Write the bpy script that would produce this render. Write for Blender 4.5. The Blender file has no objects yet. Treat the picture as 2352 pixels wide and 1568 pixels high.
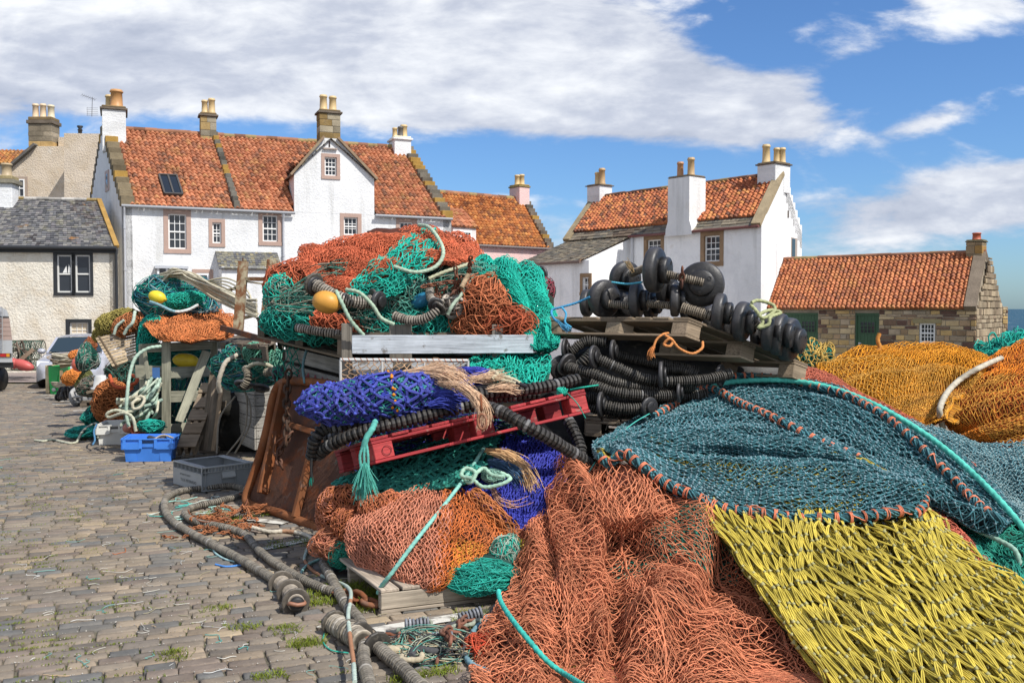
import bpy, math, random
import numpy as np
from mathutils import Vector, Matrix

SC = bpy.context.scene
COL = SC.collection
R = math.radians
# ---------------------------------------------------------------- camera
FPX = 2156.0            # focal length in units of a 2352 px wide picture
CAMH = 1.8
PITCH = math.atan(75 / FPX)
cam_d = bpy.data.cameras.new("camera")
cam = bpy.data.objects.new("camera", cam_d)
COL.objects.link(cam)
cam.location = (0, 0, CAMH)
cam.rotation_euler = (R(90) - PITCH, 0, 0)
cam_d.sensor_fit = 'HORIZONTAL'
cam_d.sensor_width = 36
cam_d.lens = FPX / 2352 * 36
cam_d.clip_end = 20000
SC.camera = cam
SC.view_settings.view_transform = 'Standard'
SC.view_settings.look = 'None'
SC.view_settings.gamma = 1
SC.view_settings.exposure = 0.09
SC.view_settings.use_curve_mapping = False
# ---------------------------------------------------------------- sun
SUN_EL = R(50)
SUN_H = Vector((0.78, -0.62)).normalized()
sd = bpy.data.lights.new("sun", 'SUN')
sd.energy = 4.9
sd.angle = R(0.5)
sd.color = (1.0, 0.955, 0.89)
so = bpy.data.objects.new("sun", sd)
COL.objects.link(so)
sdir = Vector((SUN_H.x * math.cos(SUN_EL), SUN_H.y * math.cos(SUN_EL), math.sin(SUN_EL)))
so.rotation_euler = sdir.to_track_quat('Z', 'Y').to_euler()
so.location = (20, -20, 30)
# ---------------------------------------------------------------- sky with clouds (by direction)
W = bpy.data.worlds.new("World")
SC.world = W
W.use_nodes = True
nt = W.node_tree
nt.nodes.clear()
class NG:
    """tiny node graph helper"""
    def __init__(s, tree): s.t = tree
    def n(s, typ, **kw):
        nd = s.t.nodes.new(typ)
        for k, v in kw.items():
            if k.startswith('i_'):
                key = k[2:]
                nd.inputs[int(key) if key.isdigit() else key.replace('_', ' ')].default_value = v
            else:
                setattr(nd, k, v)
        return nd
    def l(s, a, b): s.t.links.new(a, b)
    def m(s, op, a, b=None, c=None, clamp=False):
        nd = s.t.nodes.new('ShaderNodeMath'); nd.operation = op; nd.use_clamp = clamp
        for i, v in enumerate((a, b, c)):
            if v is None: continue
            if isinstance(v, (int, float)): nd.inputs[i].default_value = v
            else: s.l(v, nd.inputs[i])
        return nd.outputs[0]
    def mix(s, fac, a, b, blend='MIX'):
        nd = s.t.nodes.new('ShaderNodeMix'); nd.data_type = 'RGBA'; nd.blend_type = blend
        for sock, v in ((nd.inputs[0], fac), (nd.inputs[6], a), (nd.inputs[7], b)):
            if isinstance(v, (int, float)): sock.default_value = v
            elif isinstance(v, tuple): sock.default_value = (*v[:3], 1)
            else: s.l(v, sock)
        return nd.outputs[2]
    def ramp(s, fac, stops, interp='LINEAR'):
        nd = s.t.nodes.new('ShaderNodeValToRGB'); nd.color_ramp.interpolation = interp
        el = nd.color_ramp.elements
        while len(el) < len(stops): el.new(0.5)
        for e, (p, c) in zip(el, stops):
            e.position = p
            e.color = (*c, 1) if isinstance(c, tuple) else (c, c, c, 1)
        s.l(fac, nd.inputs[0])
        return nd.outputs[0]
    def noise(s, vec, scale, detail=4, rough=0.55, dist=0.0, dim='3D'):
        nd = s.t.nodes.new('ShaderNodeTexNoise'); nd.noise_dimensions = dim
        nd.inputs['Scale'].default_value = scale; nd.inputs['Detail'].default_value = detail
        nd.inputs['Roughness'].default_value = rough; nd.inputs['Distortion'].default_value = dist
        if vec is not None: s.l(vec, nd.inputs['Vector'])
        return nd.outputs[0]

g = NG(nt)
SKYS = 0.1
tc = g.n('ShaderNodeTexCoord')
sep = g.n('ShaderNodeSeparateXYZ'); g.l(tc.outputs['Generated'], sep.inputs[0])
ax, ay, az = sep.outputs
ady = g.m('MAXIMUM', g.m('ABSOLUTE', ay), 0.15)
ta = g.m('DIVIDE', ax, ady)
te = g.m('DIVIDE', az, ady)
comb = g.n('ShaderNodeCombineXYZ'); g.l(ta, comb.inputs[0]); g.l(g.m('MULTIPLY', te, 2.6), comb.inputs[1]); g.l(g.m('SIGN', ay), comb.inputs[2])
n1 = g.noise(comb.outputs[0], 5.5, 9, 0.56, 0.35)
n2 = g.noise(comb.outputs[0], 2.3, 5, 0.6, 0.2)
n3 = g.noise(comb.outputs[0], 14.0, 8, 0.62, 0.2)
def ell(px, py, rx, ry, rot, amp):
    a0, e0 = (px - 1176) / FPX, (709 - py) / FPX
    dx = g.m('SUBTRACT', ta, a0); dy = g.m('SUBTRACT', te, e0)
    c, s_ = math.cos(rot), math.sin(rot)
    u = g.m('ADD', g.m('MULTIPLY', dx, c * FPX / rx), g.m('MULTIPLY', dy, s_ * FPX / rx))
    v = g.m('ADD', g.m('MULTIPLY', dx, -s_ * FPX / ry), g.m('MULTIPLY', dy, c * FPX / ry))
    r2 = g.m('ADD', g.m('MULTIPLY', u, u), g.m('MULTIPLY', v, v))
    return g.m('MULTIPLY', g.m('POWER', 2.718, g.m('MULTIPLY', r2, -1.0)), amp)
bias = None
for e_ in [(100, 60, 1250, 330, 0.0, 0.58), (1050, 130, 620, 190, -0.15, 0.42), (1560, 235, 400, 90, -0.18, 0.44),
           (2290, 450, 420, 75, 0.12, 0.50), (2200, 10, 230, 40, -0.1, 0.26), (2170, 262, 150, 34, 0.35, 0.24),
           (250, 600, 1300, 160, 0, 0.26), (900, 345, 450, 50, 0, -0.2), (2150, 170, 200, 70, 0, -0.2), (1700, 60, 120, 90, 0, -0.15), (1330, 400, 420, 60, 0, -0.25), (330, 300, 480, 55, 0.05, -0.24), (1950, 130, 260, 40, 0.35, 0.12),
           (1850, 590, 800, 60, 0, 0.05)]:
    x_ = ell(*e_)
    bias = x_ if bias is None else g.m('ADD', bias, x_)
dens = g.m('ADD', g.m('ADD', g.m('MULTIPLY', n1, 0.85), g.m('MULTIPLY', n3, 0.36)), bias)
back = g.m('MULTIPLY', g.m('LESS_THAN', ay, 0.1), 0.25)
dens = g.m('ADD', dens, back)
mr = g.n('ShaderNodeMapRange'); mr.interpolation_type = 'SMOOTHSTEP'
mr.inputs[1].default_value = 0.72; mr.inputs[2].default_value = 0.94
g.l(dens, mr.inputs[0]); mask = mr.outputs[0]
sky = g.n('ShaderNodeTexSky', sky_type='NISHITA', sun_disc=False)
sky.sun_elevation = SUN_EL
sky.sun_rotation = math.atan2(SUN_H.x, SUN_H.y)
sky.altitude = 0; sky.air_density = 1.0; sky.dust_density = 0.6; sky.ozone_density = 2.0
sky_c = g.mix(1.0, sky.outputs[0], (0.68, 0.98, 1.36), 'MULTIPLY')
shade = g.m('ADD', g.m('ADD', g.m('MULTIPLY', n1, 0.45), g.m('MULTIPLY', n3, 0.20)), g.m('ADD', g.m('MULTIPLY', n2, 0.35), g.m('MULTIPLY', g.m('MINIMUM', te, 0.5), 0.08)))
K = 1 / SKYS
cl = g.ramp(shade, [(0.37, (0.36, 0.41, 0.53)), (0.48, (0.58, 0.62, 0.72)), (0.59, (0.95, 0.97, 1.0))])
cl = g.mix(1.0, cl, (K * 1.02,) * 3, 'MULTIPLY')
out = g.mix(g.m('MULTIPLY', mask, 0.96), sky_c, cl)
bg = g.n('ShaderNodeBackground', i_Strength=SKYS); g.l(out, bg.inputs[0])
wo = g.n('ShaderNodeOutputWorld'); g.l(bg.outputs[0], wo.inputs[0])

# ---------------------------------------------------------------- geometry helpers
rng = np.random.default_rng(7)
CP, SP = math.cos(PITCH), math.sin(PITCH)
def P(x, y, Y):
    """point seen at (x, y) of the 2352x1568 view, at distance Y"""
    xc, yc = (x - 1176) / FPX, (784 - y) / FPX
    d = np.array([xc, yc * SP + CP, yc * CP - SP])
    return np.array([0, 0, CAMH]) + d * (Y / d[1])
def gz(Y):
    return -0.4 * np.clip((np.asarray(Y, float) - 10) / 12, 0, 1)
def G(x, y, lift=0.0):
    Y = 8.0
    for _ in range(30):
        p = P(x, y, 1.0) - np.array([0, 0, CAMH])
        Y = (CAMH - float(gz(Y)) - lift) / -p[2]
    return P(x, y, Y)
def PX(p):
    q = (np.asarray(p, float).T - np.array([0, 0, CAMH])).T; dz = q[1] * CP - q[2] * SP; u = q[1] * SP + q[2] * CP
    return 1176 + q[0] / dz * FPX, 784 - u / dz * FPX
def nrm(v):
    v = np.asarray(v, float); return v / (np.linalg.norm(v, axis=-1, keepdims=True) + 1e-12)
def wn(p, seed=0, scale=1.0):
    """smooth pseudo noise in about -1..1 for points (...,3)"""
    r = np.random.default_rng(seed + 1000)
    o = 0
    for k in range(6):
        kv = r.normal(size=3); kv = kv / np.linalg.norm(kv) * scale * (1 + k * 0.55)
        o = o + np.sin(p @ kv + r.uniform(0, 6.28)) / (1 + 0.5 * k)
    return o / 2.2
def cat_w(t, n):
    """catmull-rom weights (len(t), n)"""
    t = np.clip(np.asarray(t, float), 0, 1) * (n - 1)
    i = np.minimum(t.astype(int), n - 2); f = t - i
    w = np.zeros((len(t), n)); k = np.arange(len(t))
    c = [(-f + 2 * f**2 - f**3) / 2, (2 - 5 * f**2 + 3 * f**3) / 2, (f + 4 * f**2 - 3 * f**3) / 2, (-f**2 + f**3) / 2]
    for o, cc in zip((-1, 0, 1, 2), c):
        j = i + o
        lo = j < 0; hi = j > n - 1; ok = ~(lo | hi)
        np.add.at(w, (k[ok], j[ok]), cc[ok])
        np.add.at(w, (k[lo], np.zeros(lo.sum(), int)), 2 * cc[lo]); np.add.at(w, (k[lo], np.ones(lo.sum(), int)), -cc[lo])
        np.add.at(w, (k[hi], np.full(hi.sum(), n - 1)), 2 * cc[hi]); np.add.at(w, (k[hi], np.full(hi.sum(), n - 2)), -cc[hi])
    return w
def spline(pts, step=None, n=None, closed=False):
    pts = np.asarray(pts, float)
    if closed: pts = np.vstack([pts, pts[:1]])
    m = max(8 * len(pts), 40)
    q = cat_w(np.linspace(0, 1, m), len(pts)) @ pts
    s = np.concatenate([[0], np.cumsum(np.linalg.norm(np.diff(q, axis=0), axis=1))])
    if n is None: n = max(2, int(s[-1] / step) + 1)
    t = np.linspace(0, s[-1], n)
    return np.stack([np.interp(t, s, q[:, k]) for k in range(3)], 1)
def frames(q):
    t = nrm(np.gradient(q, axis=0))
    a = np.array([0.0, 0, 1.0]) if abs(t[0][2]) < 0.9 else np.array([1.0, 0, 0])
    N = np.zeros_like(q); n = nrm(a - t[0] * (a @ t[0]))
    for i in range(len(q)):
        n = n - t[i] * (n @ t[i]); n = n / (np.linalg.norm(n) + 1e-9); N[i] = n
    return t, N, np.cross(t, N)

ROOT = {}
class MB:
    """collects geometry (world coordinates); build() links it as ONE mesh object"""
    def __init__(s): s.V = []; s.T = []; s.L = []; s.F = []; s.n = 0; s.sm = []
    def add(s, V, F, tint=(1, 1, 1), loc=None, smooth=False):
        V = np.asarray(V, float).reshape(-1, 3); t = np.asarray(tint, float)
        if t.ndim == 1: t = np.tile(t, (len(V), 1))
        s.V.append(V); s.T.append(t); s.L.append(V if loc is None else np.asarray(loc, float).reshape(-1, 3))
        if isinstance(F, np.ndarray): F = [F]
        elif len(F) and not isinstance(F[0], np.ndarray): F = [np.array([f]) for f in F]
        for f in F: s.F.append(f + s.n); s.sm.append(smooth)
        s.n += len(V); return s
    def grid(s, Pts, tint=(1, 1, 1), smooth=True, closeu=False, loc=None):
        """Pts (a,b,3)"""
        a, b = Pts.shape[:2]
        i, j = np.meshgrid(np.arange(a - 1), np.arange(b if closeu else b - 1), indexing='ij')
        j2 = (j + 1) % b
        F = np.stack([i * b + j, i * b + j2, (i + 1) * b + j2, (i + 1) * b + j], -1).reshape(-1, 4)
        t = np.asarray(tint, float)
        if t.ndim == 3: t = t.reshape(-1, 3)
        if t.ndim == 2 and len(t) == a: t = np.repeat(t, b, 0)
        return s.add(Pts, F, t, loc, smooth)
    def box(s, o, u, v, w, tint=(1, 1, 1), bev=0.0):
        """box with corner o and edge vectors u, v, w"""
        o, u, v, w = [np.asarray(k, float) for k in (o, u, v, w)]
        lens = [np.linalg.norm(k) for k in (u, v, w)]
        if np.dot(np.cross(u, v), w) < 0: o = o + w; w = -w
        c = [np.array([a, b, d], float) for d in (0, 1) for b in (0, 1) for a in (0, 1)]
        order = np.argsort(lens)[::-1]
        off = rng.uniform(0, 50, 3)
        L = np.array([[(k * lens)[order[0]], (k * lens)[order[1]], (k * lens)[order[2]]] for k in c]) + off
        V = np.array([o + u * k[0] + v * k[1] + w * k[2] for k in c])
        if not bev:
            F = np.array([[0, 2, 3, 1], [4, 5, 7, 6], [0, 1, 5, 4], [2, 6, 7, 3], [0, 4, 6, 2], [1, 3, 7, 5]])
            return s.add(V, F, tint, L)
        # bevelled: three points per corner
        dirs = [nrm(u), nrm(v), nrm(w)]; VV = []; LL = []
        for k, p, l in zip(c, V, L):
            for ax_ in range(3):
                q = p.copy()
                for b_ in range(3):
                    if b_ != ax_: q = q + dirs[b_] * (bev if k[b_] == 0 else -bev)
                VV.append(q); LL.append(l)
        F4 = []; F3 = []
        idx = lambda a, b, d: a + 2 * b + 4 * d
        fc = {0: lambda d, p, q: idx(d, p, q), 1: lambda d, p, q: idx(q, d, p), 2: lambda d, p, q: idx(p, q, d)}
        for ax_ in range(3):
            for d in (0, 1):
                f = [fc[ax_](d, p, q) * 3 + ax_ for p, q in ((0, 0), (1, 0), (1, 1), (0, 1))]
                F4.append(f if d else f[::-1])
        for i in range(8):
            for a_ in range(3):
                j = i ^ (1 << a_)
                if j > i:
                    b1, b2 = [k for k in range(3) if k != a_]
                    F4.append([i * 3 + b1, j * 3 + b1, j * 3 + b2, i * 3 + b2])
            F3.append([i * 3, i * 3 + 1, i * 3 + 2])
        return s.add(np.array(VV), [np.array(F4), np.array(F3)], tint, np.array(LL))
    def beam(s, a, b, w, h, tint=(1, 1, 1), up=(0, 0, 1), bev=0.0):
        """bar from a to b, section w (sideways) x h (along up)"""
        a, b = np.asarray(a, float), np.asarray(b, float); t = nrm(b - a)
        up = np.asarray(up, float); side = nrm(np.cross(t, up)); up = nrm(np.cross(side, t))
        return s.box(a - side * w / 2 - up * h / 2, b - a, side * w, up * h, tint, bev)
    def prism(s, poly, d, tint=(1, 1, 1)):
        """planar polygon extruded by vector d"""
        poly = np.asarray(poly, float); n = len(poly); d = np.asarray(d, float)
        V = np.vstack([poly, poly + d])
        nn = np.zeros(3)
        for i in range(n): nn += np.cross(poly[i], poly[(i + 1) % n])
        f = list(range(n)); k = [i + n for i in range(n)]
        flip = np.dot(nn, d) > 0
        F = [f[::-1] if flip else f, k if flip else k[::-1]]
        for i in range(n):
            j = (i + 1) % n
            F.append([i, j, j + n, i + n] if flip else [j, i, i + n, j + n])
        s.V.append(V); s.T.append(np.tile(np.asarray(tint, float), (len(V), 1))); s.L.append(V)
        for q in F: s.F.append(np.array([q]) + s.n); s.sm.append(False)
        s.n += len(V); return s
    def tube(s, q, r, sides=8, tint=(1, 1, 1), caps=True, prof=None, closed=False):
        q = np.asarray(q, float); t, N, B = frames(q)
        r = np.broadcast_to(np.asarray(r, float), (len(q),))
        a = np.linspace(0, 2 * np.pi, sides, endpoint=False)
        rad = r[:, None] * (np.ones((len(q), sides)) if prof is None else prof)
        V = q[:, None] + rad[..., None] * (N[:, None] * np.cos(a)[None, :, None] + B[:, None] * np.sin(a)[None, :, None])
        s.grid(V, tint, True, True)
        if caps:
            tt = np.asarray(tint, float); e0 = tt if tt.ndim == 1 else tt[0]; e1 = tt if tt.ndim == 1 else tt[-1]
            s.add(V[0], np.array([list(range(sides))]), e0); s.add(V[-1], np.array([list(range(sides))[::-1]]), e1)
        return s
    def strands(s, Q, r, sides=4, tint=(1, 1, 1), ref=(0, -0.5, 0.8)):
        """Q (N,S,3): N short strands of S points"""
        Nn, S = Q.shape[:2]
        t = nrm(np.gradient(Q, axis=1)); ref = np.asarray(ref, float)
        if ref.ndim == 2: ref = ref[:, None]
        n = nrm(np.cross(t, np.broadcast_to(ref, t.shape))); b = np.cross(t, n)
        a = np.linspace(0, 2 * np.pi, sides, endpoint=False)
        r = np.asarray(r, float)
        if r.ndim == 1: r = r[:, None, None, None]
        V = Q[:, :, None] + r * (n[:, :, None] * np.cos(a)[None, None, :, None] + b[:, :, None] * np.sin(a)[None, None, :, None])
        k, i, j = np.meshgrid(np.arange(Nn), np.arange(S - 1), np.arange(sides), indexing='ij')
        j2 = (j + 1) % sides; base = k * S * sides
        F = np.stack([base + i * sides + j, base + i * sides + j2, base + (i + 1) * sides + j2, base + (i + 1) * sides + j], -1).reshape(-1, 4)
        tt = np.asarray(tint, float)
        if tt.ndim == 2: tt = np.repeat(tt, S * sides, 0)
        return s.add(V, F, tt, None, True)
    def blobs(s, C, r, tint=(1, 1, 1)):
        """small octahedra (knots)"""
        C = np.asarray(C); n = len(C)
        o = np.array([[1, 0, 0], [-1, 0, 0], [0, 1, 0], [0, -1, 0], [0, 0, 1], [0, 0, -1]], float)
        rr = np.broadcast_to(np.asarray(r, float), (n,))
        V = C[:, None] + o[None] * rr[:, None, None] * rng.uniform(0.8, 1.25, (n, 1, 3))
        f = np.array([[0, 2, 4], [2, 1, 4], [1, 3, 4], [3, 0, 4], [2, 0, 5], [1, 2, 5], [3, 1, 5], [0, 3, 5]])
        F = (np.arange(n)[:, None, None] * 6 + f[None]).reshape(-1, 3)
        tt = np.asarray(tint, float)
        if tt.ndim == 2: tt = np.repeat(tt, 6, 0)
        return s.add(V, F, tt, None, True)
    def rope(s, path, r, col, step=None, lay=1.25, col2=None):
        """three-strand twisted rope"""
        q = spline(path, step or max(r * 0.42, 0.003)); sides = 9
        L = np.arange(len(q)) * np.linalg.norm(q[1] - q[0])
        a = np.linspace(0, 2 * np.pi, sides, endpoint=False)
        prof = 1 + 0.26 * np.abs(np.cos(1.5 * a[None] - L[:, None] / (r * lay) * 1.5)) ** 1.2 - .14
        c = np.asarray(col, float) * rng.uniform(0.85, 1.1, (len(q), 1))
        if col2 is not None:
            m = (wn(q, 5, 6) > 0.35)[:, None]; c = np.where(m, np.asarray(col2, float), c)
        return s.tube(q, r, sides, c, True, prof)
    def discs(s, path, r, pitch, col, var=0.25, sides=10, gap=0.72, seed=0, bigs=(), bigr=2.2):
        """a rope threaded with rubber discs; bigs = arc fractions that carry a larger disc"""
        q = spline(path, pitch); n = len(q); t, N, B = frames(q); rr = np.random.default_rng(seed)
        a = np.linspace(0, 2 * np.pi, sides, endpoint=False); rings = []; cols = []; p = pitch
        rad_ = r * rr.uniform(0.93, 1.06, n)
        big = set(int(b * (n - 1)) for b in bigs)
        for i in range(n):
            R_ = rad_[i] * (bigr if i in big else 1); lo = r * gap
            c = np.asarray(col, float) * rr.uniform(1 - var, 1 + var) * (0.3 if i in big else 1) + (rr.random() < 0.05) * 0.12
            tl = nrm(t[i] + rr.normal(0, 0.035, 3))
            for off, ra in ((0.0, lo), (0.10, R_ * 0.93), (0.24, R_), (0.60, R_), (0.74, R_ * 0.93), (0.80, lo)):
                nn = nrm(N[i] - tl * (N[i] @ tl)); bb = np.cross(tl, nn)
                rings.append(q[i] + tl * off * p * (1.6 if i in big else 1) + ra * (nn * np.cos(a)[:, None] + bb * np.sin(a)[:, None]))
                cols.append(c if ra > lo * 1.01 else c * 0.2)  # groove rings tinted darker, shade between discs put into the colour
        s.grid(np.array(rings), np.array(cols), False, True)
        s.add(rings[0], np.array([list(range(sides))]), cols[0]); s.add(rings[-1], np.array([list(range(sides))[::-1]]), cols[-1])
        return s
    def chain(s, path, link=0.05, wire=0.007, col=(0.25, 0.1, 0.05)):
        q = spline(path, link * 0.66); t, N, B = frames(q)
        a = np.linspace(0, 2 * np.pi, 11)[:-1]
        for i in range(len(q)):
            n = N[i] if i % 2 else B[i]; b = np.cross(t[i], n)
            ringp = q[i] + np.cos(a)[:, None] * t[i] * link * 0.5 + np.sin(a)[:, None] * n * link * 0.28
            ringp = np.vstack([ringp, ringp[:2]])
            s.tube(ringp, wire, 5, np.asarray(col) * rng.uniform(0.7, 1.3), False)
        return s
    def lathe(s, c, axis, prof, seg=24, tint=(1, 1, 1), smooth=True):
        """prof: list of (along, radius)"""
        ax_ = nrm(axis); a0 = np.array([0, 0, 1.0]) if abs(ax_[2]) < 0.9 else np.array([1.0, 0, 0])
        u = nrm(np.cross(ax_, a0)); v = np.cross(ax_, u); a = np.linspace(0, 2 * np.pi, seg, endpoint=False)
        prof = np.asarray(prof, float)
        V = np.asarray(c, float) + prof[:, 0, None, None] * ax_ + prof[:, 1, None, None] * (np.cos(a)[None, :, None] * u + np.sin(a)[None, :, None] * v)
        return s.grid(V, tint, smooth, True)
    def build(s, name, mat, parent=None, label=None, cat=None, group=None, kind=None):
        me = bpy.data.meshes.new(name)
        V = np.vstack(s.V)
        if parent is not None: base = ROOT[parent.name]
        elif kind: base = np.zeros(3)
        else: base = np.array([V[:, 0].mean(), V[:, 1].mean(), V[:, 2].min()])
        me.vertices.add(len(V)); me.vertices.foreach_set('co', (V - base).astype(np.float32).ravel())
        tot = np.concatenate([np.full(len(f), f.shape[1], np.int32) for f in s.F])
        idx = np.concatenate([f.ravel() for f in s.F]).astype(np.int32)
        me.loops.add(len(idx)); me.loops.foreach_set('vertex_index', idx)
        me.polygons.add(len(tot)); me.polygons.foreach_set('loop_start', np.concatenate([[0], np.cumsum(tot)[:-1]]).astype(np.int32))
        me.polygons.foreach_set('loop_total', tot)
        me.polygons.foreach_set('use_smooth', np.concatenate([np.full(len(f), k, bool) for f, k in zip(s.F, s.sm)]))
        a = me.attributes.new('tint', 'FLOAT_COLOR', 'POINT')
        T = np.vstack(s.T); a.data.foreach_set('color', np.hstack([np.clip(T, 0, 1), np.ones((len(T), 1))]).astype(np.float32).ravel())
        b = me.attributes.new('loc', 'FLOAT_VECTOR', 'POINT'); b.data.foreach_set('vector', np.vstack(s.L).astype(np.float32).ravel())
        me.materials.append(mat)
        me.update(); me.validate()
        o = bpy.data.objects.new(name, me); COL.objects.link(o)
        if parent is not None: o.parent = parent
        else: o.location = base
        ROOT[o.name] = base
        tag(o, label, cat, group, kind)
        return o
def tag(o, label=None, cat=None, group=None, kind=None):
    if label: o['label'] = label
    if cat: o['category'] = cat
    if group: o['group'] = group
    if kind: o['kind'] = kind
    return o
def thing(name, label, cat, loc, group=None):
    o = bpy.data.objects.new(name, None); COL.objects.link(o); o.empty_display_size = 0.2
    o.location = [float(k) for k in loc]; ROOT[o.name] = np.asarray(loc, float)
    return tag(o, label, cat, group)

# ---------------------------------------------------------------- materials
def mk(name, rough=0.85, nscale=8, namp=0.3, bump=0.2, bscale=60, spec=0.3, extra=None, wood=False, metallic=0.0, bdist=0.01):
    m = bpy.data.materials.new(name); m.use_nodes = True; t = m.node_tree; t.nodes.clear(); q = NG(t)
    pb = q.n('ShaderNodeBsdfPrincipled'); o = q.n('ShaderNodeOutputMaterial'); q.l(pb.outputs[0], o.inputs[0])
    at = q.n('ShaderNodeAttribute', attribute_name='tint'); lo = q.n('ShaderNodeAttribute', attribute_name='loc')
    col = at.outputs['Color']; vec = lo.outputs['Vector']
    nz = q.noise(vec, nscale, 6, 0.6)
    if wood:
        mp = q.n('ShaderNodeMapping'); mp.inputs['Scale'].default_value = (2.2, 55, 55); q.l(vec, mp.inputs[0])
        gr = q.noise(mp.outputs[0], 1.0, 5, 0.65, 0.6)
        col = q.mix(1.0, col, q.ramp(gr, [(0.3, 0.50), (0.5, 0.92), (0.7, 1.22)]), 'MULTIPLY')
    col = q.mix(1.0, col, q.ramp(nz, [(0.28, 1 - namp), (0.72, 1 + namp * 0.7)]), 'MULTIPLY')
    if extra: col = extra(q, col, vec)
    q.l(col, pb.inputs['Base Color'])
    pb.inputs['Roughness'].default_value = rough; pb.inputs['Specular IOR Level'].default_value = spec
    pb.inputs['Metallic'].default_value = metallic
    if bump:
        bn = q.noise(vec, bscale, 4, 0.6); bp = q.n('ShaderNodeBump', i_Strength=bump, i_Distance=bdist)
        q.l(gr if wood else bn, bp.inputs['Height']); q.l(bp.outputs[0], pb.inputs['Normal'])
    return m
def overlay(colr, scale, lo, hi, amt=1.0, off=0.0):
    def f(q, col, vec):
        nz = q.noise(vec, scale, 7, 0.65, 0.3)
        return q.mix(q.m('MULTIPLY', q.ramp(nz, [(lo, 0.0), (hi, 1.0)]), amt), col, colr)
    return f
def multi(*fs):
    def f(q, col, vec):
        for k in fs: col = k(q, col, vec)
        return col
    return f
def streak(q, col, vec):
    mp = q.n('ShaderNodeMapping'); mp.inputs['Scale'].default_value = (2.6, 2.6, 0.22); q.l(vec, mp.inputs[0]); nz = q.noise(mp.outputs[0], 1.0, 6, 0.62, 0.2)
    return q.mix(q.m('MULTIPLY', q.ramp(nz, [(0.52, 0.0), (0.74, 1.0)]), 0.55), col, (0.42, 0.42, 0.40))
M_FIB = mk('net_fibre', 0.85, 7, 0.38, 0.3, 300, 0.2, multi(overlay((0.36, 0.31, 0.25), 3.3, 0.58, 0.8, 0.14), overlay((0.03, 0.025, 0.02), 2.1, 0.58, 0.8, 0.35)), bdist=0.003)
M_ROPE = mk('rope_fibre', 0.85, 14, 0.25, 0.4, 350, 0.2, bdist=0.003)
M_RUB = mk('rubber', 0.55, 22, 0.35, 0.3, 90, 0.4, overlay((0.20, 0.17, 0.13), 26, 0.55, 0.72, 0.45), bdist=0.004)
M_RUBG = mk('worn_rubber', 0.45, 9, 0.4, 0.35, 50, 0.5, overlay((0.085, 0.078, 0.07), 14, 0.55, 0.72, 0.8), bdist=0.006)
M_WOOD = mk('weathered_wood', 0.9, 3, 0.3, 0.55, 40, 0.15, wood=True, bdist=0.004)
M_REDW = mk('red_painted_wood', 0.7, 4, 0.25, 0.5, 40, 0.3, overlay((0.30, 0.19, 0.15), 11, 0.60, 0.68, 0.8), wood=True, bdist=0.004)
M_WHW = mk('flaking_white_paint', 0.8, 5, 0.2, 0.5, 40, 0.2, overlay((0.16, 0.14, 0.12), 9, 0.60, 0.66, 0.85), wood=True, bdist=0.004)
M_MOTT = mk('mottled_rusty_paint', 0.9, 5, 0.3, 0.5, 45, 0.2, multi(overlay((0.16, 0.055, 0.02), 7, 0.44, 0.56, 0.9), overlay((0.05, 0.03, 0.02), 10, 0.60, 0.7, 0.7)), bdist=0.006)
M_RUST = mk('rusty_steel', 0.9, 3.5, 0.4, 0.5, 45, 0.2, multi(overlay((0.20, 0.058, 0.018), 6, 0.48, 0.66, 0.75), overlay((0.17, 0.12, 0.095), 9, 0.58, 0.66, 0.5), overlay((0.03, 0.018, 0.014), 4, 0.60, 0.74, 0.8)), bdist=0.006)
M_CHAIN = mk('dark_chain_steel', 0.85, 6, 0.3, 0.4, 60, 0.2, overlay((0.11, 0.045, 0.022), 14, 0.52, 0.66, 0.6), bdist=0.004)
M_PLAS = mk('plastic', 0.45, 6, 0.12, 0.12, 120, 0.4, overlay((0.25, 0.22, 0.18), 12, 0.60, 0.78, 0.35), bdist=0.002)
M_HARL = mk('white_harling', 0.95, 0.55, 0.10, 0.5, 13, 0.1, multi(overlay((0.50, 0.51, 0.52), 0.7, 0.48, 0.74, 0.55), overlay((0.52, 0.48, 0.40), 2.2, 0.58, 0.78, 0.45), streak), bdist=0.05)
M_CREAM = mk('cream_harling', 0.95, 1.2, 0.14, 0.9, 14, 0.1, multi(overlay((0.50, 0.39, 0.25), 1.4, 0.48, 0.72, 0.6), overlay((0.70, 0.67, 0.60), 2.2, 0.55, 0.7, 0.4), overlay((0.25, 0.21, 0.17), 24, 0.64, 0.72, 0.5)), bdist=0.05)
M_STONE = mk('sandstone', 0.95, 2.5, 0.3, 0.6, 14, 0.1, overlay((0.12, 0.10, 0.08), 5, 0.56, 0.72, 0.5), bdist=0.03)
M_TILE = mk('clay_pantile', 0.85, 1.1, 0.18, 0.4, 22, 0.2, multi(overlay((0.11, 0.06, 0.04), 3.2, 0.50, 0.72, 0.6), overlay((0.36, 0.24, 0.07), 1.4, 0.56, 0.72, 0.5)), bdist=0.02)
M_SLATE = mk('slate', 0.75, 3, 0.2, 0.4, 20, 0.3, multi(overlay((0.30, 0.28, 0.17), 2.3, 0.54, 0.7, 0.5), overlay((0.36, 0.17, 0.04), 1.3, 0.66, 0.72, 0.8)), bdist=0.02)
M_PAINT = mk('paint', 0.5, 4, 0.08, 0.1, 40, 0.4)
M_CAR = mk('car_paint', 0.22, 2, 0.04, 0, 40, 0.6, metallic=0.35)
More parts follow.
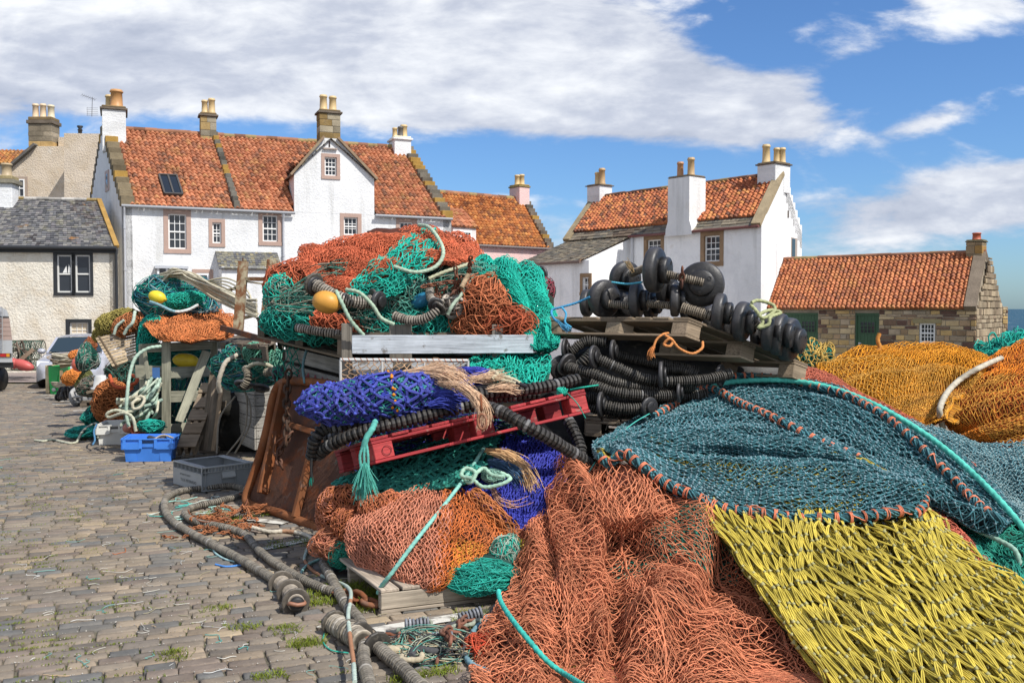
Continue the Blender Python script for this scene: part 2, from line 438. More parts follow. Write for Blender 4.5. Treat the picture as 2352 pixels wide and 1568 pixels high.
M_SETT = mk('granite_setts', 0.9, 7, 0.22, 0.5, 40, 0.15, multi(overlay((0.27, 0.235, 0.185), 1.1, 0.46, 0.72, 0.5), overlay((0.10, 0.092, 0.08), 0.7, 0.56, 0.76, 0.5), overlay((0.075, 0.07, 0.06), 30, 0.56, 0.72, 0.5)), bdist=0.012)
M_SOIL = mk('mossy_soil', 0.95, 6, 0.3, 0.6, 60, 0.1, multi(overlay((0.075, 0.10, 0.02), 4.5, 0.50, 0.60, 0.85), overlay((0.35, 0.33, 0.30), 90, 0.64, 0.70, 0.9)), bdist=0.02)
M_TAR = mk('tarmac', 0.95, 1.2, 0.2, 0.5, 60, 0.15, overlay((0.26, 0.19, 0.17), 1.5, 0.45, 0.6, 0.6), bdist=0.01)
M_GRASS = mk('grass_blades', 0.7, 2, 0.3, 0, 60, 0.2)
M_LINE = mk('worn_road_paint', 0.9, 6, 0.15, 0.3, 60, 0.2, overlay((0.17, 0.15, 0.13), 9, 0.46, 0.60, 0.95), bdist=0.005)
def mk_glass(name, c, rough=0.06):
    m = bpy.data.materials.new(name); m.use_nodes = True; b = m.node_tree.nodes['Principled BSDF']
    b.inputs['Base Color'].default_value = (*c, 1); b.inputs['Roughness'].default_value = rough; b.inputs['Specular IOR Level'].default_value = 0.6
    return m
M_GLASS = mk_glass('window_glass', (0.022, 0.027, 0.034))
M_CGLASS = mk_glass('car_glass', (0.03, 0.045, 0.055), 0.04)
# ================================================================ THE SETTING
D1 = np.array([math.cos(R(22.5)), math.sin(R(22.5)), 0]); D2 = np.array([-D1[1], D1[0], 0])
mb = MB()
xs = np.linspace(-70, 70, 60); ys = np.concatenate([np.linspace(-12, 24, 73), np.linspace(25, 46, 12)])
gx, gy = np.meshgrid(xs, ys); gp = np.stack([gx, gy, gz(gy) - 0.018], -1)
mb.grid(gp[:, ::-1], (0.15, 0.135, 0.10)); mb.build('ground', M_SOIL, kind='structure')
def sett_field(names=('cobbled_pavement',)):
    a = 0.096; mb = MB(); O = []; r = np.random.default_rng(3)
    for j in range(-28, 372):
        v = j * a; u = -26 + r.uniform(0, 0.2)
        while u < 30:
            ln = r.uniform(0.14, 0.235); c = D1 * (u + ln / 2) + D2 * v; u += ln
            if c[1] < 3.0 or c[1] > 27.5 or (c[0] > 3.5 and c[1] < 8): continue
            px, py = PX([c[0], c[1], float(gz(c[1]))])
            if px < -120 or px > 2600 or py > 1680: continue
            O.append((c[0], c[1], ln))
    O = np.array(O); n = len(O); ln = O[:, 2]
    hw = (ln - 0.010) / 2; hd = np.full(n, (a - 0.010) / 2) * r.uniform(0.93, 1.0, n)
    C = np.stack([O[:, 0], O[:, 1], gz(O[:, 1])], -1)
    sg = np.array([[-1, -1], [1, -1], [1, 1], [-1, 1]], float)
    rings = []
    skew = r.normal(0, 0.004, (n, 4, 2))
    for inset, z in ((0.0, -0.05), (0.001, -0.006), (0.007, -0.0005), (0.026, 0.0012)):
        k = sg[None] * np.stack([hw - inset, hd - inset * 0.8], -1)[:, None] + skew
        zt = z + (r.normal(0, 0.0016, (n, 4)) if z > -0.01 else 0) + (k[..., 1] * r.normal(0, 0.04, (n, 1)) if z >= -0.01 else 0)
        zt = zt + 0 * k[..., 0]; rings.append(C[:, None] + k[..., :1] * D1 + k[..., 1:] * D2 + np.stack([zt * 0, zt * 0, zt], -1))
    V = np.stack(rings, 1)          # n,4rings,4,3
    F = []
    for a_ in range(3):
        for s_ in range(4):
            t_ = (s_ + 1) % 4; F.append([a_ * 4 + s_, a_ * 4 + t_, a_ * 4 + 4 + t_, a_ * 4 + 4 + s_])
    F.append([12, 13, 14, 15]); F = (np.arange(n)[:, None, None] * 16 + np.array(F)[None]).reshape(-1, 4)
    pal = np.array([(0.165, 0.14, 0.115), (0.125, 0.11, 0.097), (0.105, 0.105, 0.105), (0.19, 0.155, 0.12), (0.14, 0.115, 0.10), (0.235, 0.19, 0.135)])
    pw = [0.3, 0.24, 0.17, 0.14, 0.12, 0.03]
    T = pal[r.choice(6, n, p=pw)] * r.uniform(1.12, 1.6, (n, 1)) * [1.03, 1.0, .93]
    mb.add(V, F, np.repeat(T, 16, 0), None, True)
    mb.build('cobbled_pavement', M_SETT, kind='structure')
sett_field()
# tarmac road at the far end of the quay
mb = MB()
pts = [G(-200, 878), G(330, 880), G(700, 872), G(1500, 872)]
far = [(-60, 45.9), (-20, 45.9), (0, 45.9), (40, 45.9)]
mb.grid(np.array([[np.array([p[0], p[1], float(gz(p[1])) + 0.02]) for p in pts], [np.array([f[0], f[1], -0.38]) for f in far]]), (0.27, 0.235, 0.22), smooth=False)
mb.build('road', M_TAR, kind='structure')
# sea
def mk_sea():
    m = bpy.data.materials.new('sea_water'); m.use_nodes = True; t = m.node_tree; q = NG(t); b = t.nodes['Principled BSDF']
    tcx = q.n('ShaderNodeTexCoord'); nz = q.noise(tcx.outputs['Object'], 0.25, 8, 0.6)
    q.l(q.ramp(nz, [(0.60, (0.025, 0.075, 0.105)), (0.70, (0.45, 0.5, 0.52))]), b.inputs['Base Color'])
    b.inputs['Roughness'].default_value = 0.5; b.inputs['Specular IOR Level'].default_value = 0.2
    bp = q.n('ShaderNodeBump', i_Strength=0.8, i_Distance=0.5); q.l(nz, bp.inputs['Height']); q.l(bp.outputs[0], b.inputs['Normal'])
    return m
mb = MB(); mb.grid(np.array([[[-9000, 46, -4.0], [9000, 46, -4.0]], [[-9000, 16000, -4.0], [9000, 16000, -4.0]]]), smooth=False)
mb.build('sea', mk_sea(), kind='structure')
# parking line marks
def line_mark(a, b, w, name='road_marking'):
    a, b = np.array(a), np.array(b); t = nrm(b - a); s_ = np.array([-t[1], t[0], 0]) * w / 2; n = 14
    pts = a + (b - a) * np.linspace(0, 1, n)[:, None]; pts[:, 2] = gz(pts[:, 1]) + 0.0085
    j = rng.normal(0, 0.008, (n, 1))
    mb.grid(np.stack([pts - s_ * (1 + j * 8), pts + s_ * (1 - j * 6)], 1), (0.62, 0.60, 0.53), False)
mb = MB()
for a, b, w in [((600, 1262), (735, 1235), 0.10), ((560, 1192), (655, 1203), 0.10), ((862, 1450), (1110, 1408), 0.11), ((985, 1150), (1120, 1120), 0.1),
                ((62, 901), (152, 898), 0.1), ((90, 909), (170, 905), 0.1), ((98, 914), (200, 912), 0.12), ((130, 922), (205, 919), 0.12),
                ((120, 928), (215, 926), 0.12), ((180, 935), (230, 932), 0.12), ((168, 944), (232, 942), 0.12), ((223, 955), (280, 950), 0.12),
                ((205, 965), (300, 961), 0.12), ((560, 1068), (640, 1062), 0.10)]:
    line_mark(G(*a), G(*b), w)
mb.build('road_marking', M_LINE, kind='structure')
# grass in the joints
def grass_field():
    mb = MB(); r = np.random.default_rng(11); Q = []; T = []
    spots = []
    for _ in range(4200):
        x = r.uniform(-30, 1500); y = 709 + 900 * r.random() ** 0.55
        if y < 905: continue
        c = G(x, y); k = wn(c[None], 3, 1.3)[0] + 0.9 * wn(c[None], 4, 5)[0]
        if k + r.normal(0, 0.35) < 0.30: continue
        j = round(((c[:2] @ D2[:2]) + 0.048) / 0.096) * 0.096 - 0.048
        off = j - c[:2] @ D2[:2]; spots.append((c + D2 * off, r.uniform(0.35, 0.8)))
    for (x, y, s_) in [(500, 1180, 2), (520, 1192, 2), (600, 1180, 1.6), (640, 1255, 1.5), (690, 1248, 1.6), (800, 1352, 3), (830, 1368, 3), (845, 1378, 3), (855, 1390, 2.5),
                       (730, 1370, 2), (745, 1385, 2), (700, 1475, 1.8), (715, 1480, 1.5), (400, 1505, 1.5), (620, 1555, 1.5), (1010, 1545, 1.8), (500, 1400, 1.2), (1080, 1420, 2), (1090, 1440, 2), (930, 1560, 2),
                       (560, 1440, 1.4), (660, 1445, 1.5), (180, 1190, 1), (370, 1000, 1.5), (430, 1010, 1.6), (245, 905, 2)]:
        spots += [(G(x + r.normal(0, 9), y + r.normal(0, 5)), s_) for _ in range(5)]
    for c, s_ in spots:
        n = int(16 * s_); L = r.uniform(-0.055, 0.055, n) * (1 + s_ * 0.3); w = r.normal(0, 0.010 * s_, n)
        b = c + L[:, None] * D1 + w[:, None] * D2; h = r.uniform(0.006, 0.019, n) * s_
        lean = r.normal(0, 0.55, (n, 2)) * h[:, None]
        tip = b + np.concatenate([lean, h[:, None]], 1); mid = (b + tip) / 2 + np.array([0, 0, 0.003])
        Q.append(np.stack([b, mid, tip], 1)); T.append(np.array([0.16, 0.22, 0.03]) * r.uniform(0.5, 1.25, (n, 1)) + np.array([0.07, 0.04, 0]) * r.random((n, 1)))
    Q = np.vstack(Q); mb.strands(Q, np.full(len(Q), 0.0017), 3, np.vstack(T)); mb.build('grass', M_GRASS, label='short moss and grass tufts growing in the joints between the setts', cat='grass', kind='stuff')
grass_field()
# litter of twine scraps
def litter():
    mb = MB(); r = np.random.default_rng(5)
    cols = [(0.70, 0.68, 0.60), (0.72, 0.72, 0.68), (0.25, 0.55, 0.48), (0.65, 0.18, 0.05), (0.10, 0.42, 0.38), (0.42, 0.38, 0.25), (0.7, 0.5, 0.3)]
    for k in range(210):
        if k % 3: x = r.uniform(-20, 900); y = 905 + 650 * r.random() ** 0.8
        else: x = r.normal(430, 130); y = r.normal(1090, 90)
        if y < 900 or y > 1600: continue
        c = G(x, y); n = r.integers(3, 7); a = r.uniform(0, 6.28); L = r.uniform(0.01, 0.045)
        pts = [c + np.array([0, 0, 0.008])]
        for i in range(n):
            a += r.normal(0, 0.9); pts.append(pts[-1] + np.array([math.cos(a), math.sin(a), 0]) * L)
        q = spline(pts, n=n * 3); q[:, 2] = gz(q[:, 1]) + 0.007; c_ = cols[r.choice(7, p=[.3, .2, .16, .06, .1, .1, .08])]
        mb.tube(q, r.uniform(0.0012, 0.0026), 4, np.asarray(c_) * .8, False)
    for k in range(2600):      # shell and gravel crumbs
        pass
    x = r.uniform(-20, 1500, 5200); y = 930 + 660 * r.random(5200) ** 0.9
    C = np.array([G(a, b) for a, b in zip(x[:3200], y[:3200])]); j = np.round(((C[:, :2] @ D2[:2]) + 0.048) / 0.096) * 0.096 - 0.048
    C = C + (j - C[:, :2] @ D2[:2])[:, None] * D2 * 0.9; C[:, 2] = gz(C[:, 1]) + 0.001
    mb.blobs(C, r.uniform(0.0015, 0.005, len(C)), np.array([0.5, 0.47, 0.42]) * r.uniform(0.4, 1.2, (len(C), 1)))
    mb.build('twine_litter', M_ROPE, label='scraps of cut twine and shell crumbs strewn over the setts', cat='litter', kind='stuff')
litter()

# ================================================================ BUILDINGS
def wall(mb, A, B, z0, z1, ops=(), tint=(1, 1, 1), rec=0.16, d=None):
    """upright wall from plan point A to B seen with A on the left; ops = (u0,u1,za,zb) openings in metres"""
    A, B = np.array([*A, 0.]), np.array([*B, 0.]); L = np.linalg.norm(B - A); t = (B - A) / L
    n = np.array([t[1], -t[0], 0]); us = sorted({0., L, *[o[0] for o in ops], *[o[1] for o in ops]}); zs = sorted({z0, z1, *[o[2] for o in ops], *[o[3] for o in ops]})
    for a, b in zip(us[:-1], us[1:]):
        for c, e in zip(zs[:-1], zs[1:]):
            if any(o[0] <= a + 1e-6 and o[1] >= b - 1e-6 and o[2] <= c + 1e-6 and o[3] >= e - 1e-6 for o in ops): continue
            nu, nz_ = 1, 1
            p = lambda u, z: A + t * u + np.array([0, 0, z])
            mb.add([p(a, c), p(b, c), p(b, e), p(a, e)], np.array([[0, 1, 2, 3]]), tint)
    for o in ops:
        p = lambda u, z, dd: A + t * u + np.array([0, 0, z]) - n * dd
        u0, u1, a, b = o
        q = [(u0, a), (u1, a), (u1, b), (u0, b)]
        for i in range(4):
            j = (i + 1) % 4
            mb.add([p(*q[i], 0), p(*q[j], 0), p(*q[j], rec), p(*q[i], rec)], np.array([[0, 3, 2, 1]]), tint)
    return t, n
def window(par, A, B, u0, u1, za, zb, nx, ny, sw=0.0, scol=(0.42, 0.29, 0.235), rec=0.12, fcol=(0.8, 0.8, 0.78), curtain=None, bot=True, side_light=False, smat=None):
    """sash window filling the opening; sw = width of the stone surround round it"""
    A, B = np.array([*A, 0.]), np.array([*B, 0.]); t = nrm(B - A); n = np.array([t[1], -t[0], 0])
    p = lambda u, z, out=0: A + t * u + np.array([0, 0, z]) + n * out
    Z = np.array([0, 0, 1.]); w, h = u1 - u0, zb - za
    fr = MB(); f = 0.055; o0 = -rec
    fr.box(p(u0, za, o0), t * w, Z * f * 1.3, n * 0.05, fcol); fr.box(p(u0, zb - f, o0), t * w, Z * f, n * 0.05, fcol)
    fr.box(p(u0, za + f * 1.3, o0), t * f, Z * (h - 2.3 * f), n * 0.05, fcol); fr.box(p(u1 - f, za + f * 1.3, o0), t * f, Z * (h - 2.3 * f), n * 0.05, fcol)
    mz = za + h / 2; iw = w - 2 * f
    if ny >= 2 and bot: fr.box(p(u0 + f, mz - 0.025, o0 + 0.004), t * iw, Z * 0.05, n * 0.05, fcol)
    for i in range(1, nx): fr.box(p(u0 + f + iw * i / nx - 0.011, za + f * 1.3, o0 + 0.006), t * 0.022, Z * (h - 2.3 * f), n * 0.03, fcol)
    for j in range(1, ny):
        z = za + 1.3 * f + (h - 2.3 * f) * j / ny
        if bot and abs(z - mz) < 0.05: continue
        fr.box(p(u0 + f, z - 0.011, o0 + 0.009), t * iw, Z * 0.022, n * 0.03, fcol)
    fo = fr.build('window', M_PAINT, par)
    ROOT[fo.name] = ROOT[par.name]
    gl = MB(); gl.add([p(u0, za, o0 + 0.012), p(u1, za, o0 + 0.012), p(u1, zb, o0 + 0.012), p(u0, zb, o0 + 0.012)], np.array([[0, 1, 2, 3]]))
    gl.build('pane', M_GLASS, fo)
    if curtain is not None:
        cu = MB(); uu = np.linspace(u0 + 0.02, u1 - 0.02, 40); ww = 0.003 * np.sin(uu * 60) + o0 + 0.018
        cu.grid(np.array([[p(a, za + 0.05, b) for a, b in zip(uu, ww)], [p(a, zb - 0.05, b) for a, b in zip(uu, ww)]]), curtain); cu.build('curtain', M_PAINT, fo)
    if sw:
        su = MB(); o = 0.018; dd = 0.03
        su.box(p(u0 - sw, zb, -dd), t * (w + 2 * sw), Z * sw, n * (dd + o), scol); su.box(p(u0 - sw, za - sw * 0.9, -dd), t * (w + 2 * sw), Z * sw * 0.9, n * (dd + o + 0.02), scol)
        su.box(p(u0 - sw, za, -dd), t * sw, Z * h, n * (dd + o), scol); su.box(p(u1, za, -dd), t * sw, Z * h, n * (dd + o), scol)
        for k, (a0, a1) in enumerate(((u0, u0 + 0.004), (u1 - 0.004, u1))):
            su.box(p(a0, za, -rec), t * 0.004, Z * h, n * rec, scol)
        su.box(p(u0, zb - 0.004, -rec), t * w, Z * 0.004, n * rec, scol)
        su.box(p(u0, za, -rec), t * w, Z * 0.02, n * (rec + 0.03), scol)
        su.build('surround', smat or M_PAINT, fo)
    return fo
def tiles(mb, EL, ER, RR, RL, rows, cols, kind='pan', pal=None, seed=0, amp=1.0, skip=None):
    """roof covering over the quad eave-left, eave-right, ridge-right, ridge-left"""
    EL, ER, RR, RL = [np.asarray(k, float) for k in (EL, ER, RR, RL)]; r = np.random.default_rng(seed)
    nn = nrm(np.cross(ER - EL, RL - EL)); nn = nn if nn[2] > 0 else -nn
    bl = lambda s_, t_: (EL * (1 - s_) + ER * s_) * (1 - t_) + (RL * (1 - s_) + RR * s_) * t_
    ii, jj = np.meshgrid(np.arange(cols), np.arange(rows), indexing='ij'); ii = ii.ravel(); jj = jj.ravel(); n = len(ii)
    if kind == 'pan':
        f = np.array([0, .15, .32, .5, .68, .85, 1.0]); hh = np.array([0.0, 0.03, 0.062, 0.072, 0.055, 0.012, 0.0]) * amp; step = 0.038
        s_ = (ii[:, None] + f[None]) / cols
    else:
        f = np.array([0.02, .98]); hh = np.array([0, 0]); step = 0.022
        wj = r.uniform(-0.2, 0.2, (rows, cols + 1)); wj[:, 0] = wj[:, -1] = 0
        sh = 0.5 * (jj % 2) * 0
        a0 = ii + wj[jj, ii]; a1 = ii + 1 + wj[jj, ii + 1]; a0 = a0 + 0.02; a1 = a1 - 0.02
        s_ = np.stack([a0, a1], 1) / cols
    s_ = np.clip(s_, 0, 1)
    tj = r.normal(0, 0.05, n); sag = 0.0
    t0 = np.clip((jj + tj * 0.6) / rows, 0, 1)[:, None]; t1 = np.clip((jj + 1.08) / rows, 0, 1)[:, None]
    lift = r.normal(0, 0.005, n)[:, None]; jit = r.normal(0, 0.05, n)[:, None] * (1 if kind == 'pan' else 0.3) / cols
    def lay(tt, h): 
        q = bl((s_ + jit)[..., None], tt[..., None] if tt.ndim == 2 else tt); return q + nn * (h + lift)[..., None]
    T1 = np.broadcast_to(t1, s_.shape); T0 = np.broadcast_to(t0, s_.shape)
    V = np.stack([lay(T0, hh[None] * 0 - 0.02), lay(T0, hh[None] + step), lay(T1, hh[None] + 0.002)], 1)   # n,3,m,3
    m = s_.shape[1]; F = []
    for a in range(2):
        for b in range(m - 1): F.append([a * m + b, a * m + b + 1, (a + 1) * m + b + 1, (a + 1) * m + b])
    if kind != 'pan':
        F += [[0, m, 2 * m], [m - 1, 3 * m - 1, 2 * m - 1]]
        F4 = np.array(F[:-2]); F3 = np.array(F[-2:])
        F = [(np.arange(n)[:, None, None] * 3 * m + F4[None]).reshape(-1, 4), (np.arange(n)[:, None, None] * 3 * m + F3[None]).reshape(-1, 3)]
    else: F = [(np.arange(n)[:, None, None] * 3 * m + np.array(F)[None]).reshape(-1, 4)]
    pal = np.asarray(pal if pal is not None else [(0.46, 0.185, 0.095), (0.42, 0.16, 0.08), (0.49, 0.21, 0.11), (0.36, 0.14, 0.075), (0.29, 0.125, 0.075), (0.22, 0.11, 0.07), (0.47, 0.225, 0.10)])
    pw = np.array([0.27, 0.24, 0.14, 0.15, 0.09, 0.05, 0.06]) if len(pal) == 7 else np.ones(len(pal)) / len(pal)
    T = pal[r.choice(len(pal), n, p=pw)] * r.uniform(0.85, 1.15, (n, 1))
    Vc = V[:, 1].mean(1)
    T = T * np.where((wn(Vc, seed, 1.1) > 0.55)[:, None] & (r.random((n, 1)) < 0.5), np.array([0.7, 0.62, 0.6]), 1.0)
    if skip is not None:
        keep = ~skip(Vc); V = V[keep]; T = T[keep]; k = keep.sum()
        F = [f_.reshape(n, -1, f_.shape[1])[:k].reshape(-1, f_.shape[1]) for f_ in F]
    mb.add(V, F, np.repeat(T, 3 * m, 0), None, False)
    # underlay
    mb.add([EL - nn * .03, ER - nn * .03, RR - nn * .03, RL - nn * .03], np.array([[0, 1, 2, 3]]), (0.08, 0.04, 0.03)) if skip is None else None
    return nn
def ridge(mb, a, b, r_=0.11, col=(0.30, 0.14, 0.08), n=None):
    a, b = np.asarray(a, float), np.asarray(b, float); L = np.linalg.norm(b - a); n = n or int(L / 0.42)
    for i in range(n):
        p0 = a + (b - a) * i / n; p1 = a + (b - a) * (i + 1.03) / n
        c = np.asarray(col) * rng.uniform(0.6, 1.25)
        if rng.random() < 0.2: c = np.array([0.30, 0.22, 0.10])
        mb.tube(np.array([p0, p1]) + [0, 0, 0.02 + rng.normal(0, 0.006)], r_, 8, c)
def crow(mb, e, rdg, out, n, w=0.34, col=(0.22, 0.18, 0.13), hgt=0.22, proud=0.10):
    """crow steps climbing from eave point e to ridge point rdg; out = horizontal thickness vector"""
    e, rdg, out = [np.asarray(k, float) for k in (e, rdg, out)]; hv = rdg - e; hz = hv[2]; hh = np.array([hv[0], hv[1], 0])
    for i in range(n):
        a = e + hh * i / n; top = e[2] + hz * (i + 1) / n + proud
        c = np.asarray(col) * rng.uniform(0.6, 1.3)
        if rng.random() < 0.2: c = np.array([0.36, 0.22, 0.06])
        mb.box(a - out * 0.04 + [0, 0, top - hgt - e[2] - hz / n * 0.6], hh / n * rng.uniform(1.0, 1.12), out * 1.08, [0, 0, hgt + hz / n * 0.6], c, 0.012)
def chimney(par, c, w, d, z0, z1, tdir, smat, col, pots, capcol=(0.16, 0.13, 0.10), cap=0.16, over=0.07, blocks=False, potcol=(0.62, 0.42, 0.22)):
    """c plan centre; w along tdir, d across; pots = [(offset along, offset across, height, radius, colour)]"""
    t = nrm([tdir[0], tdir[1], 0]); n = np.array([t[1], -t[0], 0]); c = np.array([c[0], c[1], 0.])
    m = MB()
    if blocks:
        z = z0
        while z < z1 - 0.02:
            h = min(rng.uniform(0.2, 0.34), z1 - z)
            if z1 - z - h < 0.1: h = z1 - z
            k = rng.uniform(0.35, 0.65)
            for a, b in ((0, k), (k, 1)):
                cc = np.asarray(col) * rng.uniform(0.6, 1.3)
                if rng.random() < 0.25: cc = cc * np.array([1.25, 1.0, 0.6])
                e = rng.uniform(0, 0.012)
                m.box(c - t * (w / 2 + e) + t * w * a - n * (d / 2 + e) + [0, 0, z + 0.004], t * (w * (b - a) - 0.008 + e), n * (d + 2 * e), [0, 0, h - 0.012], cc, 0.01)
            z += h
        m.box(c - t * (w / 2 - .015) - n * (d / 2 - .015) + [0, 0, z0], t * (w - .03), n * (d - .03), [0, 0, z1 - z0 - .01], (0.30, 0.27, 0.22))
    else: m.box(c - t * w / 2 - n * d / 2 + [0, 0, z0], t * w, n * d, [0, 0, z1 - z0], col, 0.015)
    ch = m.build('chimney', smat, par); ROOT[ch.name] = ROOT[par.name]
    m = MB(); W_, D_ = w + 2 * over, d + 2 * over
    m.box(c - t * W_ / 2 - n * D_ / 2 + [0, 0, z1], t * W_, n * D_, [0, 0, cap * 0.5], capcol, 0.012)
    m.box(c - t * (w / 2 + .01) - n * (d / 2 + .01) + [0, 0, z1 + cap * 0.5], t * (w + .02), n * (d + .02), [0, 0, cap * 0.5], np.asarray(capcol) * [1.3, 1.15, 0.8], 0.03)
    m.build('chimney_cap', M_STONE, ch)
    for a, b, h, r_, pc in pots:
        m = MB(); pc = potcol if pc is None else pc; q = c + t * a + n * b + [0, 0, z1 + cap - 0.03]
        m.lathe(q, (0, 0, 1), [(0, r_ * 1.12), (h * .12, r_ * 1.08), (h * .16, r_ * .98), (h * .84, r_ * .88), (h * .86, r_ * 1.05), (h * .93, r_ * 1.05), (h * .95, r_ * .92), (h, r_ * .92), (h, r_ * .7), (h * .6, r_ * .65), (h * .6, 0.001)], 14, pc)
        m.build('chimney_pot', M_PAINT, ch)
    return ch
WHT = (0.74, 0.745, 0.745); BUFF = (0.42, 0.29, 0.235); POTB = (0.60, 0.44, 0.22)
def xy(px, Y): return np.array([(px - 1176) / FPX * Y, Y])
def zt(py, Y): return P(0, py, Y)[2]
Zv = np.array([0, 0, 1.])
def v3(p, z): return np.array([p[0], p[1], z], float)
def upos(A, B, px):
    """metres along plan line A-B of the picture column px"""
    A, B = np.asarray(A, float), np.asarray(B, float); k = (px - 1176) / FPX; t = B - A
    s_ = (k * A[1] - A[0]) / (t[0] - k * t[1]); return s_ * np.linalg.norm(t)
def hgt(A, B, u, py):
    A, B = np.asarray(A, float), np.asarray(B, float); q = A + (B - A) * u / np.linalg.norm(B - A); return zt(py, q[1])
def winpx(A, B, x0, x1, y0, y1):
    u0, u1 = upos(A, B, x0), upos(A, B, x1); m_ = (u0 + u1) / 2; return u0, u1, hgt(A, B, m_, y1), hgt(A, B, m_, y0)

# ---------- main long white house
def main_house():
    A, B = np.array([-14.08, 34.0]), np.array([-2.5, 38.8]); dv = np.array([-3.95, 6.0]); B2 = B + dv; A2 = A + dv
    ze = 5.52; zr = 8.85; z0 = -0.42
    T = thing('white_house', 'long white harled house with orange pantile roof, crow steps and a central chimney gable', 'house', v3((A + B) / 2, -0.4))
    L = np.linalg.norm(B - A); t = nrm(np.append(B - A, 0)); n = np.array([t[1], -t[0], 0]); m = MB()
    wins = [((389, 431, 491, 573), 3, 4, .16), ((490, 511, 511, 560), 2, 3, .13), ((605, 640, 494, 556), 3, 4, .15),
            ((791, 823, 499, 541), 3, 3, .15), ((919, 950, 510, 560), 3, 4, .15), ((591, 607, 655, 690), 2, 3, .12)]
    ops = [winpx(A, B, *w[0]) for w in wins]
    wt, wn_ = wall(m, A, B, z0, ze, ops, WHT)
    # gables
    apexA = (A + A2) / 2; apexB = (B + B2) / 2
    m.prism([v3(A, z0), v3(A2, z0), v3(A2, ze), v3(apexA, zr + .1), v3(A, ze)], t * 0.35, WHT)
    m.prism([v3(B, z0), v3(B2, z0), v3(B2, ze), v3(apexB, zr + .1), v3(B, ze)], -t * 0.35, WHT)
    m.add([v3(A2, z0), v3(B2, z0), v3(B2, ze), v3(A2, ze)], np.array([[0, 3, 2, 1]]), WHT)
    # dormer gable (rises flush with the facade)
    u0, u1 = upos(A, B, 678), upos(A, B, 861); ua = upos(A, B, 762)
    pt = lambda u, z, o=0: v3(A + (B - A) * u / L, z) + n * o
    zl = hgt(A, B, u0, 398); zrr = hgt(A, B, u1, 408); ztop = hgt(A, B, ua, 318); zlo = ze
    wd = winpx(A, B, 748, 776, 361, 405)
    us = [u0, wd[0], wd[1], u1]
    top = lambda u: float(np.interp(u, [u0, ua - .27, ua + .27, u1], [zl, ztop, ztop, zrr]))
    ins = 0.003
    def pl(p, h=False): m.add([pt(a, z, ins) for a, z in p], np.array([list(range(len(p)))]), WHT)
    pl([(u0, zlo), (wd[0], zlo), (wd[0], top(wd[0])), (u0, zl)])
    pl([(wd[0], zlo), (wd[1], zlo), (wd[1], wd[2]), (wd[0], wd[2])])
    pl([(wd[0], wd[3]), (wd[1], wd[3]), (wd[1], top(wd[1])), (ua + .27, ztop), (ua - .27, ztop)] + ([(wd[0], top(wd[0]))] if wd[0] < ua - .27 else []))
    pl([(wd[1], zlo), (u1, zlo), (u1, zrr), (wd[1], top(wd[1]))])
    inw = np.array([-n[0], -n[1], 0])
    for (u, z) in ((u0, zl), (u1, zrr)):
        q = [pt(u, ze - 0.7, ins), pt(u, ze - 0.7, -2.9), pt(u, z, -2.9), pt(u, z, ins)]
        m.add(q, np.array([[0, 1, 2, 3]]), (0.72, 0.62, 0.60))
    for u in (wd[0], wd[1]):
        m.add([pt(u, wd[2], ins), pt(u, wd[2], -.15), pt(u, wd[3], -.15), pt(u, wd[3], ins)], np.array([[0, 1, 2, 3]]), WHT)
    # small niche slot above window
    m.build('wall', M_HARL, T)
    s1 = MB(); s1.box(pt(ua - .07, hgt(A, B, ua, 338), 0.021), t * .05, Zv * .22, n * .006, (0.05, 0.04, 0.04)); s1.box(pt(ua - .3, hgt(A, B, ua, 344), 0.02), t * .55, Zv * .05, n * .08, (0.4, 0.33, 0.28)); s1.build('bird_ledge', M_STONE, T)
    for w, nx, ny, sw in wins:
        u = winpx(A, B, *w)
        window(T, A, B, *u, nx, ny, sw, BUFF)
    A_, B_ = A + n[:2] * ins, B + n[:2] * ins
    window(T, A_, B_, *wd, 3, 4, .13, BUFF)
    # roofs
    EL, ER = v3(A, ze) + n * .12 - t * -.28, v3(B, ze) + n * .12 - t * .25
    RL, RR = v3(apexA, zr) + t * .3, v3(apexB, zr) - t * .25
    us0, us1 = u0, u1
    def skip(c):
        rel = c[:, :2] - A; u = rel @ t[:2]; dpt = -(rel @ n[:2])
        hz = np.interp(u, [u0, ua, u1], [zl, ztop, zrr])
        return (u > u0) & (u < u1) & (c[:, 2] < hz + 0.1)
    m = MB(); tiles(m, EL, ER, RR, RL, 23, 66, seed=1, skip=skip)
    m.add([v3(A, ze) - n * .02, v3(B, ze) - n * .02, RR - Zv * .06, RL - Zv * .06], np.array([[0, 1, 2, 3]]), (.08, .04, .03))
    m.add([v3(A2, ze), v3(B2, ze), RR, RL], np.array([[0, 3, 2, 1]]), (0.3, 0.1, 0.05))
    ridge(m, RL + [0, 0, .02], RR + [0, 0, .02])
    m.build('pantile_roof', M_TILE, T)
    # dormer roof slopes
    m = MB(); rb = 2.75
    rp = pt(ua, ztop + .02, -rb)
    for ue, z in ((u0 - .14, zl - .1), (u1 + .1, zrr - .1)):
        e0, e1 = pt(ue, z, .1), pt(ue, z, -rb)
        r0, r1 = pt(ua, ztop + .0, .1), rp
        if ue < ua: tiles(m, e1, e0, r0, r1, 11, 12, 'slate', [(0.16, 0.15, 0.13), (0.11, 0.11, 0.11), (0.20, 0.18, 0.13)], 5)
        else: tiles(m, e0, e1, r1, r0, 11, 12, 'slate', [(0.16, 0.15, 0.13), (0.11, 0.11, 0.11), (0.20, 0.18, 0.13)], 6)
        m.beam(pt(ue, z + .03, .10), pt(ua + (-.27 if ue < ua else .27), ztop + .03, .10), 0.16, 0.09, (0.27, 0.19, 0.12))
    m.build('dormer_roof', M_SLATE, T)
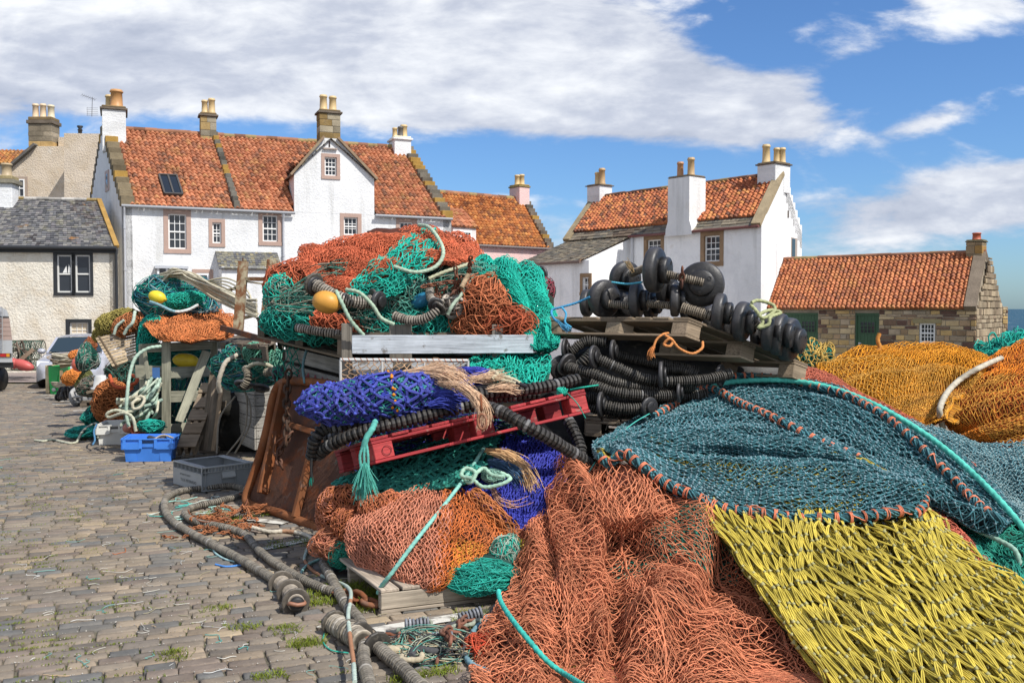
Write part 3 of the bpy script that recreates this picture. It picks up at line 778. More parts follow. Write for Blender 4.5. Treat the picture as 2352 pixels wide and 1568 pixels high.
    # crow steps
    m = MB(); crow(m, v3(A, ze) + n * .12, v3(apexA, zr), t * .42, 13, col=(0.21, 0.17, 0.11)); m.build('crow_steps', M_STONE, T); m = MB(); crow(m, v3(B, ze) - t * .4 + n * .12, v3(apexB, zr) - t * .4, t * .42, 17, col=(0.17, 0.15, 0.12))
    m.build('crow_steps', M_STONE, T); m = MB()
    crow(m, v3(A2, ze) , v3(apexA, zr), t * .42, 13, col=(0.17, 0.15, 0.12))
    m.build('crow_steps', M_STONE, T); m = MB()
    us_ = upos(apexA, apexB, 483); k = us_ / np.linalg.norm(apexB - apexA)
    um = upos(A, B, 540); cp_r = RL + (RR - RL) * k; e_ = v3(A + (B - A) * um / L, ze) + n * .12
    crow(m, e_, cp_r, t * .20, 17, col=(0.14, 0.13, 0.11), proud=.15)
    m.build('crow_steps', M_STONE, T)
    # gutter and downpipes
    for a, b in ((0.0, u0), (u1, L)):
        m = MB(); m.tube(np.array([pt(a, ze - .02, .17), pt(b, ze - .05, .17)]), .055, 8, (0.30, 0.31, 0.33)); m.build('gutter', M_PAINT, T)
    for px, zb in ((289, z0), (652, 3.2), (967, 4.6)):
        u = upos(A, B, px); m = MB(); m.tube(spline([pt(u, ze - .06, .17), pt(u, ze - .18, .14), pt(u, ze - .35, .07), pt(u, ze - .5, .07)], .1), .04, 8, (0.42, 0.43, 0.46)); m.tube(np.array([pt(u, ze - .5, .07), pt(u, zb, .07)]), .04, 8, (0.42, 0.43, 0.46))
        for z in np.arange(zb + .6, ze - .6, 1.5): m.tube(np.array([pt(u, z, .07), pt(u, z + .07, .07)]), .055, 8, (0.42, 0.43, 0.46))
        m.build('downpipe', M_PAINT, T)
    # skylight
    u = upos(A, B, 392); c = (EL + (RL - EL) * .28) ; 
    rn = nrm(np.cross(ER - EL, RL - EL)); sl = nrm(RL - EL)
    ts = .13; te_ = .37
    q = lambda px_u, tt: EL + (ER - EL) * px_u + (RL - EL + (RR - RL - (ER - EL)) * px_u) * tt
    ku = 0.107; kw = 0.052
    m = MB(); p00, p10, p01 = q(ku, ts), q(ku + kw, ts), q(ku, te_)
    for a, b in ((p00, p10), (p01, p01 + p10 - p00), (p00, p01), (p10, p10 + p01 - p00), ((p00 + p10) / 2, (p00 + p10) / 2 + p01 - p00)):
        m.beam(a + rn * .12, b + rn * .12, .06 if a is not None else .05, .1, (0.07, 0.065, 0.06), rn)
    f = m.build('skylight', M_PAINT, T); ROOT[f.name] = ROOT[T.name]
    m = MB(); m.add([p00 + rn * .13, p10 + rn * .13, p10 + p01 - p00 + rn * .13, p01 + rn * .13], np.array([[0, 1, 2, 3]])); m.build('pane', M_GLASS, f)
    # chimneys
    chimney(T, apexA + t[:2] * .45, .85, 1.5, zr - 1.0, zt(262, 37.3), t, M_HARL, WHT, [(0.1, .3, .72, .24, (0.50, 0.26, 0.10)), (-.15, -.2, .6, .17, POTB)])
    cq = apexA + (apexB - apexA) * k; chimney(T, cq, .62, .55, zr - .6, zt(270, cq[1]), t, M_STONE, (0.27, 0.24, 0.18), [(-.12, 0, .55, .13, POTB), (.14, .1, .62, .14, POTB)], blocks=True)
    cd = (A + (B - A) * ua / L) - n[:2] * .35; chimney(T, cd, .82, .62, ztop - .35, zt(264, cd[1]), t, M_STONE, (0.28, 0.24, 0.17), [(-.2, 0, .62, .15, POTB), (.17, 0, .6, .15, POTB)], blocks=True)
    chimney(T, apexB - t[:2] * .5, .75, .95, zr - .7, zt(327, apexB[1]), t, M_HARL, WHT, [(-.22, 0, .45, .12, POTB), (.0, .1, .5, .12, (0.12, .11, .1)), (.18, 0, .6, .16, POTB)], (0.75, 0.75, 0.74))
    # slit window in the left gable
    gd = nrm(np.append(A2 - A, 0)); m = MB(); q0 = v3(A, 0) + gd * 2.2
    m.box(q0 + [0, 0, zt(438, 36)], gd * .75, Zv * .78, -t * .03, BUFF); f = m.build('window', M_PAINT, T); ROOT[f.name] = ROOT[T.name]
    m = MB(); m.box(q0 + gd * .2 + [0, 0, zt(438, 36) + .12], gd * .32, Zv * .52, -t * .036, (0.03, 0.03, 0.035)); m.build('pane', M_GLASS, f)
    # bay window and doorway at street level, small wall vent
    u0_, u1_ = upos(A, B, 362), upos(A, B, 425); m = MB(); zb_ = hgt(A, B, u0_, 617)
    m.box(pt(u0_ - .08, zb_, 0), t * (u1_ - u0_ + .2), Zv * .1, n * .42, (0.45, 0.47, 0.50)); m.box(pt(u0_, z0 + .9, 0), t * (u1_ - u0_), Zv * .3, n * .34, WHT)
    for k_ in np.linspace(0, 1, 4): m.box(pt(u0_ + (u1_ - u0_ - .07) * k_, z0 + 1.2, 0), t * .07, Zv * (zb_ - z0 - 1.2), n * .34, WHT)
    f = m.build('bay_window', M_PAINT, T); ROOT[f.name] = ROOT[T.name]
    m = MB(); m.box(pt(u0_ + .03, z0 + 1.2, 0.01), t * (u1_ - u0_ - .06), Zv * (zb_ - z0 - 1.2), n * .27, (1, 1, 1)); m.build('pane', M_GLASS, f)
    o = winpx(A, B, 452, 482, 627, 848); m = MB(); p_ = lambda u, z, o_=0: pt(u, z, o_)
    m.box(p_(o[0] - .14, z0, 0), t * .14, Zv * (o[3] - z0), n * .02, BUFF); m.box(p_(o[0] - .14, o[3], 0), t * (o[1] - o[0] + .28), Zv * .14, n * .02, BUFF); m.box(p_(o[1], z0, 0), t * .14, Zv * (o[3] - z0), n * .02, BUFF)
    m.box(p_(o[0], z0, 0), t * (o[1] - o[0]), Zv * (o[3] - z0), n * .012, (0.75, 0.76, 0.77)); m.box(p_(o[0] + .08, z0, 0), t * (o[1] - o[0] - .16), Zv * (o[3] - z0 - .08), n * .02, (0.05, 0.05, 0.055)); m.build('doorway', M_PAINT, T)
    u = upos(A, B, 321); m = MB(); m.box(pt(u - .11, hgt(A, B, u, 656)), t * .24, Zv * .14, n * .03, (0.55, 0.56, 0.57)); m.build('vent', M_PAINT, T)
    # slate-roofed porch
    uA, uB = upos(A, B, 503), upos(A, B, 632); zp = hgt(A, B, uA, 577)
    po = 1.25; zpe = zt(612, 34.2)
    m = MB()
    for u in (uA, uB): m.add([pt(u, z0), pt(u, z0, po), pt(u, zpe - .05, po), pt(u, zp - .05, 0)], np.array([[0, 1, 2, 3]]), WHT)
    pa, pb = pt(uA, 0, po)[:2], pt(uB, 0, po)[:2]
    wo = winpx(pa, pb, 589, 603, 652, 690); wall(m, pa, pb, z0, zpe, [], WHT); m.build('porch_wall', M_HARL, T)
    m = MB(); tiles(m, pt(uA - .1, zpe - .08, po + .12), pt(uB + .1, zpe - .08, po + .12), pt(uB + .1, zp, 0), pt(uA - .1, zp, 0), 9, 22, 'slate', [(0.15, 0.15, 0.14), (0.11, 0.11, 0.12), (0.2, 0.19, 0.15), (0.24, 0.21, 0.13)], 8); m.build('porch_roof', M_SLATE, T)
    # aerial
main_house()

def aerial(base, T=None):
    m = MB(); b = np.asarray(base, float)
    m.tube(np.array([b, b + [0.03, 0, .75]]), .012, 6, (0.12, 0.12, 0.13))
    m.tube(np.array([b + [-.38, 0, .84], b + [.1, .1, .68]]), .010, 5, (0.12, 0.12, 0.13))
    for k in range(8): q = b + np.array([-.38, 0, .84]) + np.array([.48, .1, -.16]) * k / 7.; m.tube(np.array([q + [0, -.1, -.07], q + [0, .1, .07]]), .006, 4, (0.12, 0.12, 0.13))
    for k in range(5): q = b + np.array([-.2, 0, .05 + k * .07]); m.tube(np.array([q, q + [.4, 0.1, 0.02]]), .006, 4, (0.14, 0.14, 0.15))
    m.tube(np.array([b + [-.18, 0, .03], b + [-.18, 0, .36]]), .006, 4, (0.14, 0.14, 0.15))
    tag(m.build('tv_aerial', M_PAINT), 'thin spiky television aerial beside the leftmost white chimney', 'aerial')
aerial(P(211, 268, 37.0))

# ---------- cream cottage with slate roof, far left
def left_cottage():
    A, B = xy(-210, 31.6), xy(274, 32.6); z0 = -.42; ze = 3.92; zr = 5.86
    T = thing('slate_cottage', 'cream harled cottage under a grey slate roof, black window surrounds', 'house', v3((A + B) / 2, -.4))
    L = np.linalg.norm(B - A); t = nrm(np.append(B - A, 0)); n = np.array([t[1], -t[0], 0]); pt = lambda u, z, o=0: v3(A + (B - A) * u / L, z) + n * o
    CR = (0.72, 0.67, 0.57); BK = (0.025, 0.027, 0.03)
    o1 = winpx(A, B, 132, 167, 585, 673); o2 = winpx(A, B, 174, 209, 585, 673); o3 = winpx(A, B, 159, 203, 740, 792)
    m = MB(); wall(m, A, B, z0, ze, [o1, o2, o3], CR)
    A2, B2 = A + np.array([0, 6.2]), B + np.array([-3.9, 6.0]); m.prism([v3(B, z0), v3(B2, z0), v3(B2, ze), v3((B + B2) / 2, zr), v3(B, ze)], -t * .3, CR)
    m.build('wall', M_CREAM, T)
    for o in (o1, o2): window(T, A, B, *o, 1, 2, .1, BK, fcol=(0.7, 0.69, 0.65))
    window(T, A, B, *o3, 3, 3, .11, BK, curtain=(0.62, 0.52, 0.38), fcol=(0.72, 0.7, 0.65))
    m = MB()   # model yacht and curtain edge behind the panes
    u = o1[0] + .17; zz = (o1[2] + o1[3]) / 2 + .04
    m.prism([pt(u, zz, -.1), pt(u + .14, zz, -.1), pt(u + .13, zz + .26, -.1)], n * .012, (0.75, 0.75, 0.72)); m.prism([pt(u + .17, zz, -.1), pt(u + .34, zz, -.1), pt(u + .2, zz + .3, -.1)], n * .012, (0.75, 0.75, 0.72)); m.build('window_ornament', M_PAINT, T)
    m = MB(); tiles(m, pt(0, ze, .18), pt(L + .0, ze, .18), v3((B + B2) / 2, zr), v3((A + A2) / 2, zr), 24, 46, 'slate', [(0.13, 0.13, 0.135), (0.10, 0.10, 0.105), (0.17, 0.165, 0.16), (0.21, 0.20, 0.185), (0.08, 0.08, 0.085), (0.155, 0.145, 0.15)], 21)
    m.add([v3(A2, ze), v3(B2, ze), v3((B + B2) / 2, zr), v3((A + A2) / 2, zr)], np.array([[0, 3, 2, 1]]), (.12, .12, .12))
    m.build('slate_roof', M_SLATE, T)
    m = MB(); ridge(m, v3((A + A2) / 2, zr + .02), v3((B + B2) / 2, zr + .02), .07, (0.42, 0.40, 0.37)); m.beam(v3(B, ze + .02) + n * .18, v3((B + B2) / 2, zr + .06), .16, .09, (0.36, 0.22, 0.07)); m.build('ridge_stones', M_STONE, T)
    m = MB(); m.tube(np.array([pt(0, ze - .04, .22), pt(L, ze - .04, .22)]), .07, 8, BK); m.build('gutter', M_PAINT, T); m = MB(); m.box(pt(0, ze - .2, 0), t * L, Zv * .13, n * .1, BK); m.build('eaves_board', M_PAINT, T)
    m = MB(); m.tube(np.array([pt(L - .05, ze, .08), pt(L - .05, z0, .08)]), .05, 8, BK); m.build('downpipe', M_PAINT, T)
    c = xy(22, 34.7); chimney(T, c, .58, .7, zr - 1.2, zt(424, 34.7), t, M_HARL, WHT, [(0, 0, .5, .19, (0.40, 0.31, 0.19))], (0.25, 0.23, 0.18), .3, .1)
left_cottage()

# ---------- tall cream house behind
def back_house():
    T = thing('cream_house', 'tall pale cream rendered house behind the slate cottage, three chimney pots', 'house', v3(xy(120, 46), -.4))
    CR = (0.66, 0.56, 0.44); m = MB(); z0 = -.4; Y = 46
    o = [P(x, y, Y) for x, y in ((83, 336), (150, 336), (150, 520), (-60, 520), (-60, 460), (15, 394))]
    m.prism(o, [0, 7, 0], CR); wb = [P(x, y, Y - 2.0) for x, y in ((147, 306), (215, 307), (250, 307), (250, 520), (148, 520))]; m.prism(wb, [-.0, 6, 0], CR)
    m.prism([P(x, y, Y + .5) for x, y in ((134, 315), (148, 315), (148, 340), (134, 340))], [0, 3, 0], CR)
    m.build('wall', M_CREAM, T)
    m = MB(); a, b = P(83, 335, Y - .05), P(10, 398, Y - .05); m.beam(a + [0, 3, 0.06], b + [0, 3, 0.06], 6.4, .12, (0.13, 0.12, 0.11)); m.build('roof', M_SLATE, T)
    A = xy(-50, Y)[:2]; B = xy(150, Y)[:2]; A[1] -= .02; B[1] -= .02
    o_ = winpx(A, B, 40, 63, 412, 454); wall_o = MB()
    window(T, A, B, *o_, 2, 2, .13, (0.36, 0.28, 0.22), rec=-.01)
    c = xy(109, Y + .5); chimney(T, c, 1.15, .8, zt(336, Y), zt(283, Y), (1, 0), M_STONE, (0.30, 0.25, 0.18), [(-.4, 0, .72, .155, (0.66, 0.5, 0.33)), (-.03, 0, .72, .155, (0.66, 0.5, 0.33)), (.36, 0, .66, .17, (0.6, 0.52, 0.36))], cap=.34, blocks=True)
    m = MB(); m.lathe(P(184, 306, 44.6), (0, 0, 1), [(-.1, .09), (.12, .09), (.13, .13), (.2, .07), (.3, .14), (.34, .13), (.34, 0.001)], 10, (0.03, 0.03, 0.03)); m.build('vent_cowl', M_PAINT, T)
back_house()
def far_roof():
    T = thing('pantiled_house', 'distant house with a brownish pantile roof at the far left edge', 'house', v3(xy(20, 60), -.4)); m = MB()
    tiles(m, P(-150, 372, 58), P(50, 377, 58), P(72, 346, 61), P(-120, 343, 61), 8, 22, seed=31, pal=[(0.42, 0.18, 0.06), (0.36, 0.13, 0.05), (0.30, 0.14, 0.06), (0.45, 0.22, 0.07)]); m.build('pantile_roof', M_TILE, T)
    m = MB(); a = P(-150, 374, 58.3); b = P(45, 378, 58.3); m.box([a[0], a[1], -.4], [b[0] - a[0], 0, 0], [0, 5, 0], [0, 0, a[2] + .35], (0.6, 0.56, 0.5)); m.build('wall', M_CREAM, T)
far_roof()

# ---------- pink house
def pink_house():
    A, B = xy(1000, 39.6), xy(1266, 43.5); dv = np.array([-2.2, 4.4]); z0 = -.42; ze = zt(571, 43.5)
    B2, A2 = B + dv, A + dv; apB = (B + B2) / 2; apA = (A + A2) / 2; zr = zt(467, apB[1]) + .15
    T = thing('pink_house', 'pink rendered house with orange pantile roof and crow-stepped right gable', 'house', v3((A + B) / 2, -.4))
    L = np.linalg.norm(B - A); t = nrm(np.append(B - A, 0)); n = np.array([t[1], -t[0], 0]); PK = (0.72, 0.50, 0.47); pt = lambda u, z, o=0: v3(A + (B - A) * u / L, z) + n * o
    m = MB(); wall(m, A, B, z0, ze, [], PK); m.prism([v3(B, z0), v3(B2, z0), v3(B2, ze), v3(apB, zr), v3(B, ze)], -t * .35, PK)
    uA, uB = upos(A, B, 1037), upos(A, B, 1090); zd = zt(523, 40.5)
    m.box(pt(uA, ze - .7, -.5), t * (uB - uA), Zv * (zd - ze + .7), n * .62, (0.78, 0.68, 0.66)); m.build('wall', M_HARL, T)
    window(T, A + n[:2] * .13, B + n[:2] * .13, *winpx(A, B, 1052, 1078, 532, 565), 4, 3, .04, (0.8, .8, .8), rec=0.0)
    m = MB(); tiles(m, pt(-1, ze, .12), pt(L - .2, ze, .12), v3(apB, zr) - t * .2, v3(apA, zr) - t, 18, 40, seed=2, pal=[(0.50, 0.19, 0.06), (0.43, 0.155, 0.05), (0.54, 0.22, 0.07), (0.36, 0.13, 0.05), (0.28, 0.11, 0.05), (0.23, 0.10, 0.05), (0.54, 0.25, 0.08)])
    dd = nrm(v3(apA, zr) - v3(A, ze)); tiles(m, pt(uA - .3, zd, .2), pt(uB + .1, zd, .2), pt(uB + .1, zd + .9, -1.0), pt(uA - .3, zd + .9, -1.0), 5, 7, seed=3)
    ridge(m, v3(apA, zr) - t, v3(apB, zr)); m.build('pantile_roof', M_TILE, T)
    m = MB(); crow(m, v3(B, ze) - t * .35 + n * .12, v3(apB, zr) - t * .35, t * .38, 13, col=(0.17, 0.14, 0.11)); m.build('crow_steps', M_STONE, T)
    m = MB(); m.tube(np.array([pt(0, ze - .03, .16), pt(L, ze - .03, .16)]), .05, 8, (0.2, 0.17, 0.16)); m.build('gutter', M_PAINT, T)
    m = MB(); m.tube(np.array([pt(L - .1, ze, .06), pt(L - .1, z0, .06)]), .045, 8, (0.25, 0.2, 0.19)); m.build('downpipe', M_PAINT, T)
    c = apB - t[:2] * .45; chimney(T, c, .62, .8, zr - .5, zt(432, c[1]), t, M_HARL, PK, [(-.14, 0, .5, .13, POTB), (.14, 0, .55, .14, POTB)], (0.28, 0.22, 0.10), .14, .04)
pink_house()

# ---------- right white house
def right_house():
    N_ = np.array([8.74, 33.0]); Lf = np.array([2.34, 40.7]); dv = np.array([2.65, 4.0]); z0 = -.42; ze = 4.72; N2 = N_ + dv; L2 = Lf + dv
    A, B = Lf, N_; L = np.linalg.norm(B - A); t = nrm(np.append(B - A, 0)); n = np.array([t[1], -t[0], 0]); pt = lambda u, z, o=0: v3(A + (B - A) * u / L, z) + n * o
    apN, apL = (N_ + N2) / 2, (Lf + L2) / 2; zr = 6.8
    T = thing('white_house', 'square white house with lit right gable and tall chimney breast rising through its pantile roof', 'house', v3((A + B) / 2, -.4))
    SB = (0.30, 0.20, 0.12); WH = (0.84, 0.84, 0.83)
    o1 = winpx(A, B, 1485, 1517, 550, 600); o2 = winpx(A, B, 1616, 1652, 541, 602)
    m = MB(); wall(m, A, B, z0, ze, [o1, o2], WH)
    gt = nrm(np.append(dv, 0)); gn = np.array([gt[1], -gt[0], 0])
    gw = np.linalg.norm(dv)
    m.add([v3(N_, z0), v3(N2, z0), v3(N2, ze), v3(apN, zr), v3(N_, ze)], np.array([[0, 1, 2, 3, 4]]), WH)
    m.add([v3(Lf, z0), v3(L2, z0), v3(L2, ze), v3(apL, zr), v3(Lf, ze)], np.array([[4, 3, 2, 1, 0]]), WH)
    m.add([v3(N2, z0), v3(L2, z0), v3(L2, ze), v3(N2, ze)], np.array([[0, 1, 2, 3]]), WH)
    # stepped far skew of the lit gable
    for i in range(8):
        a = apN + (N2 - apN) * i / 8; b = apN + (N2 - apN) * (i + 1) / 8; zz = zr + (ze - zr) * i / 8 + .1
        m.prism([v3(a, zz - .9), v3(b, zz - .9), v3(b, zz), v3(a, zz)], -gn * .3, WH)
    m.build('wall', M_HARL, T)
    window(T, A, B, *o1, 3, 4, .16, SB, smat=M_STONE); window(T, A, B, *o2, 3, 4, .17, SB, smat=M_STONE)
    # gable windows
    for (x0, x1, y0, y1) in ((1816, 1823, 546, 600),):
        o = winpx(N_, N2, x0, x1, y0, y1); m = MB(); q = lambda u, z, k=0: v3(N_, z) + gt * u + gn * k
        m.box(q(o[0] - .05, o[2], -.05), gt * (o[1] - o[0] + .35), Zv * (o[3] - o[2]), gn * .07, (0.4, 0.33, 0.27)); f = m.build('window', M_PAINT, T); ROOT[f.name] = ROOT[T.name]
        m = MB(); m.box(q(o[0], o[2] + .06, 0), gt * (o[1] - o[0]), Zv * (o[3] - o[2] - .1), gn * .03, (1, 1, 1)); m.build('pane', M_GLASS, f)
    m = MB(); o = winpx(N_, N2, 1806, 1811, 490, 500); m.box(v3(N_, o[2]) + gt * o[0], gt * .16, Zv * .26, gn * .02, (0.16, 0.13, 0.1)); m.build('vent', M_PAINT, T)
    # roofs
    EL, ER = pt(.25, ze, .12), pt(L - .3, ze, .12); RL, RR = v3(apL, zr) + t * .25, v3(apN, zr) - t * .3
    k = .17; e2l, e2r = EL + (RL - EL) * k, ER + (RR - ER) * k
    m = MB(); tiles(m, e2l + Zv * .03, e2r + Zv * .03, RR, RL, 16, 46, seed=4, pal=[(0.48, 0.17, 0.075), (0.40, 0.13, 0.06), (0.52, 0.20, 0.08), (0.29, 0.10, 0.055), (0.20, 0.08, 0.05), (0.14, 0.07, 0.05), (0.50, 0.22, 0.08)])
    m.add([v3(N2, ze), v3(L2, ze), RL, RR], np.array([[0, 1, 2, 3]]), (0.3, 0.1, 0.05)); ridge(m, RL, RR, .1, (0.2, 0.1, 0.06)); m.build('pantile_roof', M_TILE, T)
    sl = [(0.20, 0.165, 0.12), (0.16, 0.14, 0.11), (0.25, 0.21, 0.15), (0.13, 0.12, 0.10)]
    m = MB(); tiles(m, EL, ER, e2r, e2l, 3, 26, 'slate', sl, 9)
    # lean-to / wing roof
    ux = upos(A, B, 1445); wo = 2.6; wl = upos(A, B, 1322) ; zwe = zt(601, 37.2); zwt = hgt(A, B, ux, 549)
    wl = 0.2
    a0 = pt(wl - .15, zwe - .02, wo + .2); b0 = pt(ux + .05, zwe - .02, wo + .2)
    tiles(m, a0, b0, pt(ux + .05, zwt + .1, 0), pt(wl - .15, zwt + .1, 0), 13, 24, 'slate', sl, 10)
    m.build('stone_slate_roof', M_SLATE, T)
    m = MB(); wa, wb = pt(wl, 0, wo)[:2], pt(ux, 0, wo)[:2]; o3 = winpx(wa, wb, 1338, 1352, 636, 671)
    wall(m, wa, wb, z0, zwe, [o3], WH)
    for u in (wl, ux): m.add([pt(u, z0), pt(u, z0, wo), pt(u, zwe, wo), pt(u, zwt, 0)], np.array([[0, 1, 2, 3]]), WH)
    m.build('wing_wall', M_HARL, T)
    window(T, wa, wb, *o3, 2, 3, .14, SB, smat=M_STONE)
    m = MB(); m.beam(v3(N_, ze + .02) + n * .12 - t * .15, v3(apN, zr + .02) - t * .15, .34, .16, (0.34, 0.27, 0.17)); m.build('skew_stones', M_STONE, T); m = MB(); m.beam(v3(Lf, ze + .02) + n * .12 + t * .15, v3(apL, zr + .02) + t * .15, .34, .16, (0.30, 0.24, 0.15)); m.build('skew_stones', M_STONE, T)
    m = MB(); m.tube(np.array([pt(ux + .1, ze - .04, .17), pt(L, ze - .04, .17)]), .05, 8, (0.16, 0.06, 0.05)); m.build('gutter', M_PAINT, T); m = MB(); m.tube(np.array([a0 - Zv * .04, b0 - Zv * .04]), .05, 8, (0.15, 0.10, 0.08)); m.build('gutter', M_PAINT, T)
    m = MB(); u = ux + .22; m.tube(np.array([pt(u, ze - .05, .08), pt(u, 2.5, .08)]), .045, 8, (0.6, 0.61, 0.62)); m.build('downpipe', M_PAINT, T)
    # chimney breast
    u0, u1 = upos(A, B, 1541), upos(A, B, 1590); zc = zt(400, 34.6); m = MB(); w = u1 - u0
    sh = [(u0 - .12, ze - .15), (u1 + .12, ze - .15), (u1 + .1, ze + .12), (u1, ze + .4), (u1, zc), (u0, zc), (u0, ze + .4), (u0 - .1, ze + .12)]
    m.prism([pt(a, b, .22) for a, b in sh], -n * .95, (0.74, 0.74, 0.73)); m.build('chimney_breast', M_HARL, T)
    c = (A + (B - A) * (u0 + u1) / 2 / L) - n[:2] * .25
    chimney(T, c, w - .02, .9, zc - .02, zc + .03, t, M_HARL, WHT, [(-w * .3, 0, .62, .13, (0.46, 0.24, 0.12)), (w * .2, 0, .72, .14, (0.48, 0.33, 0.17))], cap=.06, over=.03)
    chimney(T, apN - t[:2] * .42, .8, .95, zr - .7, zt(378, apN[1]), t, M_HARL, WHT, [(-.2, .2, .72, .15, POTB), (.05, -.1, .6, .12, POTB), (.2, -.25, .6, .12, POTB)], cap=.1, over=.06)
    chimney(T, apL + t[:2] * .42, .8, .8, zr - .7, zt(431, apL[1]), t, M_HARL, WHT, [(-.1, 0, .6, .15, POTB), (.15, 0, .75, .15, (0.45, 0.3, 0.15))], cap=.08, over=.07)
right_house()

# ---------- stone store
def rubble(mb, A, B, z0, z1f, ops=(), seed=0, pal=None, hmin=.07, hmax=.21):
    """courses of rough stones on a wall line; z1f(u) = top"""
    r = np.random.default_rng(seed); A, B = np.array([*A, 0.]), np.array([*B, 0.]); L = np.linalg.norm(B - A); t = (B - A) / L; n = np.array([t[1], -t[0], 0]); z = z0
    pal = pal or [(0.48, 0.36, 0.20), (0.55, 0.43, 0.26), (0.36, 0.25, 0.15), (0.42, 0.33, 0.23), (0.15, 0.09, 0.07), (0.24, 0.16, 0.11), (0.55, 0.38, 0.17), (0.46, 0.38, 0.28)]
    zm = max(z1f(0), z1f(L), z1f(L / 2))
    while z < zm:
        h = r.uniform(hmin, hmax); u = -r.uniform(0, .2)
        while u < L:
            w = r.uniform(.10, .50); a, b = max(u, 0) + .009, min(u + w, L) - .009; u += w
            if b - a < .03: continue
            m_ = (a + b) / 2; zt_ = min(z + h - .012, z1f(m_)); 
            if zt_ - z < .03 or any(o[0] < b and o[1] > a and o[2] < zt_ and o[3] > z for o in ops): 
                ok = False
                for o in ops:
                    if o[2] < zt_ and o[3] > z:
                        if a < o[0] - .06 < b and not ok: b = o[0] - .01; ok = True
                        elif a < o[1] + .06 < b and not ok: a = o[1] + .01; ok = True
                if not ok or zt_ - z < .03 or b - a < .03: continue
            out_ = r.uniform(.012, .035)
            mb.box(A + t * a + [0, 0, z] - n * .02, t * (b - a), n * (.02 + out_), [0, 0, (zt_ - z) * r.uniform(.86, 1.0)], np.array(pal[r.integers(len(pal))]) * r.uniform(.8, 1.2), .012)
        z += h
def store():
    A = np.array([9.2, 33.7]); B = np.array([14.4, 29.1]); Bk = np.array([16.9, 32.4]); apB = np.array([15.45, 30.7]); apA = np.array([10.15, 35.1]); Ak = np.array([11.3, 36.7])
    z0 = -.42; ze = 1.80; zr = 3.62
    T = thing('stone_store', 'low stone store with orange pantile roof and green doors', 'outbuilding', v3((A + B) / 2, -.4))
    L = np.linalg.norm(B - A); t = nrm(np.append(B - A, 0)); n = np.array([t[1], -t[0], 0]); pt = lambda u, z, o=0: v3(A + (B - A) * u / L, z) + n * o
    od = winpx(A, B, 1964, 2019, 722, 850); og = winpx(A, B, 1800, 1879, 722, 850); ow = winpx(A, B, 2112, 2148, 742, 788)
    od = (od[0], od[1], z0, 1.66); og = (og[0], og[1], z0, 1.66)
    m = MB(); wall(m, A, B, z0, ze, [od, og, ow], (0.30, 0.26, 0.20)); m.prism([v3(B, z0), v3(Bk, z0), v3(Bk, ze), v3(apB, zr), v3(B, ze)], -t * .3, (0.33, 0.28, 0.21))
    m.add([v3(Bk, z0), v3(Ak, z0), v3(Ak, ze), v3(Bk, ze)], np.array([[0, 1, 2, 3]]), (0.3, 0.26, 0.2))
    rubble(m, A, B, z0, lambda u: ze, [od, og, ow], 41); gl = np.linalg.norm(Bk - B); rubble(m, B, Bk, z0, lambda u: ze + (zr - ze) * (1 - abs(u / gl * 2 - 1)) - .05, (), 42, [(0.36, 0.29, 0.20), (0.42, 0.33, 0.22), (0.28, 0.22, 0.15), (0.25, 0.19, 0.13)], .12, .26)
    m.box(pt(ow[0] - .2, ow[3] + .0, 0), t * (ow[1] - ow[0] + .4), Zv * .14, n * .05, (0.32, 0.27, 0.15)); m.build('wall', M_STONE, T)
    window(T, A, B, *ow, 4, 4, 0, rec=.08)
    GR = (0.045, 0.105, 0.052)
    for o, wide in ((od, False), (og, True)):
        m = MB(); k = int((o[1] - o[0]) / .12)
        for i in range(k): m.box(pt(o[0] + .05 + (o[1] - o[0] - .1) * i / k, z0 + .02, -.12), t * ((o[1] - o[0] - .1) / k - .006), Zv * (o[3] - z0 - .1), n * .04, GR)
        m.box(pt(o[0], z0, -.12), t * .05, Zv * (o[3] - z0), n * .08, GR); m.box(pt(o[1] - .05, z0, -.12), t * .05, Zv * (o[3] - z0), n * .08, GR); m.box(pt(o[0], o[3] - .08, -.12), t * (o[1] - o[0]), Zv * .08, n * .085, GR)
        d = m.build('door', M_PAINT, T); ROOT[d.name] = ROOT[T.name]
        mid = (o[0] + o[1]) / 2 if not wide else upos(A, B, 1855); m = MB(); m.box(pt(mid - .24, 1.0, -.075), t * .48, Zv * .36, n * .006, (1, 1, 1)); m.build('pane', M_GLASS, d)
        m = MB()
        for i in range(5): m.box(pt(mid - .25 + .12 * i, .98, -.075), t * .02, Zv * .40, n * .02, GR)
        for i in range(4): m.box(pt(mid - .25, .98 + .125 * i, -.075), t * .5, Zv * .02, n * .022, GR)
        m.build('glazing_bars', M_PAINT, d)
        if not wide:
            m = MB(); m.box(pt(o[0] + .1, .55, -.08), t * .04, Zv * .12, n * .02, (.6, .6, .6)); m.box(pt(o[0] + .1, .63, -.06), t * .1, Zv * .025, n * .03, (.6, .6, .6)); m.build('handle', M_PAINT, d)
    m = MB(); tiles(m, pt(.0, ze, .14), pt(L - .32, ze, .14), v3(apB, zr) - t * .3, v3(apA, zr), 18, 44, seed=6, pal=[(0.48, 0.185, 0.085), (0.44, 0.16, 0.072), (0.51, 0.205, 0.09), (0.40, 0.145, 0.07), (0.35, 0.13, 0.07), (0.30, 0.12, 0.07), (0.49, 0.21, 0.09)])
    m.add([v3(Bk, ze), v3(Ak, ze), v3(apA, zr), v3(apB, zr)], np.array([[0, 1, 2, 3]]), (0.3, 0.1, 0.05)); ridge(m, v3(apA, zr), v3(apB, zr), .09, (0.26, 0.12, 0.07)); m.build('pantile_roof', M_TILE, T)
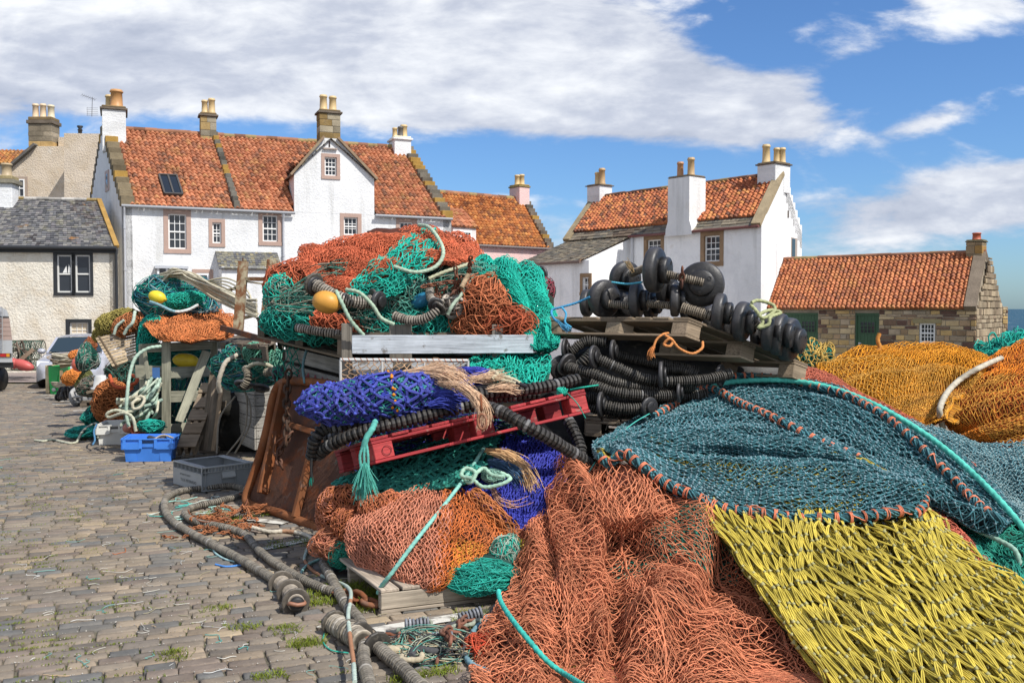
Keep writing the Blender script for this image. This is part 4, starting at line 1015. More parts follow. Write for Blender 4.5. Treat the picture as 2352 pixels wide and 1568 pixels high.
    m = MB(); m.beam(v3(B, ze) - t * .16 + n * .14, v3(apB, zr) - t * .16, .34, .2, (0.20, 0.16, 0.12)); m.build('skew_stones', M_STONE, T); m = MB(); m.beam(v3(Bk, ze) - t * .16, v3(apB, zr) - t * .16, .34, .2, (0.20, 0.16, 0.12)); m.build('skew_stones', M_STONE, T)
    chimney(T, apB - t[:2] * .28, .5, .5, zr - .3, zt(556, 30.8), t, M_STONE, (0.33, 0.25, 0.15), [(0, 0, .26, .14, (0.42, 0.10, 0.05))], (0.17, 0.15, 0.1), .08, .03, blocks=True)
store()
def sea_wall():
    m = MB(); a, b = xy(2305, 36.0), xy(2700, 33.0); m.box(v3(a, -.45), [b[0] - a[0], b[1] - a[1], 0], [.15, .5, 0], [0, 0, 1.25], (0.13, 0.11, 0.09)); rubble(m, a, b, -.42, lambda u: .8, (), 50, [(0.12, 0.10, 0.08), (0.16, 0.13, 0.10), (0.09, 0.08, 0.07)])
    tag(m.build('sea_wall', M_STONE), 'low dark rubble wall with the sea behind it', 'wall')
    m = MB(); a, b = xy(2302, 34), xy(2315, 34.0); m.box(v3(a, -.42), [b[0] - a[0], 0, 0], [0, .35, 0], [0, 0, 2.3], (0.3, 0.25, 0.18), .02); rubble(m, a, b, -.42, lambda u: 1.85, (), 51)
    tag(m.build('stone_pillar', M_STONE), 'narrow rubble stone pillar beside the right end of the stone store', 'pillar')
sea_wall()
# ================================================================ NETS, ROPES AND GEAR: generators
class Sheet:
    """smooth surface through a grid of (x, y, Y) picks, with folds along its normal"""
    def __init__(s, rows, folds=(), rough=0.02, rs=2.2, seed=0, ridges=()):
        s.C = np.array([[P(*c) for c in r] for r in rows]); s.folds = folds; s.rough = rough; s.rs = rs; s.seed = seed
        s.face = nrm(np.array([0, 0, CAMH]) - s.C.reshape(-1, 3).mean(0)); s.ridges = ridges
    def raw(s, u, v):
        wu = cat_w(u, s.C.shape[1]); wv = cat_w(v, s.C.shape[0]); return np.einsum('ki,kj,ijc->kc', wv, wu, s.C)
    def norm(s, u, v):
        e = 0.01; a = s.raw(np.clip(u + e, 0, 1), v) - s.raw(np.clip(u - e, 0, 1), v); b = s.raw(u, np.clip(v + e, 0, 1)) - s.raw(u, np.clip(v - e, 0, 1))
        n = nrm(np.cross(a, b)); sg = np.sign(n @ s.face); sg[sg == 0] = 1; return n * sg[:, None]
    def at(s, u, v, off=0.0):
        u = np.asarray(u, float); v = np.asarray(v, float); sh = u.shape; u, v = u.ravel(), v.ravel()
        p = s.raw(u, v); n = s.norm(u, v); d = wn(p, s.seed, s.rs * 2) * s.rough + wn(p, s.seed + 9, s.rs * 5) * s.rough * 0.45
        for (fu, fv, amp, ph, bend) in s.folds:
            a = fu * u + fv * v + ph + bend * np.sin(3.1 * v + 2 * u) + 0.25 * wn(p, s.seed + 3, 1.5)
            d = d + amp * (2 * np.abs(np.sin(np.pi * a)) ** 0.7 - 1.0)
        for (ax_, c0, sl, w, amp) in getattr(s, 'ridges', ()):
            a, b = (u, v) if ax_ == 'u' else (v, u); d = d + amp * np.exp(-((a - c0 - sl * (b - .5) - .02 * np.sin(7 * b + c0 * 9)) / w) ** 2)
        off = np.asarray(off, float); off = off.ravel() if off.ndim else off
        return (p + n * (d + off)[:, None]).reshape(*sh, 3)
def snap(sheets, pts, off=.02):
    """drops picks (x, y, Y) onto the nearest visible sheet surface"""
    S = []
    for s_ in sheets:
        u, v = np.meshgrid(np.linspace(0, 1, 90), np.linspace(0, 1, 90)); q = s_.at(u, v, np.full(u.shape, off)).reshape(-1, 3); px, py = PX(q.T); S.append(np.stack([px, py, q[:, 1]], 1))
    S = np.vstack(S); fine = spline(np.array(pts, float), n=len(pts) * 4); out = []
    for x, y, Y in fine:
        d = np.hypot(S[:, 0] - x, S[:, 1] - y); k = d < 9
        out.append(min(S[k, 2].min(), Y + .6) if k.any() else np.nan)
    out = np.array(out); ok = ~np.isnan(out); i = np.arange(len(out))
    out = np.interp(i, i[ok], out[ok]) if ok.sum() > 1 else fine[:, 2]
    out = np.convolve(np.pad(out, 2, 'edge'), np.ones(5) / 5, 'valid')
    return np.array([P(a, b, c - .012) for a, b, c in zip(fine[:, 0], fine[:, 1], out)])
def weave(mb, sh, nu, nv, r, col, off=0.0, jit=0.18, seed=0, warp=0.0, segs=3, sides=4, var=0.25, knot=0.0, kcol=None, cut=0.0, rot=False, wk=2.0, double=0, uv=(0, 1, 0, 1), col2=None, c2=0.5, sag=0.006, drop=0.0, bowk=.11):
    """diamond meshes of netting laid on a sheet: nu meshes across u, nv rows along v"""
    g_ = np.random.default_rng(seed); nv = int(nv); nu = int(nu)
    j, i = np.meshgrid(np.arange(nv + 1), np.arange(nu + 1), indexing='ij')
    U = (i + 0.5 * (j % 2)) / (nu + 0.5); V = j / nv * np.ones_like(U)
    U = U + g_.normal(0, jit / nu, U.shape); V = V + g_.normal(0, jit / nv * 0.7, V.shape)
    U = U + g_.normal(0, 1, (nv + 1, 1)) * 0.15 / nu
    if warp:
        U = U + warp / wk * np.sin(2 * np.pi * (wk * U + 0.35 * np.sin(4 * V + seed))) / (2 * np.pi) + warp * 0.4 / (wk * 2.3) * np.sin(2 * np.pi * (wk * 2.3 * U + 0.8 * V + seed)) / (2 * np.pi)
        V = V + warp * 0.5 / wk * np.sin(2 * np.pi * (wk * V + 0.5 * np.sin(3 * U + seed))) / (2 * np.pi)
    if rot: U, V = V, U
    U = uv[0] + (uv[1] - uv[0]) * U; V = uv[2] + (uv[3] - uv[2]) * V
    offn = off + g_.normal(0, r * 1.2, U.shape)
    a = []; b = []
    for jj in range(nv):
        k = np.arange(nu + 1)
        x1 = k if jj % 2 == 0 else k; x0 = k - 1 if jj % 2 == 0 else k + 1
        for xs_ in (x1, x0):
            ok = (xs_ >= 0) & (xs_ <= nu); a += [(jj, q) for q in k[ok]]; b += [(jj + 1, q) for q in xs_[ok]]
    a = np.array(a); b = np.array(b)
    ua, va, oa = U[a[:, 0], a[:, 1]], V[a[:, 0], a[:, 1]], offn[a[:, 0], a[:, 1]]; ub, vb, ob = U[b[:, 0], b[:, 1]], V[b[:, 0], b[:, 1]], offn[b[:, 0], b[:, 1]]
    m_ = (np.minimum(ua, ub) > uv[0] - .01) & (np.maximum(ua, ub) < uv[1] + .01) & (np.minimum(va, vb) > uv[2] - .01) & (np.maximum(va, vb) < uv[3] + .01)
    if cut: m_ &= g_.random(len(ua)) > cut
    ua, va, oa, ub, vb, ob = [q[m_] for q in (ua, va, oa, ub, vb, ob)]
    t = np.linspace(0, 1, segs + 1)[None]; n = len(ua)
    bow = np.sin(np.pi * t); L = np.hypot(ub - ua, vb - va)[:, None]
    bu, bv = g_.normal(0, bowk, (n, 1)) * L, g_.normal(0, bowk, (n, 1)) * L
    Uq = ua[:, None] * (1 - t) + ub[:, None] * t + bow * bu; Vq = va[:, None] * (1 - t) + vb[:, None] * t + bow * bv
    Oq = oa[:, None] * (1 - t) + ob[:, None] * t + bow * g_.uniform(-.4, 1, (n, 1)) * sag
    Q = sh.at(np.clip(Uq, 0, 1), np.clip(Vq, 0, 1), Oq)
    Q[..., 2] = np.maximum(Q[..., 2], gz(Q[..., 1]) + r + 0.004)
    T = np.asarray(col, float) * g_.uniform(1 - var, 1 + var, (n, 1))
    if col2 is not None:
        mm = wn(Q[:, 0], seed + 5, 1.8) > c2; T = np.where(mm[:, None], np.asarray(col2, float) * g_.uniform(1 - var, 1 + var, (n, 1)), T)
    nr = sh.norm(np.clip(Uq[:, 1], 0, 1), np.clip(Vq[:, 1], 0, 1))
    if double:
        sd_ = nrm(np.cross(Q[:, -1] - Q[:, 0], nr))[:, None] * double * bow[..., None] ** 0.5
        mb.strands(Q + sd_, r, sides, T, nr); mb.strands(Q - sd_, r, sides, T * 0.92, nr)
    else: mb.strands(Q, r, sides, T, nr)
    if knot:
        K = Q[:, 0] + nr * r * 0.7; kc = np.asarray(kcol if kcol is not None else col) * g_.uniform(.8, 1.2, (n, 1)); mb.blobs(K, knot * g_.uniform(.8, 1.2, n), kc)
def core(mb, sh, col, off=-0.03, nu=60, nv=60, uv=(0, 1, 0, 1), lump=0.02, seed=0):  # col is a darkened net tint, inner shade put into the colour
    u, v = np.meshgrid(np.linspace(uv[0], uv[1], nu), np.linspace(uv[2], uv[3], nv)); q = sh.at(u, v, np.full(u.shape, off))
    nn = sh.norm(u.ravel(), v.ravel()).reshape(*u.shape, 3); q = q + nn * (wn(q, seed + 20, 26) * lump * 0.5)[..., None] + nn * (wn(q, seed + 21, 60) * lump * 0.3)[..., None]
    q[..., 2] = np.maximum(q[..., 2], gz(q[..., 1]) + 0.003)
    c = np.asarray(col, float) * (1 + 0.3 * wn(q, seed + 22, 40))[..., None]
    mb.grid(q, c.reshape(-1, 3))
SAL = (0.64, 0.235, 0.12); TEAL = (0.02, 0.42, 0.31); NAVY = (0.035, 0.04, 0.33); DTEAL = (0.05, 0.150, 0.172); AMB = (0.78, 0.34, 0.03); YEL = (0.58, 0.46, 0.075)
ORG = (0.58, 0.155, 0.06); GRN = (0.03, 0.27, 0.20); PGR = (0.42, 0.52, 0.40); CRM = (0.62, 0.58, 0.46)
def net(name, label, sh, layers, corecol, group=None, coreoff=-0.035, extra=None, cat='fishing net', lump=0.02, corepar=(70, 70)):
    mb = MB()
    for k, L in enumerate(layers): weave(mb, sh, seed=k * 7 + len(label), **L)  # lower layers carry darkened tints, the pile's depth shade is in their colour
    if corecol is not None: core(mb, sh, corecol, coreoff, *corepar, lump=lump)
    if extra: extra(mb, sh)
    return tag(mb.build(name, M_FIB), label, cat, group)
def tangle(mb, c, rad, n, r, cols, seed=0, seglen=0.12, npt=7, wild=1.0, flat=1.0, shell=(0.6, 1.06), sides=4):
    """loose curling twine scattered over an ellipsoid (c, three radii)"""
    g_ = np.random.default_rng(seed); c = np.asarray(c, float); rad = np.asarray(rad, float)
    d = nrm(g_.normal(size=(n, 3))); d[:, 1] = -np.abs(d[:, 1]) * flat + (1 - flat) * d[:, 1]; d = nrm(d)
    t = nrm(np.cross(d, g_.normal(size=(n, 3)))); ang = g_.normal(0, wild, n); pts = [d]
    for k in range(npt - 1):
        tt = t + np.cross(pts[-1], t) * (ang[:, None] * 0.6); tt = nrm(tt - pts[-1] * (tt * pts[-1]).sum(1, keepdims=True))
        pts.append(nrm(pts[-1] + tt * seglen / rad.mean())); t = tt; ang = ang * .8 + g_.normal(0, wild * .5, n)
    Q = np.stack(pts, 1); s_ = g_.uniform(*shell, (n, 1, 1)) + np.cumsum(g_.normal(0, .01, (n, npt, 1)), 1)
    s_ = s_ * (1 + .28 * wn(Q * 2.2 + seed, seed + 40, 1.6)[..., None] + .10 * wn(Q * 5 + seed, seed + 41, 1.8)[..., None]); Q = c + Q * rad * s_; Q[..., 2] = np.maximum(Q[..., 2], gz(Q[..., 1]) + r)
    cols = np.asarray(cols, float); T = cols[g_.integers(0, len(cols), n)] * g_.uniform(.7, 1.25, (n, 1))
    # smooth
    Q2 = np.einsum('ki,nic->nkc', cat_w(np.linspace(0, 1, npt * 2), npt), Q); mb.strands(Q2, r, sides, T, nrm(Q[:, 0] - c))
def lump_(mb, c, rad, col, seed=0, n=(26, 36), amp=0.2, sc=5):
    """uneven solid heap core"""
    th = np.linspace(0.02, np.pi - .02, n[0]); ph = np.linspace(0, 2 * np.pi, n[1], endpoint=False); T_, F_ = np.meshgrid(th, ph, indexing='ij')
    d = np.stack([np.sin(T_) * np.cos(F_), np.sin(T_) * np.sin(F_), np.cos(T_)], -1); q = d * np.asarray(rad); k = 1 + amp * wn(q + np.asarray(c), seed, sc) + amp * .4 * wn(q + np.asarray(c), seed + 1, sc * 4)
    q = np.asarray(c) + q * k[..., None]; q[..., 2] = np.maximum(q[..., 2], gz(q[..., 1]) + .002)
    mb.grid(q, (np.asarray(col) * (1 + .3 * wn(q, seed + 2, 20))[..., None]).reshape(-1, 3), True, True)
def path(*p): return np.array([P(*k) for k in p])
def gpath(*p, lift=0.03): return np.array([G(k[0], k[1], 0) + [0, 0, (k[2] if len(k) > 2 else lift)] for k in p])
def rope(name, label, pts, r, col, cat='rope', group=None, col2=None, lay=1.25):
    mb = MB(); mb.rope(pts, r, col, col2=col2, lay=lay); return tag(mb.build(name, M_ROPE), label, cat, group)
def pallet(name, label, o, a, b, cols, n=7, h=0.144, mat=None, group=None, flip=1, tj=0.1, bw=0.1, endcol=None, deckdir='a'):
    """wooden pallet: corner o, edge a (deck boards run along b), edge b; three block rows along b"""
    o, a, b = [np.asarray(k, float) for k in (o, a, b)]; mat = mat or M_WOOD; up = nrm(np.cross(a, b)); up = up if up[2] > 0 else -up; la, lb = np.linalg.norm(a), np.linalg.norm(b); ta, tb = a / la, b / lb
    T = thing(name, label, 'pallet', o + (a + b) / 2 - up * h, group); c = lambda: np.asarray(cols[rng.integers(len(cols))]) * rng.uniform(.75, 1.25)
    th = 0.02; m = MB()          # o is the top corner
    for i in range(n):
        x = la * i / n; w = la / n * rng.uniform(.80, .9) if n > 1 else la
        if i == n - 1: x = la - w
        m.box(o + ta * x - up * (th + .001) + tb * rng.normal(0, .006), ta * w, tb * lb, up * th, c(), .003)
    m.build('deck', mat, T)
    for k in (0, .5, 1):
        m = MB(); y = (lb - bw) * k; m.box(o + tb * y - up * (2 * th + .003), ta * la, tb * bw, up * th, c(), .003); m.build('stringer_board', mat, T)
        m = MB(); m.box(o + tb * y - up * h, ta * la, tb * bw, up * th, c(), .003); m.build('bottom_board', mat, T)
        for q in (0, .5, 1):
            m = MB(); x = (la - .14) * q; m.box(o + tb * (y + .004) + ta * (x + .004) - up * (h - th - .001), ta * .132, tb * (bw - .008), up * (h - 3 * th - .005), c(), .004); m.build('block', mat, T)
    return T
WOODC = [(0.26, 0.205, 0.15), (0.30, 0.245, 0.185), (0.22, 0.175, 0.13), (0.33, 0.27, 0.20)]
GREYW = [(0.33, 0.31, 0.26), (0.29, 0.27, 0.23), (0.38, 0.35, 0.29)]
DARKW = [(0.15, 0.12, 0.085), (0.19, 0.15, 0.11), (0.12, 0.10, 0.075)]

# ================================================================ FOREGROUND NETS
# salmon trawl net
shS = sh = Sheet([[(1196, 1175, 6.4), (1238, 1112, 6.6), (1300, 1070, 6.6), (1450, 1075, 6.2), (1600, 1150, 5.9), (1720, 1180, 5.8), (1850, 1200, 5.75)],
            [(1186, 1235, 6.05), (1262, 1195, 6.1), (1345, 1175, 5.95), (1470, 1195, 5.85), (1590, 1250, 5.6), (1710, 1300, 5.5), (1860, 1350, 5.4)],
            [(1180, 1290, 5.75), (1270, 1290, 5.6), (1350, 1290, 5.38), (1450, 1320, 5.45), (1600, 1345, 5.15), (1730, 1400, 5.1), (1890, 1460, 5.0)],
            [(1150, 1410, 5.15), (1250, 1400, 5.1), (1345, 1410, 4.95), (1440, 1430, 4.95), (1590, 1450, 4.75), (1740, 1500, 4.7), (1920, 1560, 4.6)],
            [(1095, 1520, 4.76), (1210, 1510, 4.66), (1340, 1510, 4.6), (1440, 1530, 4.5), (1590, 1550, 4.42), (1760, 1610, 4.35), (1960, 1680, 4.2)],
            [(1075, 1610, 4.33), (1210, 1640, 4.2), (1340, 1650, 4.15), (1440, 1650, 4.13), (1600, 1660, 4.1), (1780, 1730, 3.95), (2000, 1790, 3.8)]],
           [(2.6, 1.0, 0.045, 0.1, .45), (6.0, -2.0, 0.016, 0.3, .3), (0.8, 3.0, 0.030, 0.2, .3)], 0.06, 2.0, 1, [('u', .37, 0, .030, .06), ('u', .44, .03, .035, -.07), ('u', .13, .12, .04, .05), ('u', .21, .1, .03, -.05), ('u', .60, -.2, .045, .06), ('u', .69, -.2, .035, -.07), ('v', .30, .3, .03, -.05), ('v', .62, -.3, .035, .05)])
rd = (0.055, 0.022, 0.014)  # core colour darkened for the shade deep in the salmon net
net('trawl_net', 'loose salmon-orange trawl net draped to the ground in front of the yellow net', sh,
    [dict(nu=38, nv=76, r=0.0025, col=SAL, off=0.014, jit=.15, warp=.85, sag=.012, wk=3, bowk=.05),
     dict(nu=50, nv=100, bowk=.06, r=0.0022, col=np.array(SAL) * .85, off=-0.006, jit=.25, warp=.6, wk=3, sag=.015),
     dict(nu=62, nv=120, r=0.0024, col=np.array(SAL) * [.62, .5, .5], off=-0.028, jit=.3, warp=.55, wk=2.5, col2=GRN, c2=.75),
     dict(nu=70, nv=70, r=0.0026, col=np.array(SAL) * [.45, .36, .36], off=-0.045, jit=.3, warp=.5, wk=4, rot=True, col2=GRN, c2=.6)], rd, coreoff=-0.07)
# bulge of the same net under the blue one
sh = Sheet([[(1355, 1080, 6.35), (1420, 1050, 6.45), (1480, 1075, 6.3), (1530, 1130, 6.2)], [(1352, 1130, 6.05), (1430, 1110, 5.85), (1495, 1125, 5.85), (1560, 1165, 5.9)],
            [(1365, 1180, 5.75), (1430, 1185, 5.62), (1490, 1175, 5.65), (1560, 1180, 5.8)], [(1385, 1215, 5.75), (1430, 1225, 5.72), (1475, 1210, 5.75), (1540, 1190, 5.85)]], [], .012, 3, 2)
def inner(mb, s_): lump_(mb, P(1450, 1120, 6.25), (.2, .15, .16), (.33, .13, .09), 3)
net('trawl_net', 'taut bulging pocket of salmon net tucked under the laced edge of the dark blue net', sh,
    [dict(nu=14, nv=14, r=0.0032, col=SAL, off=0.01, jit=.12, warp=.4), dict(nu=24, nv=24, r=0.0028, col=np.array(SAL) * .9, off=-.02, jit=.3, warp=.6)], None, extra=inner)

# yellow heavy net
sh = Sheet([[(1588, 1130, 5.95), (1750, 1160, 5.85), (1920, 1180, 5.8), (2080, 1185, 5.85), (2140, 1175, 6.0)],
            [(1668, 1262, 5.4), (1820, 1270, 5.3), (1985, 1275, 5.2), (2140, 1265, 5.35), (2225, 1255, 5.6)],
            [(1762, 1402, 4.88), (1905, 1400, 4.78), (2080, 1390, 4.72), (2235, 1365, 4.85), (2335, 1335, 5.15)],
            [(1885, 1562, 4.38), (2035, 1550, 4.28), (2205, 1520, 4.2), (2365, 1475, 4.35), (2460, 1425, 4.65)],
            [(2010, 1725, 3.92), (2160, 1715, 3.8), (2330, 1665, 3.75), (2490, 1590, 3.95), (2580, 1530, 4.25)]], [(3.0, 0.6, 0.010, .2, .15), (7.0, 0, .006, .4, .2)], .02, 2.5, 4)
yk = (0.40, 0.37, 0.16)
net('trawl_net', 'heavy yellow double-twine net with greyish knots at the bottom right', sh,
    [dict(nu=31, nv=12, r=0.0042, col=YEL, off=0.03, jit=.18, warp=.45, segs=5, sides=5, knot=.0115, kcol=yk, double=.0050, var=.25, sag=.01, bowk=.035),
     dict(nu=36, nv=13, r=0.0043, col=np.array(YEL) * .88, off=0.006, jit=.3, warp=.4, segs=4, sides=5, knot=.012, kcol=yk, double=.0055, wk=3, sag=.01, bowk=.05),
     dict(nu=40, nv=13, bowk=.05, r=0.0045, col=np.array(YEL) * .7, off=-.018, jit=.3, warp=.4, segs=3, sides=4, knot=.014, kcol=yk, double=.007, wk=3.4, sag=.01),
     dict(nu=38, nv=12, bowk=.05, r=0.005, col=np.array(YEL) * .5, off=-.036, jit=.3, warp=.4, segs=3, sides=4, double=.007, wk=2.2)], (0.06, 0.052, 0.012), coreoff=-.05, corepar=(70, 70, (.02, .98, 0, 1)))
# reddish strip beneath the yellow one and to its right
sh = Sheet([[(2095, 1165, 6.1), (2150, 1185, 6.2), (2210, 1240, 6.2)], [(2150, 1220, 5.9), (2210, 1240, 5.95), (2265, 1290, 6.0)], [(2210, 1275, 5.6), (2250, 1290, 5.65), (2290, 1340, 5.7)], [(2260, 1330, 5.3), (2290, 1350, 5.35), (2300, 1390, 5.3)]], [(2, 1, .012, 0, .2)], .02, 3, 5)
net('trawl_net', 'brick-red net strip along the right edge of the yellow net', sh, [dict(nu=16, nv=34, r=.0035, col=(.50, .13, .08), off=.008, warp=.6, jit=.2), dict(nu=22, nv=40, r=.003, col=(.42, .11, .07), off=-.012, warp=.5, jit=.3)], (.04, .02, .012))
sh = Sheet([[(2050, 1090, 6.6), (2200, 1150, 6.6), (2300, 1190, 6.6), (2420, 1200, 6.6)], [(2080, 1150, 6.3), (2200, 1200, 6.3), (2300, 1240, 6.25), (2420, 1240, 6.3)], [(2180, 1220, 6.05), (2260, 1270, 6.0), (2330, 1290, 5.9), (2420, 1290, 5.9)], [(2230, 1290, 5.75), (2290, 1350, 5.6), (2350, 1400, 5.4), (2440, 1420, 5.3)], [(2280, 1360, 5.4), (2330, 1430, 5.1), (2400, 1480, 4.9), (2480, 1500, 4.8)]], [(2, 2, .02, 0, .3)], .04, 3, 6)
net('trawl_net', 'tangled green net at the right edge behind the yellow net', sh, [dict(nu=30, nv=44, r=.0032, col=GRN, off=.006, warp=.7, jit=.5, wk=2), dict(nu=34, nv=46, r=.003, col=(.03, .2, .15), off=-.01, warp=.6, jit=.5, wk=3, col2=(.25, .33, .28), c2=.4)], (.02, .04, .03))
rope('rope', 'worn pale green rope half buried in the green net at the right edge', path((2195, 1190, 6.2), (2240, 1215, 6.1), (2290, 1238, 6.0), (2330, 1262, 5.9), (2345, 1300, 5.85)), .016, (.25, .40, .32))

# dark blue net: lower flap
def lace(mb, pts, r=.026, band=(.62, .20, .11), step=.085, col=DTEAL, seed=0, roll=True):
    q = spline(pts, .012); g_ = np.random.default_rng(seed)
    if roll:
        t, N, B = frames(q); L = np.arange(len(q)) * .012; a = np.linspace(0, 2 * np.pi, 9, endpoint=False)
        prof = 1 + .22 * np.sin(4 * a[None] + L[:, None] * 60) * np.sin(L[:, None] * 130 + a[None] * 2)
        mb.tube(q, r * .8, 9, np.asarray(col) * g_.uniform(.3, .6, (len(q), 1)), True, prof)
        mb.blobs((q + (N * np.cos(g_.uniform(0, 6.28, len(q)))[:, None] + B * np.sin(g_.uniform(0, 6.28, len(q)))[:, None]) * r * .9), .009, np.asarray(col) * 1.7)
    t, N, B = frames(q); i = 3
    if roll:
        Ls = np.arange(len(q)) * .012
        for k in range(6):
            an = Ls * (24 + 3 * (k % 2)) + k * 1.05 + .4 * np.sin(Ls * 9 + k); mb.tube(q + (N * np.cos(an)[:, None] + B * np.sin(an)[:, None]) * r * .86, .0062, 5, np.asarray(col) * g_.uniform(.8, 1.5))
    while i < len(q) - 5:
        for w in range(g_.integers(2, 4)):
            a = np.linspace(0, 2 * np.pi, 13); c = q[i] + t[i] * .008 * w; sk = g_.uniform(-.25, .25) * r
            ring = c + (N[i] * np.cos(a)[:, None] + B[i] * np.sin(a)[:, None]) * r * 1.12 + t[i] * (np.sin(a) * sk)[:, None]; mb.tube(ring, .0045, 5, np.asarray(band) * g_.uniform(.85, 1.2), False)
        j = min(len(q) - 2, i + int(step / .012 * g_.uniform(.8, 1.25)))
        if g_.random() < .45:
            ph = g_.uniform(0, 6.28); a = np.linspace(ph, ph + 1.6, 6); idx = np.linspace(i, j, 6).astype(int)
            mb.tube(q[idx] + (N[idx] * np.cos(a)[:, None] + B[idx] * np.sin(a)[:, None]) * r * 1.15, .004, 5, np.asarray(band) * g_.uniform(.85, 1.1), False)
        i = j
    for i in range(8, len(q) - 5, 37):
        e = q[i] - np.array([0, 0, r]); n = 12; Q = np.stack([np.tile(e, (n, 1)), e + g_.normal(0, .008, (n, 3)) - [0, 0.01, .012], e + g_.normal(0, .016, (n, 3)) - [0, 0.02, .024]], 1); mb.strands(Q, .0016, 3, np.tile((.06, .22, .27), (n, 1)))
C1 = [[(1365, 1030, 6.75), (1500, 985, 7.05), (1650, 975, 7.15), (1800, 1000, 7.05), (1960, 1040, 6.85), (2105, 1085, 6.5)],
      [(1362, 1038, 6.48), (1500, 1012, 6.45), (1650, 1008, 6.48), (1800, 1022, 6.45), (1960, 1052, 6.42), (2115, 1105, 6.3)],
      [(1366, 1043, 6.42), (1500, 1040, 6.36), (1650, 1042, 6.42), (1800, 1052, 6.46), (1960, 1072, 6.42), (2122, 1118, 6.2)],
      [(1372, 1042, 6.38), (1505, 1056, 6.28), (1655, 1068, 6.22), (1805, 1075, 6.24), (1960, 1088, 6.18), (2125, 1130, 6.1)],
      [(1378, 1040, 6.34), (1510, 1070, 6.16), (1660, 1105, 5.93), (1810, 1115, 5.88), (1960, 1125, 5.88), (2125, 1150, 5.88)],
      [(1385, 1036, 6.3), (1500, 1095, 6.03), (1640, 1155, 5.78), (1800, 1182, 5.68), (1950, 1195, 5.64), (2095, 1180, 5.72)]]
shC1 = sh = Sheet(C1, [(1.1, 2.2, .030, .35, .3), (3, 1, .012, .1, .2)], .03, 2.0, 12, [('v', .52, .25, .04, -.06), ('v', .68, .2, .06, .05), ('v', .36, -.1, .035, .03)])
T = thing('trawl_net', 'lower flap of the dark blue net, orange-laced hem lying across the yellow net', 'fishing net', P(1750, 1190, 5.9), 'dark blue net sheets')
mb = MB(); kc = (.17, .27, .30)
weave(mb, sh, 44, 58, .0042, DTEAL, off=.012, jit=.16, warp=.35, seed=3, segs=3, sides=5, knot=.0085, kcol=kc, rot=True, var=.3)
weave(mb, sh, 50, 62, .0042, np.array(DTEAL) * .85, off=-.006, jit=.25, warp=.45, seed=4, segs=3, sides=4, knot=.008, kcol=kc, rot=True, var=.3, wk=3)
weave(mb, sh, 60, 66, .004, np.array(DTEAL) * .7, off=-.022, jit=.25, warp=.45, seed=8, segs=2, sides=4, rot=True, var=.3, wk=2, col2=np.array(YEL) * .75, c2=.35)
core(mb, sh, (.022, .03, .026), -.04); mb.build('netting', M_FIB, T)  # under-layers and core tinted darker, depth shade put into their colour
mb = MB(); lace(mb, sh.at(np.linspace(0, 1, 26), np.full(26, 1.0), .012), .030); lace(mb, path((2095, 1182, 5.7), (2118, 1165, 5.8), (2122, 1140, 5.95), (2110, 1115, 6.1)), seed=3); mb.build('laced_hem', M_FIB, T)
# dark blue net: upper sheet
C2 = [[(1362, 1034, 6.85), (1480, 962, 7.55), (1560, 920, 7.85), (1680, 872, 8.05), (1850, 880, 7.95), (2020, 935, 7.45), (2180, 1030, 7.0), (2345, 1180, 6.55)],
      [(1375, 1036, 6.75), (1500, 975, 7.3), (1590, 940, 7.5), (1710, 910, 7.6), (1860, 925, 7.45), (2020, 985, 7.05), (2170, 1080, 6.7), (2330, 1200, 6.35)],
      [(1385, 1038, 6.7), (1510, 995, 7.0), (1610, 965, 7.15), (1720, 950, 7.2), (1860, 975, 7.05), (2010, 1035, 6.75), (2150, 1110, 6.5), (2315, 1208, 6.2)],
      [(1390, 1040, 6.5), (1520, 1008, 6.62), (1620, 988, 6.7), (1740, 988, 6.75), (1860, 1012, 6.65), (1990, 1066, 6.45), (2120, 1138, 6.2), (2295, 1212, 6.05)],
      [(1392, 1044, 6.62), (1520, 1020, 6.85), (1620, 1002, 6.95), (1740, 1002, 7.0), (1860, 1026, 6.9), (1990, 1080, 6.65), (2118, 1150, 6.4), (2285, 1216, 6.2)]]
shC2 = sh = Sheet(C2, [(.7, 1.8, .025, .2, .25), (2.5, 1.5, .010, .2, .2)], .025, 2.0, 15, [('v', .50, .35, .035, -.055), ('v', .60, .35, .05, .045), ('v', .25, .1, .05, .03)])
T = thing('trawl_net', 'upper sheet of the dark blue net, arched over the heap with two orange-laced seams', 'fishing net', P(1850, 1030, 7.0), 'dark blue net sheets')
mb = MB()
weave(mb, sh, 40, 92, .0046, DTEAL, off=.010, jit=.14, warp=.25, seed=5, segs=3, sides=5, knot=.009, kcol=kc, rot=True, var=.3)
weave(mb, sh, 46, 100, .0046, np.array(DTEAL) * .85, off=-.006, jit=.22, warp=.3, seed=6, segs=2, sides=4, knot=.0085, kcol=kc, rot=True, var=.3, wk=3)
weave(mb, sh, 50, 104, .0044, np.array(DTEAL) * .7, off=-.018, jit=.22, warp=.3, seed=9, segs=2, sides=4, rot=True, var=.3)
core(mb, sh, (.02, .03, .035), -.032); mb.build('netting', M_FIB, T)  # same darkened under-layers and core, shade in the tint
mb = MB(); lace(mb, snap([shC2], ((1500, 955, 7.45), (1620, 893, 7.75), (1700, 925, 7.45), (1790, 965, 7.15), (1880, 1012, 6.85), (1960, 1045, 6.7), (2010, 1070, 6.55))), .026, seed=5); mb.build('laced_seam', M_FIB, T)
mb = MB(); lace(mb, snap([shC2], ((1590, 893, 8.0), (1680, 865, 8.05), (1790, 868, 8.0), (1890, 890, 7.85), (1960, 915, 7.65), (2040, 960, 7.25), (2110, 1020, 6.95), (2180, 1090, 6.6), (2250, 1160, 6.35), (2305, 1200, 6.18))), .026, seed=6); mb.build('laced_seam', M_FIB, T)
